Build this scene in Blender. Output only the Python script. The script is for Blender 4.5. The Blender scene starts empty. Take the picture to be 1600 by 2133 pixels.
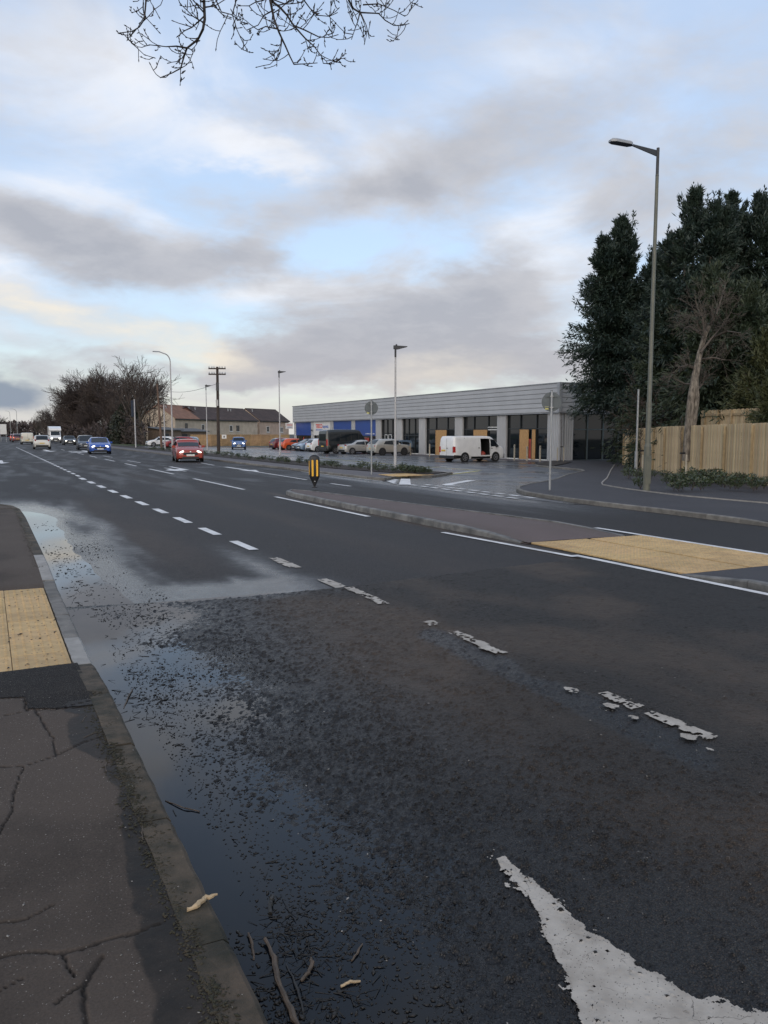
import bpy, math, random
import numpy as np
from mathutils import Vector, Matrix

R = math.radians
SC = bpy.context.scene
COL = SC.collection
rng = np.random.default_rng(7)
random.seed(7)

# ------------------------------------------------------------------ camera, sky, sun, exposure
EYE = 1.75
YAW, PITCH = 27.25, 5.86            # degrees: heading right of the road's direction (+Y), tilt down
cam_d = bpy.data.cameras.new('camera')
cam_d.sensor_fit = 'HORIZONTAL'
cam_d.sensor_width = 36.0
cam_d.lens = 36.07
cam_d.clip_start = 0.05
cam_d.clip_end = 4000
cam = bpy.data.objects.new('camera', cam_d)
cam.location = (0, 0, EYE)
cam.rotation_euler = (R(90 - PITCH), 0, R(-YAW))
COL.objects.link(cam)
SC.camera = cam

SUN_HEADING, SUN_ELEV = -140.0, 14.0    # low sun veiled by cloud, behind the camera
sun_d = bpy.data.lights.new('sun', 'SUN')
sun_d.energy = 1.5
sun_d.angle = R(90)
sun_d.color = (1.0, 0.84, 0.66)
sun = bpy.data.objects.new('sun', sun_d)
sun.rotation_euler = (R(90 - SUN_ELEV), 0, R(180 - SUN_HEADING))
COL.objects.link(sun)

SC.view_settings.view_transform = 'Standard'
SC.view_settings.look = 'None'
SC.view_settings.exposure = 0.4
SC.view_settings.gamma = 1.0
SC.view_settings.use_curve_mapping = False


class Nodes:
    """small helper to write node maths as expressions"""
    def __init__(s, tree):
        s.t = tree
    def new(s, kind, **kw):
        n = s.t.nodes.new(kind)
        for k, v in kw.items():
            setattr(n, k, v)
        return n
    def put(s, sock, v):
        if isinstance(v, bpy.types.NodeSocket):
            s.t.links.new(v, sock)
        elif v is not None:
            if isinstance(v, (tuple, list)) and len(v) == 3 and sock.type == 'RGBA':
                v = (*v, 1)
            sock.default_value = v
    def m(s, op, a, b=None, c=None, clamp=False):
        n = s.new('ShaderNodeMath', operation=op, use_clamp=clamp)
        s.put(n.inputs[0], a)
        if b is not None: s.put(n.inputs[1], b)
        if c is not None: s.put(n.inputs[2], c)
        return n.outputs[0]
    def vm(s, op, a, b=None, out=0):
        n = s.new('ShaderNodeVectorMath', operation=op)
        s.put(n.inputs[0], a)
        if b is not None: s.put(n.inputs[1], b)
        return n.outputs[out]
    def mix(s, f, a, b):
        n = s.new('ShaderNodeMix', data_type='RGBA')
        s.put(n.inputs[0], f); s.put(n.inputs[6], a); s.put(n.inputs[7], b)
        return n.outputs[2]
    def ss(s, v, lo, hi, a=0.0, b=1.0):
        n = s.new('ShaderNodeMapRange', interpolation_type='SMOOTHSTEP')
        s.put(n.inputs[0], v)
        n.inputs[1].default_value, n.inputs[2].default_value = lo, hi
        n.inputs[3].default_value, n.inputs[4].default_value = a, b
        return n.outputs[0]
    def noise(s, vec, scale, detail=4.0, rough=0.55, dist=0.0, out=0):
        n = s.new('ShaderNodeTexNoise')
        s.put(n.inputs['Vector'], vec)
        n.inputs['Scale'].default_value = scale
        n.inputs['Detail'].default_value = detail
        n.inputs['Roughness'].default_value = rough
        n.inputs['Distortion'].default_value = dist
        return n.outputs[out]


def build_world():
    w = bpy.data.worlds.new('World')
    SC.world = w
    w.use_nodes = True
    t = w.node_tree
    t.nodes.clear()
    N = Nodes(t)
    out = N.new('ShaderNodeOutputWorld')
    sky = N.new('ShaderNodeTexSky', sky_type='NISHITA')
    sky.sun_disc = False
    sky.sun_elevation = R(SUN_ELEV)
    sky.sun_rotation = R(SUN_HEADING)
    sky.air_density = 1.0
    sky.dust_density = 0.6
    sky.ozone_density = 2.2
    bg = N.new('ShaderNodeBackground')
    N.put(bg.inputs[0], sky.outputs[0])
    bg.inputs[1].default_value = 0.15
    d = N.new('ShaderNodeTexCoord').outputs['Generated']
    sep = N.new('ShaderNodeSeparateXYZ')
    N.put(sep.inputs[0], d)
    x, y, z = sep.outputs
    h0 = R(YAW)
    rgt = N.m('SUBTRACT', N.m('MULTIPLY', x, math.cos(h0)), N.m('MULTIPLY', y, math.sin(h0)))
    fwd = N.m('ADD', N.m('MULTIPLY', x, math.sin(h0)), N.m('MULTIPLY', y, math.cos(h0)))
    az = N.m('MULTIPLY', N.m('ARCTAN2', rgt, fwd), 57.296)
    el = N.m('MULTIPLY', N.m('ARCSINE', z), 57.296)
    # flattened noise space: clouds are layers, so features get thinner towards the horizon
    zz = N.m('MAXIMUM', z, 0.0)
    per = N.m('DIVIDE', 1.0, N.m('ADD', zz, 0.22))
    comb = N.new('ShaderNodeCombineXYZ')
    N.put(comb.inputs[0], N.m('MULTIPLY', x, per)); N.put(comb.inputs[1], N.m('MULTIPLY', y, per))
    N.put(comb.inputs[2], N.m('MULTIPLY', z, 1.6))
    lay = comb.outputs[0]
    comb2 = N.new('ShaderNodeCombineXYZ')
    N.put(comb2.inputs[0], x); N.put(comb2.inputs[1], y); N.put(comb2.inputs[2], N.m('MULTIPLY', z, 2.4))
    dirv = comb2.outputs[0]
    nA = N.noise(lay, 2.3, 9.0, 0.58, 0.5)
    nB = N.m('ADD', N.m('MULTIPLY', N.noise(lay, 5.5, 9.0, 0.62, 0.3), 0.5), N.m('MULTIPLY', N.noise(dirv, 11.0, 9.0, 0.62, 0.2), 0.5))
    nC = N.noise(lay, 1.7, 5.0, 0.55, 0.9)
    warp = N.new('ShaderNodeSeparateXYZ')
    N.put(warp.inputs[0], N.noise(dirv, 5.0, 5.0, 0.6, 0.0, out=1))
    a = N.m('ADD', az, N.m('MULTIPLY', N.m('SUBTRACT', warp.outputs[0], 0.5), 10.0))
    e = N.m('ADD', el, N.m('MULTIPLY', N.m('SUBTRACT', warp.outputs[1], 0.5), 5.5))

    def blobs(rows):
        tot = None
        for (a0, e0, sa, se, rot, wt) in rows:
            c, s_ = math.cos(R(rot)), math.sin(R(rot))
            da, de = N.m('SUBTRACT', a, a0), N.m('SUBTRACT', e, e0)
            u = N.m('MULTIPLY', N.m('ADD', N.m('MULTIPLY', da, c), N.m('MULTIPLY', de, s_)), 1 / sa)
            v = N.m('MULTIPLY', N.m('SUBTRACT', N.m('MULTIPLY', de, c), N.m('MULTIPLY', da, s_)), 1 / se)
            q = N.m('ADD', N.m('MULTIPLY', u, u), N.m('MULTIPLY', v, v))
            g = N.m('MULTIPLY', N.m('EXPONENT', N.m('MULTIPLY', q, -1.0)), wt)
            tot = g if tot is None else N.m('ADD', tot, g)
        return tot
    W_, G_, Y_, B_ = SKY_BLOBS
    thin = N.m('ADD', blobs(W_), N.m('ADD', N.m('MULTIPLY', N.m('SUBTRACT', nC, 0.5), 1.9), N.m('MULTIPLY', N.m('SUBTRACT', nB, 0.5), 0.55)))
    grey = N.m('ADD', blobs(G_), N.m('ADD', N.m('MULTIPLY', N.m('SUBTRACT', nA, 0.5), 1.7), N.m('MULTIPLY', N.m('SUBTRACT', nB, 0.5), 1.5)))
    f_thin = N.m('MAXIMUM', N.ss(thin, -0.25, 0.85, 0.62, 1.0), N.ss(el, 0.5, 9.0, 0.97, 0.0))
    f_grey = N.ss(grey, -0.10, 0.92)
    f_warm = N.m('MULTIPLY', N.ss(blobs(Y_), 0.1, 0.9), N.ss(nB, 0.25, 0.7, 0.45, 1.0))
    f_dark = N.ss(blobs(B_), 0.15, 1.0)
    # clouds: bright thin veil, grey bodies with paler edges, a warm lit part low on the left
    body = N.mix(N.m('SUBTRACT', N.ss(nB, 0.3, 0.7, 0.15, 1.0), N.ss(grey, 0.5, 1.5, 0.0, 0.55), clamp=True), (0.335, 0.347, 0.388), (0.48, 0.483, 0.51))
    body = N.mix(N.ss(el, 2.0, 11.0, 0.6, 0.0), body, (0.375, 0.355, 0.375))
    veil = N.mix(N.ss(el, 1.0, 12.0), (0.52, 0.51, 0.51), N.mix(N.ss(thin, 0.0, 0.9), (0.52, 0.605, 0.755), (0.70, 0.715, 0.755)))
    veil_b = N.new('ShaderNodeBackground'); N.put(veil_b.inputs[0], veil); veil_b.inputs[1].default_value = 1.0
    c1 = N.new('ShaderNodeMixShader')
    N.put(c1.inputs[0], N.m('MULTIPLY', f_thin, 0.94)); N.put(c1.inputs[1], bg.outputs[0]); N.put(c1.inputs[2], veil_b.outputs[0])
    body = N.mix(f_warm, body, (0.72, 0.65, 0.54))
    body = N.mix(f_dark, body, (0.21, 0.25, 0.315))
    body_b = N.new('ShaderNodeBackground'); N.put(body_b.inputs[0], body); body_b.inputs[1].default_value = 1.0
    c2 = N.new('ShaderNodeMixShader')
    fg = N.m('MAXIMUM', N.m('MAXIMUM', f_grey, N.m('MULTIPLY', f_warm, 0.85)), f_dark)
    N.put(c2.inputs[0], N.m('MULTIPLY', fg, 0.95)); N.put(c2.inputs[1], c1.outputs[0]); N.put(c2.inputs[2], body_b.outputs[0])
    t.links.new(c2.outputs[0], out.inputs[0])
    try:
        w.cycles.sampling_method = 'MANUAL'; w.cycles.sample_map_resolution = 1024
    except Exception:
        pass

# cloud masses: (degrees right of view axis, elevation, half width, half height, tilt, weight)
SKY_BLOBS = (
    [(-19, 21, 9, 5, -12, .7), (-9, 18.5, 6, 1.6, -22, .7), (-20, 15.5, 8, 1.6, 0, .5), (1, 19, 6, 2.5, -10, .35), (12, 24, 12, 5, 15, .35),
     (-4.5, 10, 6, 1.4, 0, .9), (12, 13, 5, 4, 30, .5), (-11, 3, 12, 1.0, 0, .9), (-27, 12, 4, 2.4, -30, .6), (-14, 16, 4, 1.2, -10, -.8), (-9, 16.8, 5, 1.0, 0, -.9), (-4, 13, 4, 1.3, 0, -.8), (-3, 25, 6, 2.2, 10, -.6)],
    [(-17, 12, 9, 2.1, 0, .85), (-24, 13.2, 6, 1.4, -12, .8), (-9, 13, 5, 1.8, 14, .8), (2, 7.6, 10, 3.1, 6, 1.15), (8, 10.5, 7, 2.2, 20, .8),
     (6, 19.5, 8, 2.6, 18, .75), (0.5, 16.5, 4.2, 1.5, -10, .8), (-8, 21.5, 5, 1.5, -8, .35), (18, 17, 10, 6, 12, .5), (-7, 5, 16, 1.8, 0, .95), (11, 5, 12, 2.5, 0, .6),
     (-12, 17.5, 4, 1.2, -10, -.5), (-4, 13, 4, 1.2, 0, -.6), (11.5, 12.8, 3, 3.2, 35, -.7), (-10, 2.6, 9, .9, 0, -.9), (-28, 10, 6, 1.0, -25, -.4)],
    [(-23, 8.0, 8, 1.5, -6, 1.0), (-13, 6.2, 4, 1.2, -20, .65), (4, 4.2, 8, 1.3, 8, .5)],
    [(-27, 3.0, 5.5, 1.8, 0, 1.25)],
)
build_world()


# ------------------------------------------------------------------ helpers
def G(x):
    """the whole site falls gently to the right: 1.3 cm per metre"""
    return -0.0126 * min(max(x, -60.0), 90.0)
def Gn(x):
    return -0.0126 * np.clip(x, -60.0, 90.0)

def tag(o, label=None, cat=None, group=None, kind=None):
    if label: o['label'] = label
    if cat: o['category'] = cat
    if group: o['group'] = group
    if kind: o['kind'] = kind
    return o

def empty(name, loc, heading=0.0):
    """an Empty at a thing's base; heading in degrees clockwise from +Y"""
    o = bpy.data.objects.new(name, None)
    o.empty_display_size = 0.3
    o.location = loc
    o.rotation_euler = (0, 0, R(-heading))
    COL.objects.link(o)
    return o

def link_mesh(name, me, mat=None, parent=None, loc=None):
    if mat is not None and not me.materials:
        me.materials.append(mat)
    o = bpy.data.objects.new(name, me)
    COL.objects.link(o)
    if parent is not None: o.parent = parent
    if loc is not None: o.location = loc
    return o

def np_mesh(name, v, f, smooth=False, attrs=None, uv=None):
    """v: (n,3) array, f: (m,k) array"""
    v = np.asarray(v, dtype=np.float32); f = np.asarray(f, dtype=np.int32)
    me = bpy.data.meshes.new(name)
    me.vertices.add(len(v)); me.vertices.foreach_set('co', v.ravel())
    k = f.shape[1]
    me.loops.add(f.size); me.loops.foreach_set('vertex_index', f.ravel())
    me.polygons.add(len(f))
    me.polygons.foreach_set('loop_start', np.arange(0, f.size, k, dtype=np.int32))
    me.polygons.foreach_set('loop_total', np.full(len(f), k, dtype=np.int32))
    if smooth:
        me.polygons.foreach_set('use_smooth', np.ones(len(f), dtype=bool))
    if attrs:
        for an, av in attrs.items():
            at = me.attributes.new(an, 'FLOAT', 'POINT')
            at.data.foreach_set('value', np.asarray(av, dtype=np.float32))
    me.update(calc_edges=True)
    me.validate()
    return me

class MB:
    """collects simple shapes; build() links them as ONE mesh object"""
    def __init__(s):
        s.v, s.f = [], []
    def add(s, vs, fs):
        b = len(s.v); s.v += [tuple(p) for p in vs]; s.f += [tuple(i + b for i in f) for f in fs]; return s
    def box(s, x0, x1, y0, y1, z0, z1):
        return s.add([(x0, y0, z0), (x1, y0, z0), (x1, y1, z0), (x0, y1, z0), (x0, y0, z1), (x1, y0, z1), (x1, y1, z1), (x0, y1, z1)],
                     [(3, 2, 1, 0), (4, 5, 6, 7), (0, 1, 5, 4), (1, 2, 6, 5), (2, 3, 7, 6), (3, 0, 4, 7)])
    def bbox(s, x0, x1, y0, y1, z0, z1, c=0.01):
        """box with chamfered vertical and top edges"""
        ring = lambda i, z: [(x0 + i + c, y0 + i, z), (x1 - i - c, y0 + i, z), (x1 - i, y0 + i + c, z), (x1 - i, y1 - i - c, z), (x1 - i - c, y1 - i, z), (x0 + i + c, y1 - i, z), (x0 + i, y1 - i - c, z), (x0 + i, y0 + i + c, z)]
        vs = ring(0, z0) + ring(0, z1 - c) + ring(c, z1)
        fs = [tuple(range(7, -1, -1)), tuple(range(16, 24))]
        for k in range(2):
            for i in range(8):
                fs.append((k * 8 + i, k * 8 + (i + 1) % 8, k * 8 + 8 + (i + 1) % 8, k * 8 + 8 + i))
        return s.add(vs, fs)
    def tube(s, pts, rad, n=8, caps=True):
        pts = [Vector(p) for p in pts]
        if not isinstance(rad, (list, tuple)): rad = [rad] * len(pts)
        b = len(s.v); ref = None
        for i, p in enumerate(pts):
            t = (pts[min(i + 1, len(pts) - 1)] - pts[max(i - 1, 0)]).normalized()
            if ref is None:
                ref = Vector((1, 0, 0)) if abs(t.x) < 0.9 else Vector((0, 1, 0))
            u = (ref - t * ref.dot(t)).normalized(); w = t.cross(u); ref = u
            for k in range(n):
                a = 2 * math.pi * k / n
                s.v.append(tuple(p + (u * math.cos(a) + w * math.sin(a)) * rad[i]))
        for i in range(len(pts) - 1):
            for k in range(n):
                s.f.append((b + i * n + k, b + i * n + (k + 1) % n, b + (i + 1) * n + (k + 1) % n, b + (i + 1) * n + k))
        if caps:
            s.f.append(tuple(b + k for k in range(n - 1, -1, -1)))
            s.f.append(tuple(b + (len(pts) - 1) * n + k for k in range(n)))
        return s
    def prism(s, poly, axis, a, c):
        """extrude a 2D polygon along an axis ('x','y','z') from a to c"""
        def P(q, h):
            return {'x': (h, q[0], q[1]), 'y': (q[0], h, q[1]), 'z': (q[0], q[1], h)}[axis]
        n = len(poly)
        s.add([P(q, a) for q in poly] + [P(q, c) for q in poly],
              [tuple(range(n - 1, -1, -1)), tuple(range(n, 2 * n))] + [(i, (i + 1) % n, n + (i + 1) % n, n + i) for i in range(n)])
        return s
    def lathe(s, prof, n=16, cx=0, cy=0, axis='z'):
        b = len(s.v)
        for r_, z_ in prof:
            for k in range(n):
                a = 2 * math.pi * k / n
                c_, d_ = r_ * math.cos(a), r_ * math.sin(a)
                s.v.append((cx + c_, cy + d_, z_) if axis == 'z' else (z_, cx + c_, cy + d_))
        for i in range(len(prof) - 1):
            for k in range(n):
                q = (b + i * n + k, b + i * n + (k + 1) % n, b + (i + 1) * n + (k + 1) % n, b + (i + 1) * n + k)
                s.f.append(q)
        s.f.append(tuple(b + k for k in range(n - 1, -1, -1)))
        s.f.append(tuple(b + (len(prof) - 1) * n + k for k in range(n)))
        return s
    def mesh(s, name, mat, smooth=False):
        me = bpy.data.meshes.new(name)
        me.from_pydata(s.v, [], s.f)
        import bmesh
        bm = bmesh.new(); bm.from_mesh(me)
        bmesh.ops.recalc_face_normals(bm, faces=bm.faces)
        bm.to_mesh(me); bm.free()
        if smooth:
            me.polygons.foreach_set('use_smooth', [True] * len(me.polygons))
        me.update()
        if mat is not None: me.materials.append(mat)
        return me
    def build(s, name, mat, parent=None, loc=None, smooth=False):
        return link_mesh(name, s.mesh(name, mat, smooth), None, parent, loc)

def smooth_angle(o, deg=35):
    me = o.data
    me.polygons.foreach_set('use_smooth', [True] * len(me.polygons))
    try:
        me.set_sharp_from_angle(angle=R(deg))
    except Exception:
        pass
    return o

# --- value noise in numpy
def _hash(a, b, seed):
    n = (a * 374761393 + b * 668265263 + seed * 974634623) & 0x7fffffff
    n = ((n ^ (n >> 13)) * 1274126177) & 0x7fffffff
    n = n ^ (n >> 16)
    return (n & 0xffff) / 65535.0
def vnoise(x, y, seed=0):
    x = np.asarray(x, float); y = np.asarray(y, float)
    xi = np.floor(x).astype(np.int64); yi = np.floor(y).astype(np.int64)
    fx = x - xi; fy = y - yi
    fx = fx * fx * (3 - 2 * fx); fy = fy * fy * (3 - 2 * fy)
    h = lambda i, j: _hash(xi + i, yi + j, seed)
    return (h(0, 0) * (1 - fx) + h(1, 0) * fx) * (1 - fy) + (h(0, 1) * (1 - fx) + h(1, 1) * fx) * fy
def fbm(x, y, seed=0, oct_=4):
    t = 0; a = .5; n = 0
    for i in range(oct_):
        t = t + a * vnoise(x * 2 ** i, y * 2 ** i, seed + i * 17); n += a; a *= .5
    return t / n
def lumps(x, y, cell, seed=0):
    """rounded stones, one per cell: returns height 0..1 and the stone's own random number"""
    gx, gy = x / cell, y / cell
    xi = np.floor(gx).astype(np.int64); yi = np.floor(gy).astype(np.int64)
    best = np.zeros_like(gx); rid = np.zeros_like(gx)
    for i in (-1, 0, 1):
        for j in (-1, 0, 1):
            cx = xi + i + .15 + .7 * _hash(xi + i, yi + j, seed); cy = yi + j + .15 + .7 * _hash(xi + i, yi + j, seed + 5)
            amp = _hash(xi + i, yi + j, seed + 9)
            r2 = ((gx - cx) ** 2 + (gy - cy) ** 2) / (.30 + .45 * amp) ** 2
            h = np.maximum(0, 1 - r2) ** .6 * (.35 + .65 * amp)
            m = h > best
            best = np.where(m, h, best); rid = np.where(m, _hash(xi + i, yi + j, seed + 21), rid)
    return best, rid
def sstep(v, a, b):
    t = np.clip((v - a) / (b - a), 0, 1); return t * t * (3 - 2 * t)
def seg_dist(x, y, pts):
    d = np.full(x.shape, 9.0)
    for (ax, ay), (bx, by) in zip(pts[:-1], pts[1:]):
        vx, vy = bx - ax, by - ay
        t = np.clip(((x - ax) * vx + (y - ay) * vy) / (vx * vx + vy * vy + 1e-9), 0, 1)
        d = np.minimum(d, np.hypot(x - ax - t * vx, y - ay - t * vy))
    return d
def in_poly(x, y, poly):
    ins = np.zeros(x.shape, bool); n = len(poly)
    for i in range(n):
        x0, y0 = poly[i]; x1, y1 = poly[(i + 1) % n]
        c = ((y0 > y) != (y1 > y)) & (x < (x1 - x0) * (y - y0) / ((y1 - y0) if y1 != y0 else 1e-9) + x0)
        ins ^= c
    return ins
def grid_faces(nr, nc, base=0):
    i, j = np.meshgrid(np.arange(nr - 1), np.arange(nc - 1), indexing='ij')
    a = (i * nc + j).ravel() + base
    return np.stack([a, a + nc, a + nc + 1, a + 1], 1)

def poly_sheet(name, poly, dz, mat, parent=None, kind=None, thick=0.0):
    """flat polygon laid on the site's slope dz above the road surface (thick: with a skirt down)"""
    from mathutils.geometry import tessellate_polygon
    tri = tessellate_polygon([[Vector((p[0], p[1], 0)) for p in poly]])
    v = [(p[0], p[1], G(p[0]) + (dz if len(p) == 2 else p[2])) for p in poly]
    f = []
    for t in tri:
        a, b, c = [Vector(v[i]) for i in t]
        f.append(tuple(t) if (b - a).cross(c - a).z > 0 else tuple(t[::-1]))
    n = len(v)
    if thick:
        v += [(p[0], p[1], p[2] - thick) for p in v[:n]]
        f += [(i, i + n, (i + 1) % n + n, (i + 1) % n) for i in range(n)]
    me = bpy.data.meshes.new(name)
    me.from_pydata(v, [], f)
    me.update()
    if thick:
        import bmesh
        bm = bmesh.new(); bm.from_mesh(me); bmesh.ops.recalc_face_normals(bm, faces=bm.faces); bm.to_mesh(me); bm.free()
    o = link_mesh(name, me, mat, parent)
    if kind: o['kind'] = kind
    return o

# ------------------------------------------------------------------ materials
def material(name, col, rough=0.7, metal=0.0, spec=0.5, var=0.0, vscale=3.0, col2=None, bump=0.0, bscale=20.0, bdist=0.02,
             rnd=0.0, coat=0.0, emit=None, estr=0.0, stretch=None, detail=5.0, rvar=0.0, ior=1.5, speck=0.0, speck_scale=200.0, speck_col=(.4, .38, .35)):
    mt = bpy.data.materials.new(name)
    mt.use_nodes = True
    t = mt.node_tree; N = Nodes(t)
    b = t.nodes['Principled BSDF']
    b.inputs['Roughness'].default_value = rough
    b.inputs['Metallic'].default_value = metal
    b.inputs['IOR'].default_value = ior
    b.inputs['Specular IOR Level'].default_value = spec
    b.inputs['Coat Weight'].default_value = coat
    b.inputs['Coat Roughness'].default_value = 0.04
    base = (*col, 1)
    pos = None
    if var or bump or rvar or speck:
        pos = N.new('ShaderNodeTexCoord').outputs['Object']
        if stretch:
            mp = N.new('ShaderNodeMapping'); N.put(mp.inputs[0], pos); mp.inputs['Scale'].default_value = stretch; pos = mp.outputs[0]
    c = None
    if var or col2:
        c2 = col2 if col2 else tuple(max(0, v * (1 - var)) for v in col)
        c1 = col if col2 else tuple(min(1, v * (1 + var)) for v in col)
        c = N.mix(N.ss(N.noise(pos if pos is not None else N.new('ShaderNodeTexCoord').outputs['Object'], vscale, detail, 0.6), 0.32, 0.68), c1, c2)
    if speck:
        vo = N.new('ShaderNodeTexVoronoi'); N.put(vo.inputs['Vector'], pos); vo.inputs['Scale'].default_value = speck_scale
        sp = N.new('ShaderNodeSeparateColor'); N.put(sp.inputs[0], vo.outputs['Color'])
        c = N.mix(N.m('GREATER_THAN', sp.outputs[0], 1 - speck), c if c is not None else base, speck_col)
    if rnd:
        oi = N.new('ShaderNodeObjectInfo').outputs['Random']
        hsv = N.new('ShaderNodeHueSaturation')
        N.put(hsv.inputs['Color'], c if c is not None else base)
        N.put(hsv.inputs['Value'], N.m('ADD', N.m('MULTIPLY', N.m('SUBTRACT', oi, 0.5), 2 * rnd), 1.0))
        N.put(hsv.inputs['Hue'], N.m('ADD', N.m('MULTIPLY', N.m('SUBTRACT', N.m('FRACT', N.m('MULTIPLY', oi, 7.31)), 0.5), rnd * 0.06), 0.5))
        c = hsv.outputs[0]
    if c is not None: N.put(b.inputs['Base Color'], c)
    else: b.inputs['Base Color'].default_value = base
    if rvar:
        N.put(b.inputs['Roughness'], N.ss(N.noise(pos, vscale * 1.7, 4, .6), .3, .7, max(.02, rough - rvar), min(1, rough + rvar)))
    if bump:
        bp = N.new('ShaderNodeBump'); bp.inputs['Strength'].default_value = bump; bp.inputs['Distance'].default_value = bdist
        N.put(bp.inputs['Height'], N.noise(pos, bscale, 6, .65)); N.put(b.inputs['Normal'], bp.outputs[0])
    if emit:
        b.inputs['Emission Color'].default_value = (*emit, 1); b.inputs['Emission Strength'].default_value = estr
    return mt

def asphalt(name, dry, wet_col, scale=1.0, dry_rough=.75, wet_rough=.16, bump=.5, tint=None, bdist=.006, spec=.5, speck=.02, stones=0.0, wet_smooth=.82):
    """road surface: the point attributes 'wet' (0 dry .. 1 film of water) and 'dirt' (0..1 silt) drive colour and gloss"""
    mt = bpy.data.materials.new(name); mt.use_nodes = True
    t = mt.node_tree; N = Nodes(t); b = t.nodes['Principled BSDF']
    pos = N.new('ShaderNodeNewGeometry').outputs['Position']
    wet = N.new('ShaderNodeAttribute', attribute_name='wet').outputs['Fac']
    dirt = N.new('ShaderNodeAttribute', attribute_name='dirt').outputs['Fac']
    big = N.noise(pos, .55 * scale, 5, .6)
    mid = N.noise(pos, 6 * scale, 5, .6)
    fine = N.noise(pos, 90 * scale, 3, .7)
    w = N.m('ADD', wet, N.m('MULTIPLY', N.m('SUBTRACT', mid, .5), N.m('MULTIPLY', N.m('MULTIPLY', wet, N.m('SUBTRACT', 1.0, wet)), 2.6)), clamp=True)
    c = N.mix(N.ss(big, .3, .7), tuple(v * .8 for v in dry), tuple(v * 1.2 for v in dry))
    c = N.mix(N.ss(fine, .25, .75, 0, .6), c, tuple(v * 1.9 for v in dry))
    if speck:
        vo = N.new('ShaderNodeTexVoronoi'); N.put(vo.inputs['Vector'], pos); vo.inputs['Scale'].default_value = 230 * scale
        sp = N.new('ShaderNodeSeparateColor'); N.put(sp.inputs[0], vo.outputs['Color'])
        c = N.mix(N.m('MULTIPLY', N.m('GREATER_THAN', sp.outputs[0], 1 - speck), .7), c, (.30, .27, .24))
    hgt = N.m('ADD', fine, N.m('MULTIPLY', N.noise(pos, 35 * scale, 3, .6), .8))
    if stones:
        vs_ = N.new('ShaderNodeTexVoronoi'); N.put(vs_.inputs['Vector'], pos); vs_.inputs['Scale'].default_value = stones
        sc_ = N.new('ShaderNodeSeparateColor'); N.put(sc_.inputs[0], vs_.outputs['Color'])
        c = N.mix(N.ss(sc_.outputs[1], .55, 1.0, 0, .75), c, tuple(v * 2.2 for v in dry))
        c = N.mix(N.ss(sc_.outputs[2], .70, 1.0, 0, .6), c, (.085, .058, .038))
        c = N.mix(N.ss(vs_.outputs['Distance'], .26, .52, 0, .95), c, tuple(v * .14 for v in dry))
        hgt = N.m('ADD', N.m('MULTIPLY', hgt, .5), N.m('MULTIPLY', N.m('SUBTRACT', 1.0, vs_.outputs['Distance']), N.m('ADD', .4, sc_.outputs[0])))
    c = N.mix(N.m('MULTIPLY', dirt, N.ss(mid, .25, .75, .5, 1.0)), c, tint or (.075, .055, .042))
    c = N.mix(w, c, wet_col)
    N.put(b.inputs['Base Color'], c)
    N.put(b.inputs['Roughness'], N.m('ADD', N.m('MULTIPLY', N.m('SUBTRACT', 1.0, w), dry_rough - wet_rough), wet_rough))
    b.inputs['Specular IOR Level'].default_value = spec
    bp = N.new('ShaderNodeBump'); bp.inputs['Distance'].default_value = bdist
    N.put(bp.inputs['Strength'], N.m('MULTIPLY', N.m('SUBTRACT', 1.0, N.m('MULTIPLY', w, wet_smooth)), bump))
    N.put(bp.inputs['Height'], hgt)
    N.put(b.inputs['Normal'], bp.outputs[0])
    return mt

M = {}
M['road'] = asphalt('road_asphalt', (.044, .038, .036), (.015, .0145, .016), 1, .68, .10, .6, spec=.28, stones=75, bdist=.005)
M['coarse'] = asphalt('coarse_asphalt', (.039, .031, .0245), (.008, .008, .009), 1, .62, .12, 1.0, bdist=.010, spec=.34, stones=125, wet_smooth=.45, tint=(.085, .060, .042))
M['carpark'] = asphalt('car_park_asphalt', (.048, .048, .052), (.022, .023, .027), 1, .55, .10, .3, spec=.4)
M['path'] = asphalt('footway_asphalt', (.036, .034, .037), (.018, .018, .022), 1, .7, .2, .4, spec=.3)
M['verge_path'] = asphalt('verge_path_asphalt', (.075, .066, .068), (.03, .028, .03), 1, .75, .2, .4)
M['red_asphalt'] = asphalt('red_asphalt', (.085, .060, .056), (.03, .022, .022), 1, .78, .2, .5)
M['pavement'] = asphalt('old_pavement_asphalt', (.062, .049, .040), (.014, .012, .010), 1.3, .85, .3, .5, tint=(.010, .009, .008), bdist=.003, spec=.2, speck=.01)
M['patch'] = asphalt('new_patch_asphalt', (.042, .038, .036), (.015, .015, .016), 1.2, .8, .25, .55, speck=.04, spec=.15, stones=140)
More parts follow.
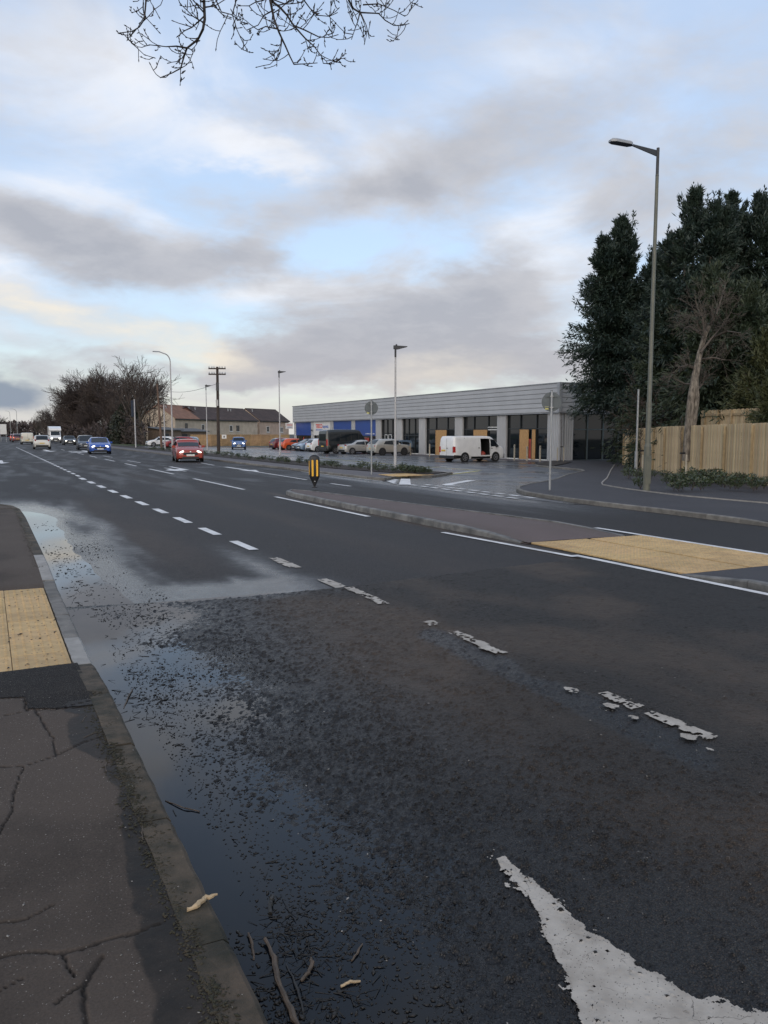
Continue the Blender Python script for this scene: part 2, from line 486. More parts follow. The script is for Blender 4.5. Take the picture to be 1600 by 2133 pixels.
def worn_paint():
    mt = material('worn_white_paint', (.43, .39, .34), .7, col2=(.30, .265, .225), vscale=6, bump=.5, bscale=70, bdist=.004, speck=.02, speck_scale=330, speck_col=(.05, .045, .04))
    t = mt.node_tree; N = Nodes(t); b = t.nodes['Principled BSDF']
    pos = N.new('ShaderNodeTexCoord').outputs['Object']
    wv = N.vm('ADD', pos, N.vm('MULTIPLY', N.noise(pos, 9, 4, .6, out=1), (.10, .10, .0)))
    ve = N.new('ShaderNodeTexVoronoi', feature='DISTANCE_TO_EDGE'); N.put(ve.inputs['Vector'], wv); ve.inputs['Scale'].default_value = 7
    crack = N.m('MULTIPLY', N.ss(ve.outputs['Distance'], .0, .016, 1, 0), N.ss(N.noise(pos, 5, 3, .6), .48, .6))
    pits = N.ss(N.noise(pos, 130, 3, .75), .66, .72)
    pits = N.m('MULTIPLY', pits, N.ss(N.noise(pos, 8, 3, .6), .42, .62))
    old = b.inputs['Base Color'].links[0].from_socket
    N.put(b.inputs['Base Color'], N.mix(N.m('MAXIMUM', N.m('MULTIPLY', crack, .75), N.m('MULTIPLY', pits, .8)), old, (.045, .038, .032)))
    return mt
M['paint'] = worn_paint()
M['old_brick'] = material('brown_brick_wall', (.16, .115, .085), .9, var=.25, vscale=4)
M['paint_far'] = material('white_road_paint', (.62, .61, .60), .6, var=.18, vscale=2.5)
M['yellow'] = material('yellow_road_paint', (.55, .50, .16), .6, var=.2, vscale=2)
M['kerb'] = material('concrete_kerb', (.15, .14, .125), .8, var=.25, vscale=5, bump=.35, bscale=45, bdist=.006, rnd=.14, speck=.04, speck_scale=420, speck_col=(.07, .065, .06))
M['kerb_new'] = material('pale_concrete_kerb', (.27, .255, .235), .8, var=.16, vscale=6, bump=.25, bscale=60, bdist=.004, rnd=.1)
M['kerb_old'] = material('mossy_concrete_kerb', (.090, .066, .044), .85, vscale=5.5, col2=(.020, .0185, .010), bump=.9, bscale=40, bdist=.008, rnd=.1)
M['kerb_grey'] = material('grey_concrete_kerb', (.20, .195, .185), .8, vscale=3.5, col2=(.085, .085, .085), bump=.3, bscale=40, bdist=.006, rnd=.15)
M['buff'] = material('buff_concrete', (.46, .315, .15), .8, var=.13, vscale=7, bump=.2, bscale=70, bdist=.003, rnd=.11, speck=.006, speck_scale=75, speck_col=(.10, .075, .045))
M['joint'] = material('dark_joint_sand', (.05, .042, .034), .9, var=.2, vscale=10)
M['soil'] = material('dark_soil', (.034, .026, .020), .95, var=.35, vscale=4, bump=.9, bscale=12, bdist=.06)
M['grass'] = material('rough_grass', (.055, .075, .025), .9, var=.3, vscale=2, bump=.8, bscale=20, bdist=.05)
M['ground'] = material('far_ground', (.05, .05, .032), .95, var=.3, vscale=.05)
M['water'] = material('puddle_water', (.004, .006, .009), .015, ior=1.333, spec=.5)
M['moss'] = material('dark_moss_and_silt', (.026, .025, .012), .9, col2=(.045, .036, .022), vscale=14)
M['debris'] = material('wet_leaf_litter', (.011, .009, .007), .5, var=.4, vscale=30)
M['stick'] = material('wet_brown_stick', (.075, .052, .034), .6, var=.35, vscale=18, stretch=(1, 1, 1), bump=.4, bscale=60, bdist=.004)
M['stick_pale'] = material('pale_bare_stick', (.40, .29, .17), .7, var=.25, vscale=30, bump=.4, bscale=80, bdist=.003)
M['bark'] = material('grey_bark', (.13, .105, .085), .9, col2=(.05, .043, .036), vscale=3, stretch=(6, 6, 1.2), bump=.7, bscale=6, bdist=.03)
M['birch'] = material('pale_bark', (.24, .205, .165), .9, col2=(.07, .058, .045), vscale=2.2, stretch=(5, 5, 1.4), bump=.7, bscale=6, bdist=.03)
M['twig'] = material('dark_twigs', (.058, .044, .040), .9, var=.3, vscale=.6)
M['twig_brown'] = material('brown_twigs', (.062, .046, .038), .9, var=.3, vscale=.5)
M['twig_pale'] = material('grey_brown_twigs', (.085, .07, .058), .9, var=.3, vscale=.8)
M['twig_over'] = material('near_black_twigs', (.028, .022, .02), .85, var=.25, vscale=6)

def foliage(name, c1, c2, vs=1.2, rough=.6):
    mt = material(name, c1, rough, col2=c2, vscale=vs, detail=4)
    return mt
M['conifer'] = foliage('dark_conifer_foliage', (.010, .024, .020), (.024, .042, .027), .9)
M['conifer_b'] = foliage('olive_conifer_foliage', (.020, .036, .021), (.040, .055, .026), 1.1)
M['conifer_c'] = foliage('yellow_green_conifer_foliage', (.032, .046, .020), (.065, .070, .026), .9)
M['shrub'] = foliage('glossy_shrub_leaves', (.020, .036, .015), (.055, .070, .030), 5, .4)
M['ivy'] = foliage('dark_ivy', (.014, .020, .013), (.03, .034, .02), 1)

M['galv'] = material('galvanised_steel', (.30, .31, .32), .45, .6, var=.12, vscale=4)
M['lamp_olive'] = material('olive_grey_painted_steel', (.135, .135, .105), .5, .1, col2=(.095, .098, .08), vscale=1.5, bump=.1, bscale=30)
M['dark_metal'] = material('dark_grey_metal', (.035, .037, .042), .45, .3, var=.15)
M['pole_pale'] = material('pale_grey_column', (.42, .41, .41), .5, .2, var=.1)
M['lens_under'] = material('lamp_underside_glass', (.05, .06, .09), .15)
M['pole_wood'] = material('creosoted_pole', (.048, .036, .030), .9, var=.3, vscale=2, stretch=(8, 8, 1))
M['pole_brown'] = material('brown_weathered_pole', (.13, .085, .062), .9, var=.3, vscale=2, stretch=(8, 8, 1))
M['sign_back'] = material('grey_sign_back', (.10, .115, .12), .65, .0, var=.08, vscale=5)
M['sticker'] = material('yellow_sticker', (.62, .58, .20), .6, var=.08)
M['black_plastic'] = material('black_plastic', (.012, .012, .014), .4, var=.2, vscale=8)
M['amber'] = material('amber_reflective_strip', (.85, .45, .035), .35, var=.08, vscale=20)
M['white_print'] = material('white_print', (.75, .75, .75), .5, var=.04)
M['fence_wood'] = material('new_softwood_board', (.50, .385, .235), .8, col2=(.38, .29, .17), vscale=2.2, stretch=(14, 14, 1.3), bump=.3, bscale=8, bdist=.006, rnd=.2)
M['fence_rail'] = material('softwood_rail', (.33, .25, .145), .8, var=.2, vscale=3, rnd=.1)
M['fence_old'] = material('honey_fence_board', (.28, .185, .095), .85, var=.2, vscale=1.5, rnd=.22)
M['osb'] = material('strand_board', (.50, .30, .13), .85, col2=(.33, .185, .075), vscale=16, detail=3, bump=.2, bscale=30)
M['clad'] = material('silver_grey_cladding', (.40, .405, .415), .45, .12, var=.05, vscale=.6, rnd=.03)
M['clad_trim'] = material('grey_trim', (.31, .32, .335), .45, .2, var=.05)
M['clad_gap'] = material('shadow_gap', (.11, .115, .12), .7, var=.1)
M['glass'] = material('dark_shop_glass', (.006, .009, .012), .03, spec=.5, var=.1)
M['mullion'] = material('grey_green_mullion', (.075, .095, .10), .4, .3, var=.08)
M['mull_dark'] = material('dark_frame', (.022, .026, .030), .4, .2, var=.1)
M['white_frame'] = material('white_frame', (.62, .62, .60), .5, var=.06)
M['blue_panel'] = material('blue_shop_panel', (.012, .055, .26), .35, var=.06, vscale=1)
M['navy'] = material('dark_navy_panel', (.008, .016, .035), .5, var=.1)
M['white_panel'] = material('white_sign_panel', (.66, .65, .63), .45, var=.03)
M['sign_red'] = material('red_lettering', (.62, .045, .03), .5, var=.04)
M['sign_blue'] = material('blue_lettering', (.05, .12, .42), .5, var=.04)
M['inside_red'] = material('red_display_behind_glass', (.28, .035, .02), .5, var=.3, vscale=2)
M['post_pale'] = material('pale_timber_post', (.36, .32, .25), .8, var=.15)
M['roof_new'] = material('orange_brown_tiles', (.205, .105, .068), .85, var=.18, vscale=1.2, bump=.6, bscale=6, bdist=.05)
M['roof_old'] = material('dark_brown_tiles', (.052, .034, .030), .85, var=.25, vscale=.8, bump=.6, bscale=6, bdist=.05)
M['render'] = material('beige_roughcast', (.44, .365, .285), .9, var=.14, vscale=.7, bump=.5, bscale=30)
M['render_b'] = material('pinkish_roughcast', (.42, .32, .25), .9, var=.14, vscale=.7, bump=.5, bscale=30)
M['brick_red'] = material('red_brick_wall', (.13, .055, .04), .9, var=.25, vscale=4)
M['roof_edge'] = material('grey_roof_edge', (.20, .20, .205), .6, var=.1)
M['lean_roof'] = material('grey_felt_roof', (.105, .105, .11), .85, var=.15)
M['house_glass'] = material('house_window_glass', (.014, .017, .022), .06)
# vehicles
M['tyre'] = material('tyre_rubber', (.012, .012, .013), .75, var=.2)
M['rim'] = material('alloy_wheel', (.38, .38, .40), .35, .7, var=.1)
M['rim_dark'] = material('dark_alloy_wheel', (.06, .06, .065), .4, .6, var=.1)
M['car_glass'] = material('car_glass', (.012, .016, .020), .04)
M['trim'] = material('black_trim', (.013, .013, .014), .5, var=.2)
M['lamp_on'] = material('lit_headlamp', (.9, .9, .85), .2, emit=(1, .96, .86), estr=3.2)
M['lamp_off'] = material('headlamp_glass', (.42, .44, .46), .12, .3)
M['tail'] = material('red_tail_lamp', (.32, .012, .012), .2)
M['tail_on'] = material('lit_red_tail_lamp', (.6, .05, .03), .3, emit=(1, .22, .10), estr=1.6)
M['plate_w'] = material('white_number_plate', (.66, .66, .62), .5, var=.05)
M['plate_y'] = material('yellow_number_plate', (.60, .40, .06), .5, var=.05)
M['chrome'] = material('bright_chrome', (.6, .6, .6), .15, .9)
def paint(name, c, metal=.0, rough=.28):
    M[name] = material(name, c, rough, metal, coat=.8, var=.05, vscale=2)
paint('red_paint', (.30, .030, .014), .15)
paint('blue_paint', (.012, .075, .36), .2)
paint('mid_blue_paint', (.018, .085, .26), .2)
paint('slate_paint', (.055, .065, .085), .4)
paint('dark_paint', (.030, .032, .036), .3)
paint('silver_paint', (.42, .41, .39), .45)
paint('champagne_paint', (.40, .385, .35), .45)
paint('white_paint', (.66, .66, .66))
paint('cream_paint', (.60, .57, .48))
paint('orange_paint', (.60, .085, .018), .1)
paint('maroon_paint', (.13, .014, .018), .15)
paint('crimson_paint', (.24, .018, .020), .15)
paint('pale_blue_paint', (.16, .23, .32), .4)
paint('black_paint', (.010, .012, .013))

# ================================================================== SETTING: ground and road
def grid_sheet(name, xs, ys, mat, zfun, attrs=None, kind='structure', parent=None, smooth=True):
    X, Y = np.meshgrid(xs, ys)
    X = X.ravel(); Y = Y.ravel()
    Z = Gn(X) + zfun(X, Y)
    a = {k: fn(X, Y) for k, fn in (attrs or {}).items()}
    me = np_mesh(name, np.stack([X, Y, Z], 1), grid_faces(len(ys), len(xs))[:, ::-1], smooth, a)
    o = link_mesh(name, me, mat, parent)
    if kind: o['kind'] = kind
    return o

gx = np.array([-900, -400, -150, -60, -30, 0, 30, 60, 90, 150, 400, 900.]); gy = np.array([-200, -50, 0, 50, 100, 200, 400, 900, 1600.])
grid_sheet('ground', gx, gy, M['ground'], lambda x, y: np.full(x.shape, -.16))

# --- main road: one adaptive sheet, fine where the picture needs relief and wetness
SEAM = [(0.5, 8.3), (1.39, 8.15), (1.8, 8.04), (2.58, 7.99), (3.46, 8.04), (4.19, 8.13), (5.74, 8.36), (6.25, 8.43), (8.2, 8.6)]
def seam_y(x):
    return np.interp(x, [p[0] for p in SEAM], [p[1] for p in SEAM])
def in_coarse(x, y, mx=0.0):
    return (x > .5) & (x < 7.86 + mx) & (y < seam_y(x) + mx)
def road_z(x, y):
    dip = .016 * sstep(1.55 + .5 * (fbm(x * 1.1, y * .35, 31) - .5) - x, 0, .8) * sstep(y, 7.5, 8.6) * (1 - sstep(y, 18.2, 20.5))
    z = -dip + .006 * (fbm(x * 1.6, y * .8, 3) - .5)
    return np.where(in_coarse(x, y, -.12), -.035, z)
def road_wet(x, y):
    st = fbm(x * 2.1, y * .33, 11) - .5
    st2 = fbm(x * 4.5, y * .8, 12) - .5
    edge = 1.95 + .9 * st * 2 + .25 * st2 - .05 * np.maximum(y - 14, 0) * 1.0
    w = .95 * sstep(edge - x, -.5, .9) * (1 - sstep(y, 19.5, 24)) * sstep(y, 6, 8)
    w2 = .85 * sstep(9.3 + .55 * st * 2 - .16 * (x - 1) - y, -.45, .35) * sstep(3.7 - x, -.3, .7) * sstep(y, 7, 8)
    w3 = .75 * np.exp(-((x - 3.25 + .25 * st) / .28) ** 2) * sstep(13.0 - y, 0, 3.5) * sstep(y, 7, 8)
    w4 = .8 * np.exp(-((x - 13.55 - .3 * st) / .55) ** 2) * sstep(y, 15, 18) * sstep(38 - y, 0, 9)
    w5 = .45 * sstep(x - 11.2 + st * 2, 0, 2.0) * sstep(y, 12, 16) * sstep(30 - y, 0, 5)
    w6 = .28 * sstep(st + .10, 0, .35) * sstep(y, 20, 30)
    return np.clip(np.maximum.reduce([w, w2, w3, w4, w5, w6]), 0, 1)
def road_dirt(x, y):
    a = .8 * np.exp(-((x - 2.4) / .7) ** 2) * sstep(y, 8.6, 11) * sstep(26 - y, 0, 8) * fbm(x * 2, y * .6, 5)
    b = .9 * np.exp(-((x - 7.75) / .16) ** 2) * sstep(24 - y, 0, 2)
    c = .5 * np.exp(-((x - 5.6) / .5) ** 2) * fbm(x * 2, y * .4, 6)
    return np.clip(a + b + c, 0, 1)
rr = np.concatenate([np.geomspace(.6, 5.9, 26), np.geomspace(6.0, 60, 400), np.geomspace(63, 900, 40)])
hh = np.radians(np.concatenate([np.arange(-80, -3, 3.5), np.arange(-2.5, 60, .25), np.arange(61, 84, 3.5)]))
RR, HH = np.meshgrid(rr, hh, indexing='ij')
RX, RY = (RR * np.sin(HH)).ravel(), (RR * np.cos(HH)).ravel()
me = np_mesh('road', np.stack([RX, RY, Gn(RX) + road_z(RX, RY)], 1), grid_faces(len(rr), len(hh)), True,
             {'wet': road_wet(RX, RY), 'dirt': road_dirt(RX, RY)})
# the road has no business under the buildings: keep its own strip and the side mouth on the left
road = link_mesh('road', me, M['road']); road['kind'] = 'structure'

# --- worn stretch in front of the camera: loose, fretted surface with every chipping a bump, partly under water
WATER = .0119
def coarse_fields(x, y):
    low = fbm(x * 1.5, y * .8, 41) - .5
    xs_ = x + .40 * low - .055 * np.maximum(y - 2.5, 0)
    macro = .003 + .0085 * sstep(xs_, .80, 1.55) + .0135 * sstep(xs_, 1.45, 2.5) + .006 * low
    macro += .004 * sstep(x, 2.2, 4.0)
    gut = np.exp(-((x - 3.42) / .16) ** 2) * .010 * sstep(fbm(x * .7, y * .9, 44), .35, .6)
    trk = np.exp(-((x - 2.95 - .05 * np.sin(y * 1.3)) / .05) ** 2) * .004
    l1, id1 = lumps(x, y, .021, 3)
    l2, id2 = lumps(x + .37, y, .0125, 8)
    l3, id3 = lumps(x, y + .11, .027, 14)
    dens = sstep(fbm(x * 3.1, y * 2.0, 47) + .25 * sstep(x, .9, 1.5) - .18 * sstep(1.05 - x, 0, .3), .40, .72)
    rough_n = .45 + .55 * dens
    calm = .55 + .45 * sstep(3.4 - x, -.6, .8)
    h = calm * (.0055 * rough_n * l1 + .0034 * l2 + .0065 * l3 * (id3 > .72) * (.3 + .7 * dens)
                + .0125 * l1 * (id1 > .86) * dens + .008 * l2 * (id2 > .90) * (.3 + .7 * dens)) + .003 * (fbm(x * 16, y * 16, 49) - .5)
    z = macro - gut - trk + h
    wet = np.clip(.98 - sstep(x + 1.0 * low + .30 * (fbm(x * .8, y * .45, 50) - .5), .9, 3.4) + .7 * sstep(gut, .001, .006)
                  - .5 * sstep(h, .006, .013), 0, 1)
    wet = np.maximum(wet, .75 * sstep(y - seam_y(x) + .5 + .9 * low, 0, .5) * sstep(3.6 - x, 0, .8))
    brown = np.exp(-((x - 2.7) / .75) ** 2) * np.exp(-((y - 5.6) / 2.0) ** 2) * 1.1 + .75 * sstep(fbm(x * .9, y * .5, 52), .46, .68) * sstep(x, 2.0, 3.2)
    return z, wet, np.clip(brown, 0, 1) * (1 - .5 * wet)
cr = np.geomspace(1.15, 11.8, 800); ch = np.radians(np.arange(1.5, 72.1, .155))
CR, CH = np.meshgrid(cr, ch, indexing='ij')
CX_, CY_ = (CR * np.sin(CH)).ravel(), (CR * np.cos(CH)).ravel()
cz, cw, cd = coarse_fields(CX_, CY_)
edge_fade = sstep(seam_y(CX_) + .03 - CY_, 0, .10)
cz = -.006 + (cz + .006) * (.35 + .65 * edge_fade)
F_ = grid_faces(len(cr), len(ch))
ok = in_coarse(CX_, CY_, .04 + .05 * (fbm(CX_ * 9, CY_ * 9, 77) - .5)) & (CX_ > .60)
F_ = F_[ok[F_].all(1)]
used = np.unique(F_); remap = -np.ones(len(CX_), int); remap[used] = np.arange(len(used))
me = np_mesh('worn_road_surface', np.stack([CX_, CY_, Gn(CX_) + cz], 1)[used], remap[F_], True, {'wet': cw[used], 'dirt': cd[used]})
worn = link_mesh('worn_road_surface', me, M['coarse']); worn['kind'] = 'structure'

# --- standing water along the kerb: flat, the stones and litter stick out of it
def water_sheet(xs, ys, zrel):
    X, Y = np.meshgrid(xs, ys); X = X.ravel(); Y = Y.ravel()
    return np.stack([X, Y, Gn(X) + zrel], 1), grid_faces(len(ys), len(xs))[:, ::-1]
v1, f1 = water_sheet(np.linspace(.58, 3.0, 4), np.linspace(.9, 8.1, 8), WATER)
v2, f2 = water_sheet(np.linspace(.10, 2.1, 4), np.linspace(8.1, 21.5, 10), -.0085)
v2[:10 * 4][:, 2] = np.where(np.arange(len(v2)) < 4, Gn(v2[:, 0]) - .004, v2[:, 2])
pud = link_mesh('puddle', np_mesh('puddle', np.concatenate([v1, v2]), np.concatenate([f1, f2 + len(v1)])), M['water'])
pud['kind'] = 'structure'

# ------------------------------------------------------------------ near pavement with cracks, kerb and tactile slabs
def pav_h(y):
    return np.interp(y, [-9, 5.2, 6.2, 9.25, 10.4, 60], [.096, .096, .030, .030, .088, .088])
CRACKS = [([(-.5, 4.30), (-.01, 4.15), (.10, 4.11), (.25, 4.18), (.40, 4.30), (.50, 4.34)], .006), ([(-.4, 4.88), (0, 4.91), (.10, 4.93), (.18, 4.96), (.30, 4.9), (.50, 4.96)], .005),
          ([(.19, 4.95), (.21, 4.76), (.235, 4.55), (.245, 4.4), (.25, 4.18)], .007), ([(.09, 4.11), (.07, 3.96), (.035, 3.80), (.02, 3.62), (-.04, 3.40)], .006),
          ([(-.4, 2.60), (-.04, 2.585), (.05, 2.56), (.14, 2.515), (.20, 2.515), (.30, 2.53), (.36, 2.52), (.46, 2.54)], .008),
          ([(-.04, 2.78), (.04, 2.76), (.14, 2.81)], .006), ([(.135, 2.515), (.145, 2.45), (.155, 2.38)], .006),
          ([(.245, 2.44), (.21, 2.39), (.18, 2.33), (.172, 2.26), (.17, 2.15), (.14, 2.0), (.15, 1.7)], .009), ([(.185, 2.34), (.13, 2.315), (.10, 2.29)], .005),
          ([(-.2, 2.36), (-.03, 2.43), (.02, 2.45)], .004), ([(-.5, 5.23), (.0, 5.28), (.13, 5.22), (.145, 4.97), (.30, 4.90), (.52, 4.87)], .007),
          ([(-.3, 3.35), (-.04, 3.40)], .006), ([(-.04, 2.585), (-.3, 2.2), (-.6, 2.1)], .006)]
PATCH = [(-3, 5.30), (0.0, 5.28), (.135, 5.22), (.147, 4.97), (.30, 4.90), (.56, 4.87), (.56, 6.2), (-3, 6.2)]
def pavement_fields(x, y):
    z = pav_h(y) + .007 * (fbm(x * 2.5, y * 2.5, 61) - .5) + .0012 * lumps(x, y, .014, 5)[0]
    wob = .035 * (fbm(x * 7, y * 7, 66) - .5) + .018 * (fbm(x * 45, y * 45, 67, 3) - .5)
    cr_ = np.zeros(x.shape)
    for pts, wd in CRACKS:
        dd = seg_dist(x + wob, y + wob * .7, pts)
        cr_ = np.maximum(cr_, (1 - sstep(dd, wd * .2, wd * 1.15 * (.25 + 1.3 * fbm(x * 9, y * 9, 68)))))
    z = z - .013 * cr_
    pool = np.where(y > 9, 9, np.interp(y, [1, 2.0, 2.25, 2.45, 2.62, 2.8, 3.1, 3.6, 4.0, 4.25, 4.5, 4.75, 4.95, 5.3], [.30, .33, .37, .365, .40, .385, .43, .46, .45, .31, .33, .40, .34, .50]))
    st = sstep(x + .10 * (fbm(x * 6, y * 6, 63) - .5), pool - .006, pool + .012) * (y < 5)
    mould = .35 * sstep(fbm(x * 1.7, y * 1.3, 65), .5, .7)
    dirt = np.clip(np.maximum(cr_, .85 * st) + mould, 0, 1)
    wet = np.clip(.42 * st + .25 * cr_, 0, 1)
    z = np.where((y > 6.05) & (y < 9.32) & (x > -2), z - .05, z)
    return z, wet, dirt
px = np.concatenate([np.arange(-3.2, -.75, .25), np.arange(-.70, .535, .0075)])
py = np.concatenate([np.arange(-6, 1.2, .6), np.arange(1.25, 3.6, .0085), np.arange(3.6, 6.2, .014), np.arange(6.25, 19.0, .15)])
PXX, PYY = np.meshgrid(px, py); PXX = PXX.ravel(); PYY = PYY.ravel()
pz, pw, pdirt = pavement_fields(PXX, PYY)
PF = grid_faces(len(py), len(px))[:, ::-1]
newp = in_poly(PXX, PYY, PATCH)
fn = newp[PF].all(1)
def sub_mesh(name, F, mat, dz=0.0, parent=None):
    us = np.unique(F); rm = -np.ones(len(PXX), int); rm[us] = np.arange(len(us))
    me = np_mesh(name, np.stack([PXX, PYY, Gn(PXX) + pz + dz], 1)[us], rm[F], True, {'wet': pw[us], 'dirt': pdirt[us] * (0.25 if dz else 1)})
    return link_mesh(name, me, mat, parent)
pavement = sub_mesh('pavement', PF[~fn], M['pavement']); pavement['kind'] = 'structure'
sub_mesh('asphalt_patch', PF[fn], M['patch'], .004, pavement)
# rounded corner of the pavement where the side street leaves to the left
CORNER = [(.64, 17.2), (.60, 19.0), (.45, 19.9), (.05, 20.6), (-.8, 21.1), (-6, 21.6), (-30, 22.4)]
poly_sheet('pavement_corner', [(-30, 18.95)] + [(.52, 18.95)] + [(x - .10, y - .08) for x, y in CORNER[2:]], .088, M['pavement'], pavement, thick=.2)

def resample(pts, step):
    pts = [Vector((p[0], p[1], 0)) for p in pts]
    L = [0]
    for a, b in zip(pts[:-1], pts[1:]): L.append(L[-1] + (b - a).length)
    n = max(1, round(L[-1] / step)); out = []
    for k in range(n + 1):
        s_ = L[-1] * k / n; i = 0
        while i < len(L) - 2 and L[i + 1] < s_: i += 1
        t = (s_ - L[i]) / max(1e-9, L[i + 1] - L[i])
        out.append(pts[i].lerp(pts[i + 1], t))
    return out
def kerb_run(pts, hfun, parent, mat, width=.125, step=.915, gap=.004, name='kerb_stone', lean=.012, matfun=None):
    """stones laid along a line; pts is the road-side edge, the stone lies to the LEFT of the direction of travel"""
    q = resample(pts, step)
    nrm = []
    for i in range(len(q)):
        t = (q[min(i + 1, len(q) - 1)] - q[max(i - 1, 0)]).normalized()
        nrm.append(Vector((-t.y, t.x, 0)))
    for i in range(len(q) - 1):
        a, b = q[i], q[i + 1]; t = (b - a).normalized()
        a2, b2 = a + t * gap, b - t * gap
        j = random.uniform(-.003, .003)
        vs = []
        m_ = 12 if a.length < 9 else 1
        for q_ in range(m_ + 1):
            p = a2.lerp(b2, q_ / m_); n_ = nrm[i].lerp(nrm[i + 1], q_ / m_)
            end = .006 if m_ > 1 and q_ in (0, m_) else 0
            if m_ > 1: p = p + n_ * random.uniform(-.0025, .0035)
            h = hfun((p.x, p.y)) + j - end + (random.uniform(-.0025, .0015) if m_ > 1 else 0)
            c = .018
            for off, z in ((0, -.12), (lean * .3, h - c), (c + lean * .3, h), (width, h + .002), (width, -.12)):
                s_ = p + n_ * off
                vs.append((s_.x, s_.y, G(s_.x) + z))
        me = bpy.data.meshes.new(name)
        e_ = 5 * m_; me.from_pydata(vs, [], [(5 * r + c, 5 * r + c + 1, 5 * r + c + 6, 5 * r + c + 5) for r in range(m_) for c in range(4)] + [(4, 3, 2, 1, 0), (e_, e_ + 1, e_ + 2, e_ + 3, e_ + 4)])
        me.update()
        me.materials.append(matfun(i, a) if matfun else mat)
        o = bpy.data.objects.new(name, me); COL.objects.link(o); o.parent = parent
# near kerb: old mossy stones, then pale new ones round the dropped crossing
def near_kerb_mat(i, a):
    if 5.2 < a.y < 6.05 or 9.25 < a.y < 10.6: return M['kerb_new']
    if 6.05 <= a.y <= 9.25: return M['kerb']
    return M['kerb_old']
kerb_run([(.645, -4), (.640, 17.2), (.60, 19.0), (.45, 19.9), (.05, 20.6), (-.8, 21.1), (-6, 21.6)], lambda p: float(pav_h(p[1])) + .002, pavement, None, matfun=near_kerb_mat, width=.135)

# tactile slab with 36 blisters, one mesh for all
def slab_mesh(name, s=.398, nb=6):
    mb = MB(); h = s / 2
    mb.bbox(-h, h, -h, h, -.03, 0, .004)
    for i in range(nb):
        for j in range(nb):
            cx, cy = (i - (nb - 1) / 2) * s / nb, (j - (nb - 1) / 2) * s / nb
            r0, r1 = .0135, .009
            vs = [(cx + r0 * math.cos(a), cy + r0 * math.sin(a), 0) for a in [k * math.pi / 3 for k in range(6)]] + [(cx + r1 * math.cos(a), cy + r1 * math.sin(a), .005) for a in [k * math.pi / 3 for k in range(6)]]
            mb.add(vs, [(k, (k + 1) % 6, 6 + (k + 1) % 6, 6 + k) for k in range(6)] + [tuple(range(6, 12))])
    return mb.mesh(name, M['buff'])
SLAB = slab_mesh('tactile_slab')
def lay_slab(x, y, z, parent, rz=0.0):
    o = bpy.data.objects.new('tactile_slab', SLAB); COL.objects.link(o); o.parent = parent
    o.location = (x, y, z); o.rotation_euler = (random.uniform(-.004, .004), .0126 + random.uniform(-.004, .004), rz)
poly_sheet('slab_bed', [(-.75, 6.06), (.51, 6.06), (.51, 9.3), (-.75, 9.3)], .012, M['joint'], pavement)
for i in range(3):
    for j in range(8):
        x = .296 - i * .402; y = 6.27 + j * .402
        lay_slab(x, y, G(x) + .034 + random.uniform(-.0015, .0015), pavement)

# ------------------------------------------------------------------ traffic island
island_out = [(7.84, 11.6), (7.80, 13.0), (7.80, 18.0), (7.88, 21.2), (8.0, 22.1), (8.28, 22.55), (8.6, 22.4), (8.82, 21.2), (9.28, 18.0), (9.81, 14.3), (10.12, 12.2), (10.2, 11.4)]
isl_poly = [(7.92, 10.2), (7.93, 11.6), (7.90, 13.0), (7.90, 18.0), (7.98, 21.2), (8.1, 22.0), (8.29, 22.42), (8.55, 22.3), (8.72, 21.2), (9.18, 18.0), (9.71, 14.3), (10.02, 12.2), (10.1, 11.4), (10.12, 10.2)]
def isl_h(y):
    return float(np.interp(y, [6.3, 7.0, 10.4, 11.7, 40], [.105, .02, .02, .112, .112]))
xs = np.linspace(7.86, 10.25, 50); ys = np.linspace(10.20, 22.6, 224)
IX, IY = np.meshgrid(xs, ys); IX = IX.ravel(); IY = IY.ravel()
F_ = grid_faces(len(ys), len(xs))[:, ::-1]; ok = in_poly(IX, IY, [(x, y) for x, y in isl_poly])
F_ = F_[ok[F_].sum(1) >= 3]; us = np.unique(F_); rm = -np.ones(len(IX), int); rm[us] = np.arange(len(us))
mid = sstep(IX, 7.9, 8.5) * sstep(10.0 - IX, 0, .6)
iz = np.interp(IY, [10.2, 11.7, 40], [.030, .10, .10]) + .012 * mid + .006 * (fbm(IX * 2, IY * 2, 9) - .5)
island = link_mesh('traffic_island', np_mesh('traffic_island', np.stack([IX, IY, Gn(IX) + iz], 1)[us], rm[F_], True,
                   {'wet': np.zeros(len(us)), 'dirt': (.5 * fbm(IX * 1.2, IY * .8, 4) + .5 * (1 - mid))[us]}), M['red_asphalt'])
island['kind'] = 'structure'
poly_sheet('island_base', [(x, y) for x, y in isl_poly], .012, M['red_asphalt'], island)
kerb_run([(7.84, 10.35)] + island_out[:1], lambda p: isl_h(p[1]) + .01, island, M['kerb_grey'])     # note: stones lie right of travel here
for c in list(island.children):
    if c.name.startswith('kerb_stone'): bpy.data.objects.remove(c)
kerb_run([(10.28, 10.35), (10.2, 11.4), (10.12, 12.2), (9.81, 14.3), (9.28, 18.0), (8.82, 21.2), (8.6, 22.4), (8.28, 22.6), (8.0, 22.15), (7.84, 21.2), (7.78, 18.0), (7.80, 13.0), (7.84, 11.6), (7.90, 10.35)],
         lambda p: isl_h(p[1]) + .012, island, M['kerb_grey'], step=.9)
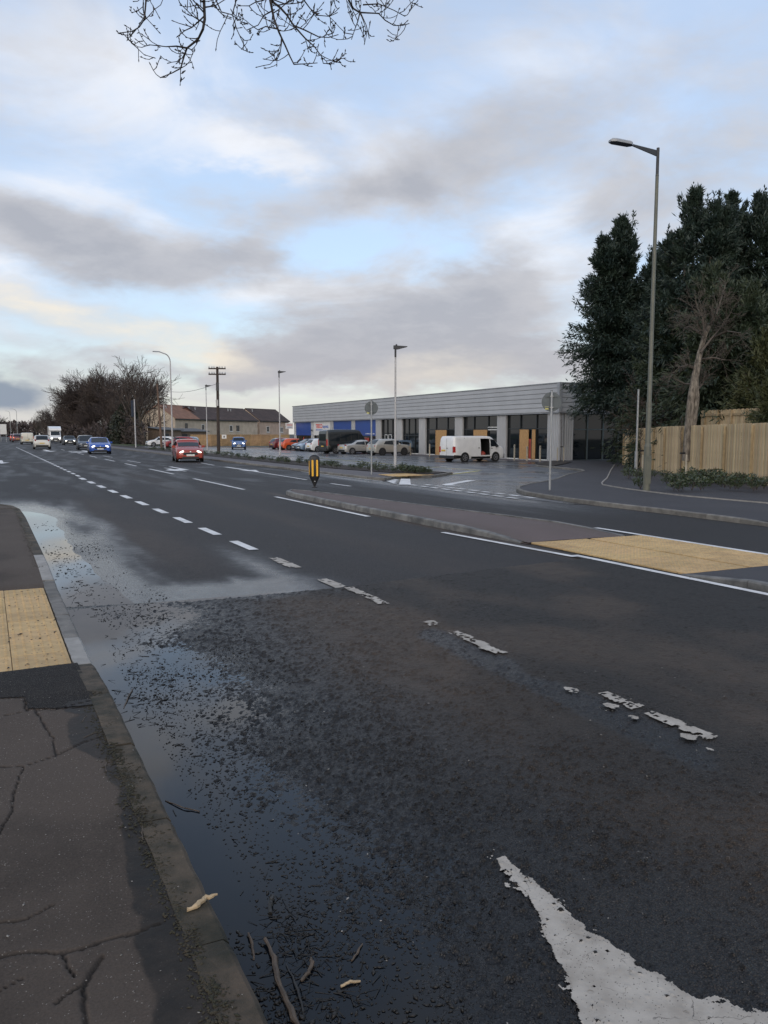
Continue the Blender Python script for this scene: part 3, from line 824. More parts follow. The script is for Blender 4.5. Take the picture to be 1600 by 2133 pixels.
# the crossing: buff slabs level with the road, and the island going on beyond it
poly_sheet('slab_bed', [(8.0, 6.98), (10.5, 6.98), (10.5, 10.23), (8.0, 10.23)], .010, M['joint'], island)
for i in range(6):
    for j in range(9):
        x = 8.22 + i * .402 + (.085 if i > 2 else 0); y = 7.19 + j * .402
        if y > 10.4: continue
        lay_slab(x, y, G(x) + .034 + random.uniform(-.002, .002), island)
xs2 = np.linspace(8.05, 10.4, 12); ys2 = np.linspace(2, 6.98, 20)
X2, Y2 = np.meshgrid(xs2, ys2); X2 = X2.ravel(); Y2 = Y2.ravel()
o = link_mesh('island_far_part', np_mesh('island_far_part', np.stack([X2, Y2, Gn(X2) + np.interp(Y2, [2, 6.2, 6.98], [.10, .10, .03])], 1), grid_faces(20, 12)[:, ::-1], True,
              {'wet': np.zeros(len(X2)), 'dirt': np.zeros(len(X2))}), M['path'], island)
kerb_run([(10.52, 2.0), (10.52, 7.0)], lambda p: isl_h(p[1]) + .005, island, M['kerb_grey'])
kerb_run([(7.94, 7.02), (7.94, 2.0)], lambda p: isl_h(p[1]) + .005, island, M['kerb_grey'])

# ------------------------------------------------------------------ right-hand footway, car park, verge
K1 = [(14.25, 2), (14.30, 10.4), (14.40, 13.2), (14.42, 16.2), (14.84, 19.07), (15.45, 20.5), (16.3, 21.6), (17.4, 22.65), (19.2, 23.9), (20.9, 25.2), (24.6, 28.7), (28.2, 31.6), (29.6, 33.4), (30.1, 35.4), (31.4, 39.7), (36.0, 44.3), (39.4, 47.4)]
def carpark_wet(x, y):
    st = fbm(x * .8, y * .22, 21) - .5; s2 = fbm(x * .5, y * .5, 22) - .5
    a = .75 * sstep(s2 + .22 * sstep(24 - x, 0, 5) + .12, -.05, .28)
    b = .8 * sstep(st + .05, -.05, .2) * sstep(y, 30, 40)
    return np.clip(np.maximum(a, b), 0, 1)
def carpark_z(x, y):
    return .007 + .004 * (fbm(x * .6, y * .6, 23) - .5)
cp = grid_sheet('car_park', np.concatenate([np.arange(14.02, 42, .28), [43, 48]]), np.concatenate([np.arange(16, 60, .3), np.arange(60, 126, 1.0)]), M['carpark'], carpark_z,
                {'wet': carpark_wet, 'dirt': lambda x, y: np.zeros(x.shape)})
ft = poly_sheet('footpath', [(x + .12, y - .02) for x, y in K1] + [(40.45, 48.2), (75, 49.2), (75, 2), (14.4, 2)], .098, M['path'], kind='structure')
for an in ('wet', 'dirt'): ft.data.attributes.new(an, 'FLOAT', 'POINT')
def k1_h(p):
    return float(np.interp(p[1], [2, 9.5, 11.2, 100], [.03, .045, .115, .115]))
kerb_run(K1[::-1], k1_h, ft, M['kerb'], step=.915)
apron = poly_sheet('shop_apron', [(37.2, 45.6), (40.6, 48.3), (41.3, 112), (37.6, 112)], .016, M['verge_path'], kind='structure')
for an in ('wet', 'dirt'): apron.data.attributes.new(an, 'FLOAT', 'POINT')
# verge footway beside the road, with kerb round the mouth of the car park
K2 = [(14.04, 190), (14.04, 60), (14.05, 30.0), (14.08, 28.4), (14.4, 27.75), (15.1, 28.6), (15.9, 29.3), (16.4, 29.45)]
vf = poly_sheet('verge_footway', [(14.12, 190), (14.12, 28.6), (14.4, 27.95), (15.05, 28.75), (15.9, 29.4), (17.5, 29.4), (20.0, 31.65), (18.9, 33.3), (18.55, 35), (18.5, 190)], .098, M['verge_path'], kind='structure')
for an in ('wet', 'dirt'): vf.data.attributes.new(an, 'FLOAT', 'POINT')
kerb_run([(14.04, 62), (14.05, 30.0), (14.08, 28.4), (14.4, 27.75), (15.1, 28.6), (15.9, 29.3), (16.4, 29.45)], lambda p: float(np.interp(p[0], [14.2, 15.8, 16.4], [.115, .10, .04])), vf, M['kerb'])
mb = MB()
mb.add([(14.04, 62, G(14) - .1), (14.04, 190, G(14) - .1), (14.06, 62, G(14) + .112), (14.06, 190, G(14) + .112), (14.17, 62, G(14.2) + .115), (14.17, 190, G(14.2) + .115)], [(0, 1, 3, 2), (2, 3, 5, 4)])
mb.build('kerb_line', M['kerb'], vf)
kerb_run([(16.4, 29.45), (17.6, 29.42), (18.3, 30.0), (20.05, 31.65)], lambda p: float(np.interp(p[0], [16.4, 18.5, 20], [.10, .11, .12])), vf, M['kerb'], step=.6)
poly_sheet('slab_bed', [(15.0, 28.4), (15.75, 29.15), (16.6, 29.4), (17.7, 29.6), (18.0, 31.6), (16.2, 31.0), (15.2, 29.9)], .104, M['joint'], vf)
for i in range(6):
    for j in range(4):
        x = 15.55 + i * .402 + j * .05; y = 29.2 + j * .402 + i * .12
        lay_slab(x, y, G(x) + .118, vf, .25)
strip_front = [(17.4, 29.6), (16.6, 33.0), (16.1, 37), (15.9, 45), (15.9, 130)]
strip_back = [(18.5, 130), (18.5, 45), (18.5, 35), (19.0, 33.2), (19.8, 31.7)]
strip = poly_sheet('planting_strip', strip_front + strip_back, .125, M['soil'], kind='structure')
kerb_run([(20.05, 31.6), (18.75, 33.4), (18.6, 35), (18.6, 60)], lambda p: .12, vf, M['kerb_new'], width=.06)
# planting bed by the timber fence
bed_edge = [(18.7, 9), (18.6, 13.7), (18.55, 16.45), (18.95, 18.2), (19.5, 20.1), (20.2, 21.6), (21.5, 22.9), (23.8, 25.1), (30.2, 31.6), (37.2, 38.6)]
FENCE = [(38.3, 38.9), (31.6, 29.4), (27.3, 21.2), (23.4, 12.6), (21.0, 7.0)]
bd = [(x, y, G(x) + .13) for x, y in bed_edge] + [(x + .4, y - .2, G(x) + .24) for x, y in FENCE]
bed = poly_sheet('planting_bed', bd, 0, M['soil'], kind='structure')
kerb_run(bed_edge, lambda p: .135, ft, M['kerb_new'], width=.055, step=.9)
corner_bed = poly_sheet('corner_bed', [(31.6, 39.9), (36.0, 44.4), (38.6, 46.6), (38.0, 43.8), (34.2, 40.2), (31.2, 37.6), (30.5, 36.3)], .14, M['soil'], kind='structure')
verge_grass = poly_sheet('grass_verge', [(-2, 150), (1.6, 190), (1.4, 320), (-60, 330), (-60, 140)], .06, M['grass'], kind='structure')
field = poly_sheet('rough_field', [(18.6, 126), (60, 126), (60, 400), (14.3, 400), (14.3, 190), (18.6, 190)], .05, M['grass'], kind='structure')

# ------------------------------------------------------------------ painted markings (parts of the road)
def mark(name, poly, dz=.009, mat='paint_far', parent=None):
    n = max(abs(p[0] - q[0]) + abs(p[1] - q[1]) for p in poly for q in poly)
    return poly_sheet(name, poly, dz, M[mat], parent or road)
def dash(x0, y0, x1, y1, w, name='lane_dash', dz=.009, mat='paint_far', parent=None):
    d = Vector((x1 - x0, y1 - y0, 0)).normalized(); n_ = Vector((-d.y, d.x, 0)) * w / 2
    return mark(name, [(x0 - n_.x, y0 - n_.y), (x1 - n_.x, y1 - n_.y), (x1 + n_.x, y1 + n_.y), (x0 + n_.x, y0 + n_.y)], dz, mat, parent)
def worn_mark(name, poly, cell, mat, parent, seed, zfun, lift=.003, rag=.02, hole=.10, freq=14):
    """paint with frayed edges and pits: a fine mesh that follows the surface"""
    x0, x1 = min(p[0] for p in poly) - .05, max(p[0] for p in poly) + .05
    y0, y1 = min(p[1] for p in poly) - .05, max(p[1] for p in poly) + .05
    xs, ys = np.arange(x0, x1, cell), np.arange(y0, y1, cell)
    X, Y = np.meshgrid(xs, ys); X = X.ravel(); Y = Y.ravel()
    wx = X + rag * (fbm(X * freq, Y * freq, seed, 3) - .5) * 2; wy = Y + rag * (fbm(X * freq, Y * freq, seed + 3, 3) - .5) * 2
    ins = in_poly(wx, wy, poly)
    pit = lumps(X + .01 * fbm(X * 60, Y * 60, 2), Y, cell * 2.6, seed + 1); p2 = fbm(X * 7, Y * 7, seed + 6)
    ins &= ~((pit[0] > .45) & (pit[1] > 1 - hole * (.3 + 1.8 * sstep(p2, .42, .68))))
    F = grid_faces(len(ys), len(xs))[:, ::-1]; F = F[ins[F].all(1)]
    if len(F) == 0: return None
    us = np.unique(F); rm = -np.ones(len(X), int); rm[us] = np.arange(len(us))
    Z = Gn(X) + zfun(X, Y) + lift
    return link_mesh(name, np_mesh(name, np.stack([X, Y, Z], 1)[us], rm[F], True), M[mat], parent)
def coarse_top(x, y):
    z, _, _ = coarse_fields(x, y)
    xs_ = x + .40 * (fbm(x * 1.5, y * .8, 41) - .5) - .055 * np.maximum(y - 2.5, 0)
    zl = .003 + .0085 * sstep(xs_, .80, 1.55) + .0135 * sstep(xs_, 1.45, 2.5) + .006 * (fbm(x * 1.5, y * .8, 41) - .5) + .004 * sstep(x, 2.2, 4.0)
    return np.maximum(z, zl + .0075) * .35 + (zl + .0075) * .65 + .0015
# big worn arrow at our feet
ARROW = [(1.789, 2.469), (1.836, 2.467), (1.825, 2.419), (1.833, 2.357), (1.808, 2.330), (1.835, 2.288), (1.826, 2.248), (1.839, 2.199), (1.814, 2.135), (1.830, 2.100), (1.810, 2.029), (1.821, 1.977), (1.808, 1.938), (1.827, 1.871), (1.825, 1.816), (1.851, 1.775), (1.828, 1.721), (1.857, 1.656), (1.862, 1.592), (1.874, 1.528), (1.932, 1.487), (1.964, 1.427), (2.047, 1.375), (1.933, 1.249), (1.436, 1.497), (1.488, 1.604), (1.526, 1.667), (1.547, 1.725), (1.584, 1.791), (1.601, 1.846), (1.620, 1.917), (1.662, 1.996), (1.701, 2.083), (1.734, 2.148), (1.743, 2.194), (1.755, 2.240), (1.741, 2.312), (1.777, 2.346), (1.764, 2.391)]
A_T = [(x + .02 * 0, y) for x, y in ARROW]
worn_mark('turn_arrow', A_T, .0045, 'paint', worn, 91, coarse_top, .0025, .016, .008)
worn_mark('paint_flake', A_T, .005, 'paint', worn, 191, coarse_top, .0012, .055, .7, 14)
# centre line: crisp dashes far off, flaked fragments near the camera
for (ya, yb, hole, rag) in ((2.94, 3.42, .5, .03), (3.52, 3.86, .6, .035)):
    worn_mark('lane_dash', [(3.60, ya), (3.72, ya), (3.70, yb), (3.60, yb)], .008, 'paint', worn, int(ya * 37), coarse_top, .0015, rag, hole * .6, 9)
for (x, y, r_) in ((3.50, 3.98, .05), (3.52, 3.62, .05), (3.50, 3.40, .035), (3.55, 3.03, .045), (3.52, 2.85, .02)):
    worn_mark('paint_flake', [(x + r_ * 1.0 * math.cos(a), y + r_ * 1.3 * math.sin(a)) for a in [k * .7 for k in range(9)]], .007, 'paint', worn, int(y * 91), coarse_top, .0015, .016, .1, 20)
for (ya, yb, hole, rag) in ((4.90, 5.70, .5, .04), (5.95, 6.12, .6, .03), (6.95, 7.92, .3, .03)):
    worn_mark('lane_dash', [(3.53, ya), (3.66, ya), (3.67, yb), (3.55, yb)], .011, 'paint', worn, int(ya * 37), coarse_top, .002, rag, hole * .6, 8)
for (ya, yb, xo) in ((8.06, 8.66, .0), (9.55, 10.5, -.01)):
    worn_mark('lane_dash', [(3.52 + xo, ya), (3.70 + xo, ya), (3.69 + xo, yb), (3.54 + xo, yb)], .014, 'paint', road, int(ya * 37), road_z, .008, .03, .15, 5)
y = 11.35
k = 0
while y < 33:
    L_ = .95 + .012 * y
    x = float(np.interp(y, [11, 20, 31], [3.60, 3.47, 3.30]))
    dash(x, y, x - .012, y + L_, .13 + .002 * y, 'lane_dash', .008, 'paint_far')
    k += 1
    y += 1.98 + .03 * (y - 11)
y = 34
while y < 110:
    dash(3.36, y, 3.36, y + 1.2, .14, 'lane_dash', .008)
    y += 2.0
# solid line by the island, with the gap beside its head
worn_mark('edge_line', [(7.86, 4.6), (7.98, 4.6), (7.92, 8.75), (7.80, 8.75)], .022, 'paint', road, 300, lambda x, y: np.full(x.shape, .012), .018, .012, .05, 6) if False else None
dash(7.80, 3.0, 7.74, 8.8, .12, 'edge_line', .037, 'paint_far')
dash(7.74, 8.79, 7.46, 12.1, .12, 'edge_line', .012, 'paint_far')
dash(7.44, 15.2, 7.38, 21.2, .13, 'edge_line', .010, 'paint_far')
# lane dashes further on
for (ya, yb) in ((24.4, 31.2), (35.0, 40.7), (44.7, 48.6), (52.9, 57.5), (62, 66.5), (71, 75.5), (80, 84.5), (89, 93)):
    dash(7.42, ya, 7.40, yb, .13)
for (ya, yb) in ((24.9, 26.6), (29.2, 39.0), (45, 49), (54, 58)):
    dash(11.5 if ya < 30 else 11.9, ya, 11.4 + .03 * (yb - 25), yb, .13)
for (ya, yb) in ((37.6, 41.9), (50.0, 54.0), (62, 66)):
    dash(8.55, ya, 8.4, yb, .12)
dash(10.72, 6.0, 10.72, 11.6, .13, 'edge_line', .010, 'paint_far')
# lane arrows
def arrow_shape(x, y, s, turn=0, name='turn_arrow'):
    """arrow pointing towards -Y (read by oncoming drivers); turn: side barb"""
    p = [(-.10, 5.0), (.10, 5.0), (.10, 1.6), (.38, 1.6), (0, 0), (-.38, 1.6), (-.10, 1.6)]
    if turn:
        p = [(-.09, 5.0), (.09, 5.0), (.09, 2.3), (.55 * turn, 1.7), (.55 * turn, 2.3), (1.05 * turn, 1.0), (.55 * turn, -.1), (.55 * turn, .6), (-.09, 1.2)]
        if turn < 0: p = [(-a, b) for a, b in [(-.09, 5.0), (.09, 5.0), (.09, 2.3), (.55, 1.7), (.55, 2.3), (1.05, 1.0), (.55, -.1), (.55, .6), (-.09, 1.2)]][::-1]
    mark(name, [(x + a * s, y + b * s) for a, b in p], .010)
arrow_shape(9.0, 37.9, 1.1, -1)
arrow_shape(11.85, 36.4, 1.2)
arrow_shape(5.6, 82, 2.0)
arrow_shape(9.1, 78, 2.0, -1)
arrow_shape(.75, 49.5, 1.2)
# give-way dashes across the mouth, hatching and bar by the kerb
for x in (13.78, 14.42):
    for k in range(9):
        y = 18.2 + k * .78
        dash(x + .02 * k, y, x + .02 * k, y + .5, .2, 'give_way_dash', .016)
mark('give_way_bar', [(13.55, 25.1), (14.0, 25.0), (15.95, 28.55), (15.62, 28.75)], .017)
for k in range(4):
    t = k / 3
    dash(13.75 + .42 * k, 25.75 + .72 * k, 14.3 + .28 * k, 27.4 + .35 * k, .16, 'hatch_line', .017)
mark('lane_arrow', [(14.95, 24.1), (15.55, 24.0), (15.5, 24.5), (18.1, 26.75), (17.85, 27.0), (15.2, 24.75)], .017)
dash(14.0, 27.3, 13.9, 36, .10, 'edge_line', .009)
# car park lines
dash(17.7, 29.75, 23.6, 34.6, .16, 'yellow_line', .017, 'yellow', cp)
dash(18.2, 30.4, 23.3, 34.75, .14, 'edge_line', .017, 'paint_far', cp)
dash(24.2, 35.2, 23.2, 41.5, .13, 'yellow_line', .017, 'yellow', cp)
dash(23.2, 41.5, 24.5, 62, .13, 'yellow_line', .017, 'yellow', cp)
dash(22.5, 37.5, 22.7, 58, .14, 'bay_line', .017, 'paint_far', cp)
dash(25.6, 58, 25.8, 90, .14, 'bay_line', .017, 'paint_far', cp)
for k in range(9):
    dash(19.2, 46 + k * 2.6, 22.6, 46 + k * 2.6, .1, 'bay_line', .017, 'paint_far', cp)
for k in range(16):
    dash(31.8, 55 + k * 2.6, 37.0, 55 + k * 2.6, .1, 'bay_line', .017, 'paint_far', cp)
dash(31.4, 44.2, 35.5, 46.0, .1, 'bay_line', .017, 'paint_far', cp)

# ================================================================== survey helpers: bearing + distance -> plan position, sight line -> height
def plan(u, d):
    """plan position of something standing on the ground, seen u photo-pixels across, d metres off along the camera's axis"""
    r_ = (u - 800) / 1603 * d
    f_ = (d - 1.95 * math.sin(R(PITCH))) / math.cos(R(PITCH))
    return (f_ * math.sin(R(YAW)) + r_ * math.cos(R(YAW)), f_ * math.cos(R(YAW)) - r_ * math.sin(R(YAW)))
def level(v, d):
    """height read off the photograph for a thing whose foot is d metres off"""
    f_ = (d - 1.95 * math.sin(R(PITCH))) / math.cos(R(PITCH)); k = (1066.5 - v) / 1603
    return EYE + f_ * (-math.sin(R(PITCH)) + math.cos(R(PITCH)) * k) / (math.cos(R(PITCH)) + math.sin(R(PITCH)) * k)

# ------------------------------------------------------------------ retail building
BX, BY, BH = 40.58, 48.34, -.69
bz = G(BX)
shop = empty('retail_building', (BX, BY, bz), BH * -1)
tag(shop, 'long low retail building with silver grey cladding, blue panels and dark shop windows', 'building')
LEN, DEEP, TOP, CB = 61.3, 18.0, 6.2, 3.90
mb = MB()
mb.box(.45, DEEP, .45, LEN, -.3, TOP - .25)
mb.build('inner_block', M['clad_gap'], shop)
mb = MB(); mb.box(-.32, DEEP, -.32, LEN + .1, TOP - .02, TOP + .05); mb.build('roof_edge', M['clad_trim'], shop)
nb = 6; bh = (TOP - .03 - CB) / nb
for k in range(nb):
    z0 = CB + k * bh; z1 = z0 + bh
    prof = [(-.20, z0 + .026), (-.262, z0 + .03), (-.268, z0 + .07), (-.255, z1 - .012), (-.245, z1), (.40, z1), (.40, z0 + .026)]
    me = MB().prism(prof, 'y', -.06, LEN).build('cladding_panel', M['clad'], shop)
    prof2 = [(-p[0], p[1]) for p in prof]
    pm = MB().prism([(p[0], p[1]) for p in prof], 'x', -.06, DEEP)
    pm.build('cladding_panel', M['clad'], shop)
    MB().box(-.215, .3, -.06, LEN, z0 - .005, z0 + .0255).build('shadow_joint', M['clad_gap'], shop)
    MB().box(-.06, DEEP, -.215, .3, z0 - .005, z0 + .025).build('shadow_joint', M['clad_gap'], shop)
MB().box(-.34, -.058, -.34, -.058, CB, TOP - .01).build('corner_trim', M['clad_trim'], shop)
MB().box(-.28, .4, -.28, LEN, CB - .07, CB - .008).build('soffit_trim', M['clad_trim'], shop)
MB().box(.41, DEEP, -.28, .4, CB - .07, CB - .008).build('soffit_trim', M['clad_trim'], shop)
def ribbed(name, a, b, axis, z0, z1, face=-.10):
    """pilaster of vertical ribbed sheet"""
    n = max(3, round((b - a) / .22)); s_ = (b - a) / n
    prof = []
    for i in range(n):
        t = a + i * s_
        prof += [(t, face + .05), (t + s_ * .28, face + .05), (t + s_ * .38, face), (t + s_ * .92, face)]
    prof += [(b, face + .05), (b, .45), (a, .45)]
    mb = MB()
    mb.prism([(q[1], q[0]) for q in prof] if axis == 'y' else prof, 'z', z0, z1)
    return mb.build(name, M['clad'], shop)
BAYS = [('A', 1.38, 7.14), ('B', 8.45, 14.26), ('C', 15.57, 21.43), ('D', 22.76, 26.67), ('E', 28.05, 31.92), ('F', 33.2, 39.2), ('G', 40.2, 46.15), ('H', 47.15, 53.3), ('I', 54.2, 60.55)]
edges = [0.0] + [v for b in BAYS for v in b[1:]] + [61.2]
for a, b in zip(edges[0::2], edges[1::2]):
    ribbed('pilaster', a if a else -.10, b, 'y', -.05, CB - .07)
ribbed('pilaster', .0, 1.35, 'x', -.05, CB - .07)
def shopfront(a, b, cols, transom, axis='y', mull='mull_dark', top=CB - .07, sill=True):
    t = [a] + cols + [b]
    for i in range(len(t) - 1):
        lo, hi = t[i] + .03, t[i + 1] - .03
        for z0, z1 in ((.12, transom - .04), (transom + .04, top - .05)):
            m_ = MB()
            (m_.box(.20, .23, lo, hi, z0, z1) if axis == 'y' else m_.box(lo, hi, .20, .23, z0, z1))
            m_.build('window_pane', M['glass'], shop)
    for x in t:
        w = .035 if mull == 'mull_dark' else .06
        m_ = MB()
        (m_.box(.11, .24, x - w, x + w, .05, top) if axis == 'y' else m_.box(x - w, x + w, .11, .24, .05, top))
        m_.build('mullion', M[mull], shop)
    for z, h in ((transom, .04), (top - .03, .03)):
        m_ = MB()
        (m_.box(.13, .235, a, b, z - h, z + h) if axis == 'y' else m_.box(a, b, .13, .235, z - h, z + h))
        m_.build('transom', M[mull], shop)
    if sill:
        m_ = MB()
        (m_.box(.06, .30, a, b, .0, .10) if axis == 'y' else m_.box(a, b, .06, .30, .0, .10))
        m_.build('sill', M['white_frame' if axis == 'y' else 'mullion'], shop)
shopfront(1.38, 7.14, [3.07, 5.32], 2.62)
shopfront(8.45, 14.26, [10.15, 12.5], 2.62)
shopfront(15.57, 21.43, [17.3, 19.55], 2.62)
shopfront(22.76, 26.67, [24.0, 25.4], 2.0)
shopfront(28.05, 31.92, [29.3, 30.6], 2.0)
shopfront(1.35, 16.5, [3.0, 4.66, 6.32, 7.98, 9.64, 11.3, 12.96, 14.6], 2.55, 'x', 'mullion', sill=True)
def boarded(a, b, label, ajar=0.0):
    d_ = MB().box(.03, .065, a, b, .06, 2.56).build('boarded_door', M['osb'], shop)
    d_['label'] = label
    MB().box(.02, .105, b + .002, b + .07, .04, 2.62).build('door_frame', M['trim'], shop)
boarded(4.02, 5.26, 'door covered with a pale strand board sheet')
boarded(3.10, 3.55, 'narrow strand board sheet beside the open doorway')
MB().box(.07, .10, 3.56, 4.0, .08, 1.75).build('door_leaf', M['inside_red'], shop)
boarded(10.2, 12.44, 'doorway closed with a strand board sheet')
boarded(17.36, 19.48, 'doorway closed with a strand board sheet')
for z in (2.52, 2.74):
    MB().box(.05, .10, 8.5, 10.1, z, z + .08).build('door_head', M['white_frame'], shop)
m_ = MB()
for y0 in (29.5, 30.45):
    m_.box(.12, .16, y0, y0 + .07, .12, 2.1); m_.box(.12, .16, y0 + .72, y0 + .79, .12, 2.1); m_.box(.12, .16, y0, y0 + .79, 2.03, 2.1)
m_.build('white_door_frame', M['white_frame'], shop)
def flat_panel(name, a, b, z0, z1, mat, proud=-.02):
    return MB().box(proud, .22, a, b, z0, z1).build(name, M[mat], shop)
for a, b in ((33.25, 39.15), (40.25, 46.1), (54.25, 60.5)):
    flat_panel('blue_panel', a, b, 1.93, CB - .075, 'blue_panel')
sign = flat_panel('white_sign_panel', 47.2, 53.25, 1.95, CB - .075, 'white_panel', -.05)
for a, b in ((33.2, 39.2), (40.2, 46.15), (47.15, 53.3), (54.2, 60.55)):
    shopfront(a, b, [a + (b - a) * k / 3 for k in (1, 2)], 1.86, top=1.93)
m_ = MB(); m_.box(.10, .115, 35.4, 38.0, .3, 1.7); m_.build('window_display', M['inside_red'], shop)
m_ = MB(); m_.prism([(57.0, .2), (58.3, .2), (58.2, 1.2), (57.7, 1.75), (57.3, 1.2)], 'x', .10, .118); m_.build('window_display', M['inside_red'], shop)

def text_mesh(name, s_, size, mat, parent, loc, rot, depth=.01, bold=0.0, align='CENTER'):
    c = bpy.data.curves.new(name, 'FONT')
    c.body = s_; c.size = size; c.extrude = depth; c.align_x = align; c.offset = bold
    tmp = bpy.data.objects.new(name, c); COL.objects.link(tmp)
    dg = bpy.context.evaluated_depsgraph_get(); dg.update()
    me = bpy.data.meshes.new_from_object(tmp.evaluated_get(dg))
    bpy.data.objects.remove(tmp)
    me.materials.clear()
    o = link_mesh(name, me, mat, parent, loc)
    o.rotation_euler = rot
    return o
face_rot = (R(90), 0, R(-90))
text_mesh('lettering', 'TESCO', .78, M['sign_red'], sign, (-.062, 51.2, 2.95), face_rot, bold=.012)
text_mesh('lettering', 'express', .66, M['sign_blue'], sign, (-.062, 48.85, 2.95), face_rot)
m_ = MB()
for k in range(5): m_.prism([(52.45 - k * .52, 2.62), (52.1 - k * .52, 2.62), (52.02 - k * .52, 2.78), (52.37 - k * .52, 2.78)], 'x', -.065, -.052)
m_.build('sign_dashes', M['sign_blue'], sign)
m_ = MB()
for k in range(9): m_.box(-.032, -.021, 33.7 + k * .28, 33.9 + k * .28, 2.12, 2.2 + .05 * (k % 3 == 0))
m_.build('small_print', M['white_print'], shop)
ps = MB().box(-1.45, -.32, 61.05, 61.17, 2.9, 3.75).build('projecting_sign', M['white_panel'], shop)
for t_, z, s_ in (('TESCO', 3.36, .30), ('express', 3.06, .24)):
    text_mesh('lettering', t_, s_, M['sign_red' if z > 3.2 else 'sign_blue'], ps, (-.88, 61.04, z), (R(90), 0, 0))
m_ = MB(); m_.box(-.30, -.16, 53.5, 53.7, 2.55, 2.75); m_.tube([(-.1, 53.6, 2.7), (-.3, 53.6, 2.72)], .03); m_.build('wall_camera', M['dark_metal'], shop)
m_ = MB(); m_.lathe([(.02, 0), (.10, .02), (.10, .10), (.02, .13)], 10, -.16, 39.7); o = m_.build('wall_lamp', M['white_frame'], shop); o.location.z = 2.5

# slim timber posts on the apron in front of the shops
def small_post(u, d, h, w=.09, mat='post_pale', label='', group=None, name='timber_post', cat='post'):
    x, y = plan(u, d)
    t = empty(name, (x, y, G(x)))
    MB().bbox(-w / 2, w / 2, -w / 2, w / 2, -.2, h, .012).build('post', M[mat], t)
    MB().box(-w / 2 - .012, w / 2 + .012, -w / 2 - .012, w / 2 + .012, h * .86, h * .90).build('band', M['galv'], t)
    return tag(t, label, cat, group)
for u, d, h, lb in ((1125, 60.4, 1.25, 'pale low post standing in front of the open orange doorway'), (1071.5, 63.0, 1.3, 'pale low post left of the strand board door nearest the corner'),
                    (1098, 61.5, 1.2, 'pale low post right in front of the strand board door by the building corner'), (895, 73, 1.2, 'pale low post standing beside the rear of the white van'), (855, 77, 1.2, 'pale low post ahead of the champagne crossover')):
    small_post(u, d, h, .10, 'post_pale', lb, 'low posts along the shop fronts')

# ------------------------------------------------------------------ terraced houses beyond the car park
def house(u0, d0, u1, d1, z_eave, z_ridge, roof_mat, wall_mat, wins, label, deep=8.5, pots=()):
    (xa, ya), (xb, yb) = plan(u0, d0), plan(u1, d1)
    L_ = math.hypot(xb - xa, yb - ya); hd = math.degrees(math.atan2(yb - ya, xb - xa))
    t = empty('terraced_house', (xa, ya, G(xa)), -hd)
    g0 = G(xa); ze, zr = z_eave - g0, z_ridge - g0
    wl = MB().prism([(0, -.5), (0, ze), (deep / 2, zr - .12), (deep, ze), (deep, -.5)], 'x', 0, L_ - .01)
    wl.build('wall', M[wall_mat], t)
    rf = MB()
    o_ = .35; sl = (zr - ze) / (deep / 2)
    rf.prism([(-o_, ze - o_ * sl + .02), (deep / 2, zr + .02), (deep + o_, ze - o_ * sl + .02), (deep + o_, ze - o_ * sl + .16), (deep / 2, zr + .18), (-o_, ze - o_ * sl + .16)], 'x', -.15, L_ + .1)
    roof = rf.build('roof', M[roof_mat], t)
    MB().box(-.15, L_ + .1, -o_ - .06, -o_, ze - o_ * sl - .12, ze - o_ * sl + .08).build('gutter', M['trim'], t)
    MB().prism([(deep / 2 - .16, zr + .12), (deep / 2, zr + .24), (deep / 2 + .16, zr + .12)], 'x', -.15, L_ + .1).build('ridge_tile', M[roof_mat], roof)
    for fx in pots:
        zc = ze + (zr - ze) * .72
        p_ = MB(); p_.tube([(fx, deep / 2 * .72, zc), (fx, deep / 2 * .72, zc + .65)], .13, 8); p_.tube([(fx, deep / 2 * .72, zc + .65), (fx, deep / 2 * .72, zc + .72)], .2, 8)
        p_.build('vent_pipe', M['clad_trim'], roof)
    for wx, wz, ww, wh, white in wins:
        f_ = MB()
        for q in ((wx, wx + .09, wz, wz + wh), (wx + ww - .09, wx + ww, wz, wz + wh), (wx + .09, wx + ww - .09, wz, wz + .09), (wx + .09, wx + ww - .09, wz + wh - .09, wz + wh)):
            f_.box(q[0], q[1], -.06, .02, q[2], q[3])
        if white > 1: f_.box(wx + ww / 2 - .04, wx + ww / 2 + .04, -.05, .02, wz + .09, wz + wh - .09)
        fr = f_.build('window', M['white_frame' if white else 'mull_dark'], t)
        MB().box(wx + .09, wx + ww - .09, -.03, .0, wz + .09, wz + wh - .09).build('pane', M['house_glass'], fr)
        MB().box(wx - .12, wx + ww + .12, -.14, .01, wz - .12, wz - .005).build('sill', M['white_frame'], fr)
    return tag(t, label, 'house', 'terraced houses behind the car park')
ZE, ZR = 4.85, 7.55
house(366, 160, 415, 168.5, ZE, ZR, 'roof_new', 'render', [(3.6, 2.9, 1.0, 1.35, 0)], 'terraced house with bright orange brown roof tiles at the left end of the row', pots=(1.4,))
house(415, 168.6, 468, 178, ZE, ZR, 'roof_old', 'render', [(1.0, 2.9, 1.15, 1.3, 1)], 'terraced house with dark brown roof standing right of the orange brown roof', pots=(.9, 3.2))
house(468, 178.1, 537, 190, ZE, ZR, 'roof_old', 'render', [(1.9, 2.75, 1.2, 1.4, 1), (4.6, 2.75, 1.1, 1.4, 0)], 'terraced house with two upper windows above the blue car with its headlights on', pots=(5.6, 6.6))
house(541, 193.5, 577, 200, ZE + .1, ZR + .25, 'roof_old', 'render_b', [(2.9, 2.75, 1.2, 1.45, 1)], 'pinkish terraced house right of the step in the roof line', pots=(1.2,))
house(577, 200.1, 602, 205, ZE + .1, ZR + .25, 'roof_old', 'render_b', [(1.5, 2.8, 1.25, 1.35, 2)], 'pinkish terraced house at the right end of the row beside the blue shop panel')
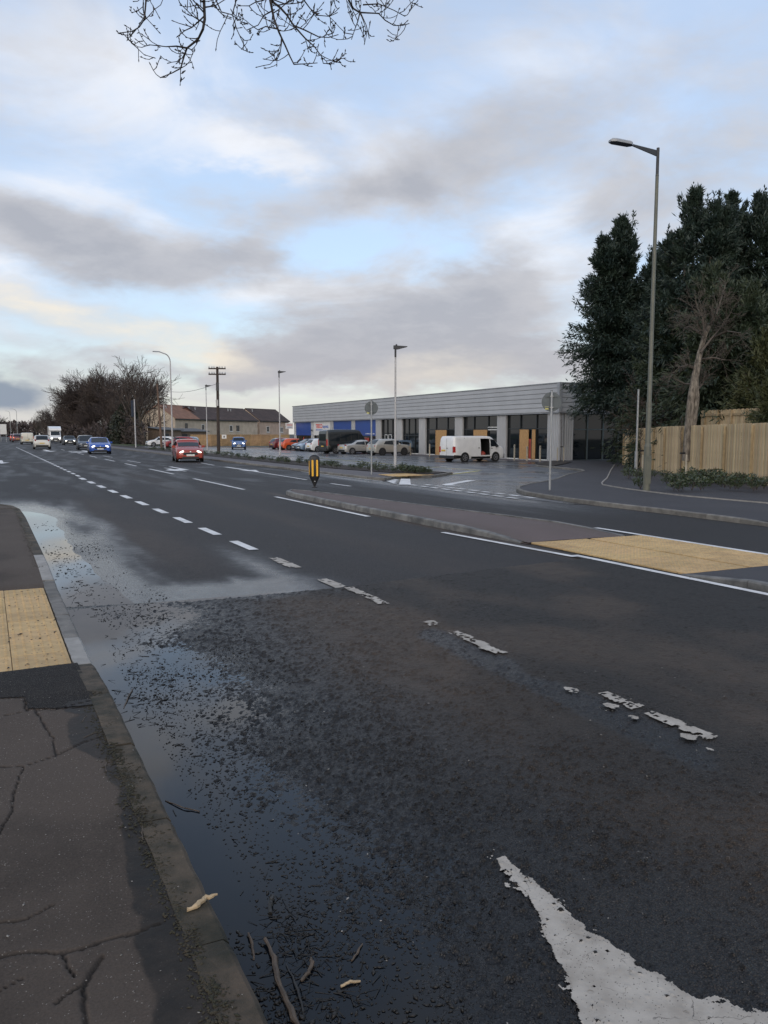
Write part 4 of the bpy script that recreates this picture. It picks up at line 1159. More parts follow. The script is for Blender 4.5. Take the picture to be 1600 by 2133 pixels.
# a second row and outbuildings, half hidden by trees on the left
house(312, 172, 352, 166, 4.9, 7.4, 'roof_old', 'brick_red', [(1.8, 2.9, 1.1, 1.2, 0)], 'dark brick house half hidden behind the bare tree by the lamp columns')
def outbuilding(u0, d0, u1, d1, z0, z1, deep, label):
    (xa, ya), (xb, yb) = plan(u0, d0), plan(u1, d1)
    L_ = math.hypot(xb - xa, yb - ya); hd = math.degrees(math.atan2(yb - ya, xb - xa))
    t = empty('outbuilding', (xa, ya, G(xa)), -hd)
    g0 = G(xa)
    MB().prism([(0, -.3), (0, z0 - g0), (deep, z1 - g0), (deep, -.3)], 'x', 0, L_).build('wall', M['old_brick'], t)
    MB().prism([(-.4, z0 - g0 - .05), (deep + .3, z1 - g0 + .02), (deep + .3, z1 - g0 + .15), (-.4, z0 - g0 + .10)], 'x', -.3, L_ + .3).build('roof', M['lean_roof'], t)
    MB().box(.8, 2.2, -.04, .01, .1, 2.0).build('door', M['trim'], t)
    return tag(t, label, 'outbuilding')
outbuilding(338, 142, 378, 148, 2.3, 2.75, 3, 'low outbuilding with grey felt roof behind the parked crimson car')
outbuilding(374, 150, 432, 157, 2.05, 2.55, 3, 'long lean-to with grey roof and dark front under the orange brown house')

# honey coloured panel fence along the back of the car park
def panel_fence(u0, d0, u1, d1, hgt_, n, name, mat, label):
    (xa, ya), (xb, yb) = plan(u0, d0), plan(u1, d1)
    L_ = math.hypot(xb - xa, yb - ya); hd = math.degrees(math.atan2(yb - ya, xb - xa))
    t = empty(name, (xa, ya, G(xa)), -hd)
    s_ = L_ / n
    me = None
    for k in range(n):
        if me is None:
            m_ = MB(); nb_ = 14; w = (s_ - .1) / nb_
            for i in range(nb_):
                m_.box(.05 + i * w + .004, .05 + (i + 1) * w - .004, -.02 - .012 * (i % 2), .02, .05, hgt_ + .02 * (i % 3))
            me = m_.mesh('fence_panel', M[mat])
        o = link_mesh('fence_panel', me, None, t, (k * s_, 0, 0))
        MB().box(k * s_ - .05, k * s_ + .05, -.01, .09, 0, hgt_ + .08).build('post', M[mat], t)
    return tag(t, label, 'fence')
panel_fence(398, 124, 604, 126, 1.85, 10, 'panel_fence', 'fence_old', 'honey coloured timber panel fence along the back of the car park')
x, y = plan(467, 123); nt = empty('notice_board', (x, y - .1, level(909, 123) - .35), 20)
MB().box(-.36, .36, -.02, .02, 0, .62).build('board', M['white_panel'], nt); MB().box(-.10, .10, -.028, -.021, .15, .45).build('symbol', M['trim'], nt)
tag(nt, 'small white notice fixed to the honey coloured panel fence', 'sign')

# ------------------------------------------------------------------ close timber fence on the right
def close_fence():
    pts = [Vector((a, b, 0)) for a, b in FENCE[:4]]
    t = empty('timber_fence', (pts[0].x, pts[0].y, G(pts[0].x)))
    tag(t, 'tall new close-boarded timber fence running behind the shrub bed on the right', 'fence')
    org = t.location.copy()
    L = [0]
    for a, b in zip(pts[:-1], pts[1:]): L.append(L[-1] + (b - a).length)
    W_ = .128
    n = int(L[-1] / W_)
    meshes = []
    for k in range(5):
        w = W_ - .006 - .004 * k % 3 * .5; h = 2.42 + .004 * k
        mb = MB()
        c = .006
        mb.add([(-w / 2, .012, 0), (w / 2, .012, 0), (w / 2, -.008, 0), (w / 2 - c, -.014, 0), (-w / 2 + c, -.014 - .004 * (k % 2), 0), (-w / 2, -.008, 0),
                (-w / 2, .012, h), (w / 2, .012, h), (w / 2, -.008, h), (w / 2 - c, -.014, h - .004), (-w / 2 + c, -.014 - .004 * (k % 2), h - .004), (-w / 2, -.008, h)],
               [(i, (i + 1) % 6, 6 + (i + 1) % 6, 6 + i) for i in range(6)] + [(5, 4, 3, 2, 1, 0), (6, 7, 8, 9, 10, 11)])
        meshes.append(mb.mesh('board', M['fence_wood']))
    def at(s_):
        i = 0
        while i < len(L) - 2 and L[i + 1] < s_: i += 1
        d = (pts[i + 1] - pts[i]).normalized()
        p = pts[i] + d * (s_ - L[i])
        return p, d
    for k in range(n):
        p, d = at((k + .5) * W_)
        o = bpy.data.objects.new('board', meshes[random.randrange(5)]); COL.objects.link(o); o.parent = t
        zz = G(p.x) + .05 - org.z
        o.location = (p.x - org.x, p.y - org.y, zz + random.uniform(-.006, .006))
        o.rotation_euler = (0, random.uniform(-.006, .006), math.atan2(d.y, d.x) + math.pi * 0 + random.uniform(-.02, .02))
        nrm = Vector((d.y, -d.x, 0))
        o.location += nrm * (0.012 if k % 2 else -.012) * .8
    s_ = 0.1
    while s_ < L[-1]:
        p, d = at(s_); nrm = Vector((-d.y, d.x, 0))
        q = p + nrm * (-.09)
        m_ = MB().box(-.05, .05, -.05, .05, 0, 2.4)
        o = m_.build('post', M['fence_rail'], t, (q.x - org.x, q.y - org.y, G(q.x) - org.z)); o.rotation_euler = (0, 0, math.atan2(d.y, d.x))
        s_ += 2.4
    return t
# boards must face the road: normal to the left of travel is away from it, so the posts go to the far side
close_fence()
def rear_fence():
    (xa, ya), (xb, yb) = plan(1455, 39.5), plan(1700, 32)
    L_ = math.hypot(xb - xa, yb - ya); hd = math.degrees(math.atan2(yb - ya, xb - xa))
    zb = G(xa) + .6
    t = empty('rear_fence', (xa, ya, zb), -hd)
    zt = level(855, 39.5) - zb
    n = int(L_ / .15)
    me = [MB().box(-.07, .07, .02, .04, 0, zt - .02 * k).mesh('board', M['fence_wood']) for k in range(2)]
    for k in range(n):
        link_mesh('board', me[k % 2], None, t, (.08 + k * .15, .012 * (k % 2), 0))
    pm = MB().box(-.05, .05, -.08, .018, 0, zt - .03).mesh('post', M['fence_rail'])
    k = 0.35
    while k < L_:
        link_mesh('post', pm, None, t, (k, 0, 0)); k += 1.0
    for z in (zt - .30, .9):
        MB().box(0, L_, -.035, .0185, z, z + .10).build('rail', M['fence_rail'], t)
    return tag(t, 'back of a second timber fence with posts and rail seen above the close-boarded fence', 'fence')
rear_fence()
(xs_, ys_) = plan(1440, 47)
sh = empty('brick_shed', (xs_, ys_, G(xs_)), -3)
hz = level(845, 47) - G(xs_)
MB().box(0, 4.6, 0, 5, -.2, hz - .2).build('wall', M['brick_red'], sh)
MB().box(-.15, 4.75, -.15, 5.15, hz - .2, hz).build('roof', M['roof_edge'], sh)
MB().box(.1, 1.9, -.03, .02, .1, hz - .25).build('door', M['trim'], sh)
tag(sh, 'red brick shed with flat grey roof edge behind the rear fence', 'shed')

# ------------------------------------------------------------------ columns, poles and signs
def column_thing(name, u, d, parts_fn, label, cat, group=None, heading=0, zoff=0.0):
    x, y = plan(u, d)
    t = empty(name, (x, y, G(x) + zoff), heading)
    parts_fn(t, G(x) + zoff)
    return tag(t, label, cat, group)
def big_lamp(t, g):
    top = level(308, 25.1) - g
    MB().tube([(0, 0, -.3), (0, 0, 1.55)], .112, 14).build('base_compartment', M['lamp_olive'], t, smooth=False)
    MB().tube([(0, 0, 1.55), (0, 0, 1.66)], [.112, .086], 14).build('shoulder', M['lamp_olive'], t)
    sh = MB().tube([(0, 0, 1.60), (0, 0, 2.9), (0, 0, 2.95), (0, 0, top - .8)], [.086, .083, .072, .052], 14).build('shaft', M['lamp_olive'], t)
    smooth_angle(sh)
    MB().tube([(0, 0, 2.82), (0, 0, 2.97)], .09, 14).build('joint_ring', M['lamp_olive'], t)
    MB().bbox(-.085, .085, -.118, -.10, .35, 1.25, .01).build('door', M['lamp_olive'], t)
    MB().tube([(0, 0, top - .85), (0, 0, top - .78), (0, 0, top)], [.055, .048, .046], 12).build('bracket_cap', M['dark_metal'], t)
    a = MB(); a.add([(-.02, -.02, top - .26), (-.02, .02, top - .26), (-.02, .02, top - .08), (-.02, -.02, top - .08),
                     (-.95, -.018, top - .02), (-.95, .018, top - .02), (-.95, .018, top + .03), (-.95, -.018, top + .03)],
                    [(3, 2, 1, 0), (4, 5, 6, 7), (0, 1, 5, 4), (1, 2, 6, 5), (2, 3, 7, 6), (3, 0, 4, 7)])
    a.build('arm', M['dark_metal'], t)
    L_ = MB(); z0 = top + .0
    out = [(-.92, -.05), (-1.02, -.14), (-1.55, -.15), (-1.70, -.08), (-1.70, .08), (-1.55, .15), (-1.02, .14), (-.92, .05)]
    n = len(out)
    L_.add([(x, y, z0 + (-.92 - x) * .06 - .03) for x, y in out] + [(x, y, z0 + (-.92 - x) * .06 + .03) for x, y in out] + [(-.95 + (x + .95) * .9, y * .6, z0 + (-.92 - x) * .06 + .08) for x, y in out],
           [tuple(range(n - 1, -1, -1)), tuple(range(2 * n, 3 * n))] + [(k * n + i, k * n + (i + 1) % n, k * n + n + (i + 1) % n, k * n + n + i) for k in range(2) for i in range(n)])
    h = L_.build('lantern', M['clad_trim'], t)
    P = MB(); P.add([(x * .96 - .04, y * .8, z0 + (-.92 - x) * .06 - .034) for x, y in out], [tuple(range(n - 1, -1, -1))]); P.build('lens', M['lens_under'], h)
column_thing('street_lamp', 1346, 25.1, big_lamp, 'tall olive grey street lamp with flat lantern in the shrub bed on the right', 'street lamp', 'street lamps', heading=12)
def swan_lamp(v_top, d, arm=1.4, mat='pole_pale', r=.1):
    def fn(t, g):
        H = level(v_top, d) - g
        pts = [(0, 0, 1.4), (0, 0, H - .9)] + [(-.55 * (1 - math.cos(a)), 0, H - .9 + .75 * math.sin(a)) for a in [R(k) for k in (15, 35, 55, 75)]] + [(-arm, 0, H)]
        MB().tube([(0, 0, -.2), (0, 0, 1.4)], r, 10).build('base_compartment', M[mat], t)
        smooth_angle(MB().tube(pts, [r * .75] + [r * .55] * (len(pts) - 2) + [r * .4], 10).build('shaft', M[mat], t))
        MB().bbox(-arm - .62, -arm + .05, -.10, .10, H - .035, H + .04, .02).build('lantern', M['clad_trim'], t)
    return fn
column_thing('street_lamp', 360, 73, swan_lamp(734, 73, 1.0), 'pale grey street lamp with a bent arm left of the telegraph pole', 'street lamp', 'street lamps', heading=-6)
column_thing('street_lamp', 223, 185, swan_lamp(800, 185, 1.3), 'thin pale street lamp standing in front of the dark thicket', 'street lamp', 'street lamps')
column_thing('street_lamp', 154, 260, swan_lamp(846, 260, 1.0), 'far thin street lamp beside the box truck', 'street lamp', 'street lamps')
column_thing('street_lamp', 37, 230, swan_lamp(852, 230, 1.0, 'galv'), 'far thin street lamp above the red cars', 'street lamp', 'street lamps')
column_thing('street_lamp', 23, 270, swan_lamp(856, 270, .8, 'galv'), 'faint far street lamp at the left edge above the white board', 'street lamp', 'street lamps')
def head_lamp(v_top, d, mat='pole_pale', r=.085, n=2):
    def fn(t, g):
        H = level(v_top, d) - g
        MB().tube([(0, 0, -.2), (0, 0, 1.3)], r, 10).build('base_compartment', M[mat], t)
        MB().tube([(0, 0, 1.3), (0, 0, 1.4)], [r, r * .7], 10).build('shoulder', M['galv'], t)
        smooth_angle(MB().tube([(0, 0, 1.3), (0, 0, H - .35)], [r * .72, r * .5], 10).build('shaft', M[mat], t))
        MB().tube([(0, 0, H - .55), (0, 0, H - .1)], r * .62, 8).build('spigot', M['dark_metal'], t)
        h = MB(); h.prism([(-.1, H - .12), (.12, H - .14), (.62, H - .01), (.62, H + .02), (-.1, H + .06)], 'y', -.11, .11); h.build('lantern', M['dark_metal'], t)
        MB().lathe([(.04, H + .04), (.05, H + .10), (.02, H + .13)], 8, .05, 0).build('photocell', M['dark_metal'], t)
    return fn
column_thing('car_park_lamp', 823.5, 41.2, head_lamp(722, 41.2), 'slim car park lamp column at the near end of the planting strip', 'lamp', 'car park lamps', heading=20)
column_thing('car_park_lamp', 583.5, 72, head_lamp(774, 72), 'slim car park lamp column left of the orange hatchback', 'lamp', 'car park lamps', heading=15)
column_thing('car_park_lamp', 432, 92, head_lamp(803, 92), 'slim car park lamp column left of the telegraph pole', 'lamp', 'car park lamps', heading=15)
def plain_pole(v_top, d, r=.05, mat='pole_pale', base=0):
    def fn(t, g):
        H = level(v_top, d) - g
        MB().tube([(0, 0, -.2), (0, 0, H)], [r, r * .85], 10).build('pole', M[mat], t)
        if base:
            MB().tube([(0, 0, -.1), (0, 0, base)], r * 1.5, 10).build('sleeve', M[mat], t)
            MB().tube([(0, 0, base * .98), (0, 0, base + .06)], r * 1.65, 10).build('collar', M['galv'], t)
        MB().tube([(0, 0, H), (0, 0, H + .03)], r * .95, 8).build('cap', M['galv'], t)
    return fn
column_thing('marker_pole', 344, 84, plain_pole(843, 84, .07), 'short pale pole between the bent street lamp and the wooden pole', 'pole')
def blue_sign_pole(t, g):
    plain_pole(832, 98, .09)(t, g)
    MB().box(-.42, .10, -.03, .03, level(868, 98) - g, level(834, 98) - g).build('sign_panel', M['navy'], t)
column_thing('sign_post', 283, 98, blue_sign_pole, 'pale post with a narrow dark navy sign seen against the thicket', 'sign')
def wooden_pole(t, g):
    H = level(800, 95) - g
    MB().tube([(0, 0, -.3), (-.35, 0, H)], [.16, .11], 9).build('pole', M['pole_brown'], t)
    MB().box(-.5, -.2, -.05, .05, H - .35, H - .25).build('bracket', M['dark_metal'], t)
column_thing('wooden_pole', 337.5, 95, wooden_pole, 'leaning brown wooden pole left of the bent street lamp', 'pole')
def telegraph_pole(t, g):
    H = level(764, 75) - g
    MB().tube([(0, 0, -.3), (.05, 0, H)], [.17, .12], 10).build('pole', M['pole_wood'], t)
    for z in (H - .18, H - .72):
        a = MB(); a.box(-.78, .86, -.16, -.05, z - .06, z + .06); arm = a.build('crossarm', M['pole_wood'], t)
        for x in (-.72, -.45, -.25, .3, .52, .8):
            MB().lathe([(.03, z + .06), (.05, z + .10), (.03, z + .2), (.015, z + .24)], 8, x, -.1).build('insulator', M['galv'], arm)
    for k in range(7):
        MB().tube([(-.2 if k % 2 else 0, 0, H - 1.6 - k * .55), (.0 if k % 2 else .25, 0, H - 1.6 - k * .55)], .015, 6).build('step_iron', M['galv'], t)
    MB().box(-.08, .12, -.24, -.14, H - 2.3, H - 1.5).build('terminal_box', M['dark_metal'], t)
    MB().box(-.12, .1, -.26, -.15, 4.6, 5.2).build('fuse_box', M['galv'], t)
column_thing('telegraph_pole', 455.5, 75, telegraph_pole, 'dark wooden telegraph pole with two crossarms beside the planting strip', 'telegraph pole', heading=24)
pa, pb = plan(453, 75), plan(336, 95)
w_ = MB(); A_ = Vector((*pa, level(800, 75))); B_ = Vector((*pb, level(812, 95)))
w_.tube([A_.lerp(B_, k / 10) - Vector((0, 0, 1.0 * math.sin(math.pi * k / 10) * .5)) for k in range(11)], .018, 5)
tag(w_.build('overhead_wire', M['trim']), 'thin black wire slung between the telegraph pole and the leaning wooden pole', 'wire')

def round_sign(v_top, v_c, d, rad, sticker):
    def fn(t, g):
        H = level(v_top, d) - g; zc = level(v_c, d) - g
        MB().tube([(0, 0, -.3), (0, 0, H)], .038, 12).build('pole', M['galv'], t)
        s_ = MB(); s_.lathe([(rad - .006, .055), (rad, .06), (rad, .068), (rad - .004, .074)], 40, 0, zc, axis='y') if False else None
        n = 40
        vs = [(rad * math.cos(2 * math.pi * k / n), .05, zc + rad * math.sin(2 * math.pi * k / n)) for k in range(n)] + [(rad * math.cos(2 * math.pi * k / n), .062, zc + rad * math.sin(2 * math.pi * k / n)) for k in range(n)]
        pl = MB().add(vs, [tuple(range(n)), tuple(range(2 * n - 1, n - 1, -1))] + [(k, (k + 1) % n, n + (k + 1) % n, n + k) for k in range(n)]).build('sign_plate', M['sign_back'], t)
        for dz in (.17, -.17):
            MB().box(-rad * .62, rad * .62, .028, .049, zc + dz * rad / .3 - .02, zc + dz * rad / .3 + .02).build('channel', M['sign_back'], t)
            MB().box(-.05, .05, -.045, .028, zc + dz * rad / .3 - .016, zc + dz * rad / .3 + .016).build('clip', M['galv'], t)
        if sticker:
            MB().box(-.20, -.09, .043, .0485, zc - .24, zc - .15).build('sticker', M['sticker'], pl)
        MB().tube([(0, 0, H), (0, 0, H + .012)], .042, 10).build('cap', M['dark_metal'], t)
    return fn
column_thing('round_sign', 1145, 25.2, round_sign(814, 837, 25.2, .315, True), 'back of a round grey road sign at the right side of the car park entrance', 'road sign', 'round road signs', heading=34)
column_thing('round_sign', 774, 34.4, round_sign(834, 850, 34.4, .30, True), 'back of a round grey road sign beside the planting strip and lamp column', 'road sign', 'round road signs', heading=24)
column_thing('grey_post', 1325, 41.5, plain_pole(812, 41.5, .065, 'galv', 1.1), 'slim grey steel post standing in front of the end of the close-boarded fence', 'post')

# reflective keep-left bollard on the island's nose
def bollard(t, g):
    H = 1.06
    b = MB()
    secs = [(0, .035, .03), (.04, .035, .03), (.30, .155, .085), (.36, .17, .095), (.93, .17, .095), (.99, .155, .085), (1.04, .09, .05), (1.06, .03, .02)]
    n = 20
    for z, a, c in secs:
        for k in range(n):
            th = 2 * math.pi * k / n
            sx = abs(math.cos(th)) ** .55 * (1 if math.cos(th) > 0 else -1); sy = abs(math.sin(th)) ** .55 * (1 if math.sin(th) > 0 else -1)
            b.v.append((a * sx, c * sy, z))
    for i in range(len(secs) - 1):
        for k in range(n): b.f.append((i * n + k, i * n + (k + 1) % n, (i + 1) * n + (k + 1) % n, (i + 1) * n + k))
    b.f.append(tuple(range(n - 1, -1, -1))); b.f.append(tuple(range((len(secs) - 1) * n, len(secs) * n)))
    smooth_angle(b.build('body', M['black_plastic'], t), 40)
    for x in (-.075, .075):
        q = [(x + .031 * math.cos(a), .62 + (.24 if math.sin(a) > 0 else -.24) + .031 * math.sin(a)) for a in [2 * math.pi * k / 16 for k in range(16)]]
        MB().prism(q, 'y', -.104, -.09).build('reflector', M['amber'], t)
        MB().prism(q, 'y', .09, .104).build('reflector', M['amber'], t)
    MB().prism([(-.031, .40), (.031, .40), (.031, .86), (-.031, .86)], 'x', -.178, -.16).build('reflector', M['amber'], t)
    MB().tube([(0, 0, -.02), (0, 0, .012)], .10, 14).build('base_plate', M['black_plastic'], t)
    ring = MB()
    for k in range(14):
        a0, a1 = 2 * math.pi * k / 14, 2 * math.pi * (k + 1) / 14
        y = -.062
        ring.add([(r_ * .028 / 1 * math.cos(a), y, .205 + r_ * .028 * math.sin(a)) for r_, a in ((1, a0), (1, a1), (.55, a1), (.55, a0))], [(0, 1, 2, 3)])
    ring.box(-.012, .0, -.066, -.061, .235, .275); ring.box(0, .022, -.066, -.061, .245, .258); ring.box(-.02, .004, -.066, -.061, .268, .282)
    ring.build('white_mark', M['white_print'], t)
column_thing('traffic_bollard', 655.5, 25.4, bollard, 'black traffic bollard with amber reflective strips on the nose of the island', 'bollard', heading=14, zoff=.105)

# ================================================================== TREES AND PLANTS
def tubes_np(p0, p1, r0, r1, n):
    """many tapered tubes at once"""
    p0, p1 = np.asarray(p0, float), np.asarray(p1, float); r0, r1 = np.asarray(r0, float), np.asarray(r1, float)
    d = p1 - p0; d /= np.linalg.norm(d, axis=1, keepdims=True) + 1e-9
    ref = np.where(np.abs(d[:, 2:3]) < .9, [[0, 0, 1.]], [[1., 0, 0]])
    u = np.cross(d, ref); u /= np.linalg.norm(u, axis=1, keepdims=True) + 1e-9; w = np.cross(d, u)
    a = 2 * np.pi * np.arange(n) / n
    ring = u[:, None, :] * np.cos(a)[None, :, None] + w[:, None, :] * np.sin(a)[None, :, None]
    v = np.concatenate([p0[:, None] + ring * r0[:, None, None], p1[:, None] + ring * r1[:, None, None]], 1)
    k = np.arange(n); k2 = (k + 1) % n
    f = np.stack([k, k2, k2 + n, k + n], 1)
    F = (f[None] + (np.arange(len(p0)) * 2 * n)[:, None, None]).reshape(-1, 4)
    return v.reshape(-1, 3), F
def join_np(parts):
    vs, fs, b = [], [], 0
    for v, f in parts:
        vs.append(v); fs.append(f + b); b += len(v)
    return np.concatenate(vs), np.concatenate(fs)

def grow(rnd, p, d, L, r, lvl, cfg, out):
    n = cfg['seg'][lvl]
    pts = [p]; d = d.normalized()
    for i in range(n):
        d = (d + Vector((rnd.gauss(0, 1), rnd.gauss(0, 1), rnd.gauss(0, 1))) * cfg['wig'] + Vector((0, 0, cfg['up'][lvl]))).normalized()
        q = p + d * (L / n)
        ra = max(cfg['rmin'], r * (1 - .75 * i / n)); rb = max(cfg['rmin'] * .7, r * (1 - .75 * (i + 1) / n))
        out.append((tuple(p), tuple(q), ra, rb, lvl)); p = q; pts.append((p, d, rb))
    if lvl + 1 < len(cfg['seg']):
        m = cfg['kids'][lvl]
        for k in range(m):
            t = cfg['from'][lvl] + (1 - cfg['from'][lvl]) * (k + rnd.random()) / m
            i = min(n - 1, int(t * n)); base = Vector(pts[i] if i == 0 and not isinstance(pts[0], tuple) else pts[i][0]) if i else Vector(pts[0])
            nxt = pts[i + 1]; base = base.lerp(nxt[0], t * n - i); dd = nxt[1]
            ax = dd.cross(Vector((rnd.gauss(0, 1), rnd.gauss(0, 1), rnd.gauss(0, 1)))).normalized()
            ang = R(rnd.uniform(*cfg['ang'][lvl]))
            nd = (dd * math.cos(ang) + ax * math.sin(ang))
            grow(rnd, base, nd, L * rnd.uniform(*cfg['len'][lvl]) * (1.15 - .55 * t), max(cfg['rmin'], nxt[2] * .75), lvl + 1, cfg, out)
def tree_meshes(seed, H, cfg, names=('trunk', 'crown'), mats=('bark', 'twig')):
    rnd = random.Random(seed); out = []
    grow(rnd, Vector((0, 0, -.3)), Vector((rnd.uniform(-.05, .05), rnd.uniform(-.05, .05), 1)), H * cfg['trunk'], H * cfg['r'], 0, cfg, out)
    res = []
    for lv, nm, mt in ((lambda l: l <= 1, names[0], mats[0]), (lambda l: l > 1, names[1], mats[1])):
        s_ = [o for o in out if lv(o[4])]
        big = [o for o in s_ if o[2] > .04]; small = [o for o in s_ if o[2] <= .04]
        parts = []
        for grp, n in ((big, 6), (small, 3)):
            if grp: parts.append(tubes_np([g[0] for g in grp], [g[1] for g in grp], [g[2] for g in grp], [g[3] for g in grp], n))
        v, f = join_np(parts)
        me = np_mesh(nm, v, f, True); me.materials.append(M[mt]); res.append(me)
    return res
def place_tree(name, meshes, x, y, s, rz, label, cat, group=None, z=None, sz=None):
    t = empty(name, (x, y, G(x) if z is None else z), rz)
    for me in meshes:
        o = link_mesh(me.name.split('.')[0], me, None, t); o.scale = (s, s, sz or s)
    return tag(t, label, cat, group)
DENSE = dict(trunk=.55, r=.016, seg=[5, 4, 3, 2], kids=[20, 13, 9], wig=.13, up=[.05, .09, .10, .06], rmin=.024, **{'from': [.06, .12, .1]}, ang=[(25, 62), (25, 60), (20, 55)], len=[(.62, .95), (.42, .65), (.45, .75)])
OPEN_ = dict(trunk=.5, r=.022, seg=[5, 5, 3, 2], kids=[11, 9, 7], wig=.16, up=[.04, .10, .08, .03], rmin=.020, **{'from': [.32, .22, .15]}, ang=[(30, 62), (28, 60), (25, 60)], len=[(.75, 1.05), (.40, .65), (.40, .7)])
d1 = tree_meshes(3, 15, DENSE, mats=('bark', 'twig')); d2 = tree_meshes(8, 15, DENSE, mats=('bark', 'twig')); d3 = tree_meshes(21, 15, DENSE, mats=('bark', 'twig_brown'))
o1 = tree_meshes(5, 14, OPEN_, mats=('bark', 'twig_brown')); o2 = tree_meshes(15, 14, OPEN_, mats=('bark', 'twig_brown'))
def mesh_h(ms): return max(v.co.z for m in ms for v in m.vertices)
HGT = {id(m[0]): mesh_h(m) for m in (d1, d2, d3, o1, o2)}
TH = [(124, 205, 842, d1, 'low bushy bare tree at the left end of the dark thicket, above the box truck'), (143, 200, 812, d2, 'bare tree second from the left end of the dark thicket'),
      (163, 196, 790, d3, 'bare tree in the left shoulder of the dark thicket'), (184, 190, 775, d1, 'bare tree just left of the thin lamp in the dark thicket'),
      (205, 186, 764, d2, 'bare tree just behind the thin lamp in the dark thicket'), (226, 180, 754, d3, 'bare tree right of the thin lamp in the dark thicket'),
      (247, 176, 752, d1, 'tallest bare tree in the dark thicket beside the open-crowned tree'), (262, 168, 772, d2, 'bare tree at the right end of the dark thicket behind the blue sign'),
      (238, 160, 822, d3, 'shorter bare tree in front of the right half of the dark thicket'), (190, 170, 832, d2, 'shorter bare tree in front of the middle of the dark thicket'), (150, 182, 850, d1, 'shorter bare tree in front of the left part of the dark thicket')]
for i, (u, d, v, ms, lb) in enumerate(TH):
    x, y = plan(u, d); s = (level(v, d) - G(x)) / HGT[id(ms[0])]
    place_tree('bare_tree', ms, x, y, s * 1.0, i * 77, lb, 'tree', 'bare trees in the dark thicket', sz=s)
for u, d, v, ms, lb, rz in ((299, 128, 741, o1, 'open-crowned bare tree standing right of the dark thicket, left of the bent street lamp', 20), (322, 150, 830, o2, 'small bare tree behind the white parked car', 100)):
    x, y = plan(u, d); s = (level(v, d) - G(x)) / HGT[id(ms[0])]
    place_tree('bare_tree', ms, x, y, s, rz, lb, 'tree')
for u, d, v, ms, lb, rz in ((76, 330, 857, o2, 'faint bare tree on the horizon left of the box truck', 10), (92, 340, 862, o1, 'faint bare tree on the horizon directly above the white estate car', 140), (104, 300, 866, o2, 'faint bare tree on the horizon touching the box truck', 230), (-9, 200, 862, d2, 'dark bare tree cut by the left edge of the view', 50)):
    x, y = plan(u, d); s = (level(v, d) - G(x)) / HGT[id(ms[0])]
    place_tree('bare_tree', ms, x, y, s, rz, lb, 'tree')

def cards(c, ax, side, ln, wd):
    """diamond leaf cards: centre line ax, half width along side"""
    a = c; b = c + ax * (ln * .45)[:, None] + side * (wd * .5)[:, None]; t = c + ax * ln[:, None]; e = c + ax * (ln * .45)[:, None] - side * (wd * .5)[:, None]
    v = np.stack([a, b, t, e], 1).reshape(-1, 3)
    f = np.arange(len(c) * 4).reshape(-1, 4)
    return v, f
def unit(a): return a / (np.linalg.norm(a, axis=1, keepdims=True) + 1e-9)

# far wood along the horizon, hedge line under it
n = 5200
r_ = np.random.default_rng(4)
uu = r_.uniform(-260, 150, n); dd = r_.uniform(380, 470, n)
P = np.array([(*plan(u, d), 0) for u, d in zip(uu, dd)])
topz = 5.6 + 1.6 * fbm(uu * .035, uu * 0, 5) + .5
P[:, 2] = Gn(P[:, 0]) + r_.random(n) ** .8 * topz
v, f = cards(P, unit(r_.normal(size=(n, 3)) + [0, 0, .9]), unit(r_.normal(size=(n, 3))), r_.uniform(1.2, 3.0, n), r_.uniform(.8, 2.2, n))
fw = link_mesh('far_woodland', np_mesh('far_woodland', v, f), M['twig']); tag(fw, 'dark line of woodland along the horizon on the left', 'woodland', kind='stuff')
# brambly undergrowth below the thicket and ivy on its right-hand trees
n = 9000
uu = r_.uniform(112, 300, n); dd = np.interp(uu, [112, 300], [190, 132]) + r_.uniform(-8, 14, n)
P = np.array([(*plan(u, d), 0) for u, d in zip(uu, dd)])
P[:, 2] = Gn(P[:, 0]) + r_.random(n) * (2.0 + 3.2 * fbm(uu * .08, uu * 0, 9))
v, f = cards(P, unit(r_.normal(size=(n, 3)) + [0, 0, .8]), unit(r_.normal(size=(n, 3))), r_.uniform(.5, 1.6, n), r_.uniform(.12, .5, n))
ug = link_mesh('undergrowth', np_mesh('undergrowth', v, f), M['twig']); tag(ug, 'dark tangled undergrowth at the foot of the bare thicket', 'undergrowth', kind='stuff')
def ivy_bush(u, d, v_top, rad, seed, label, mat='ivy', n=7000, name='ivy_bush'):
    q = np.random.default_rng(seed)
    x, y = plan(u, d); H = level(v_top, d) - G(x)
    t = empty(name, (x, y, G(x)))
    th = q.uniform(0, 2 * np.pi, n); z = q.random(n) ** .8
    rr_ = rad * np.sqrt(q.random(n)) * (1.05 - .7 * z ** 2) * (.75 + .5 * vnoise(th * 2, z * 5, seed))
    P = np.stack([rr_ * np.cos(th), rr_ * np.sin(th), z * H], 1)
    v, f = cards(P, unit(q.normal(size=(n, 3)) + [0, 0, .3]), unit(q.normal(size=(n, 3))), q.uniform(.25, .6, n), q.uniform(.2, .45, n))
    link_mesh('foliage', np_mesh('foliage', v, f), M[mat], t)
    MB().tube([(0, 0, -.2), (.1, 0, H * .7)], [.2, .06], 7).build('trunk', M['bark'], t)
    return tag(t, label, 'bush')
ivy_bush(268, 140, 838, 2.6, 3, 'dark evergreen ivy mass at the right end of the thicket')
ivy_bush(255, 146, 856, 2.4, 5, 'lower dark evergreen bush left of the ivy mass in the thicket')

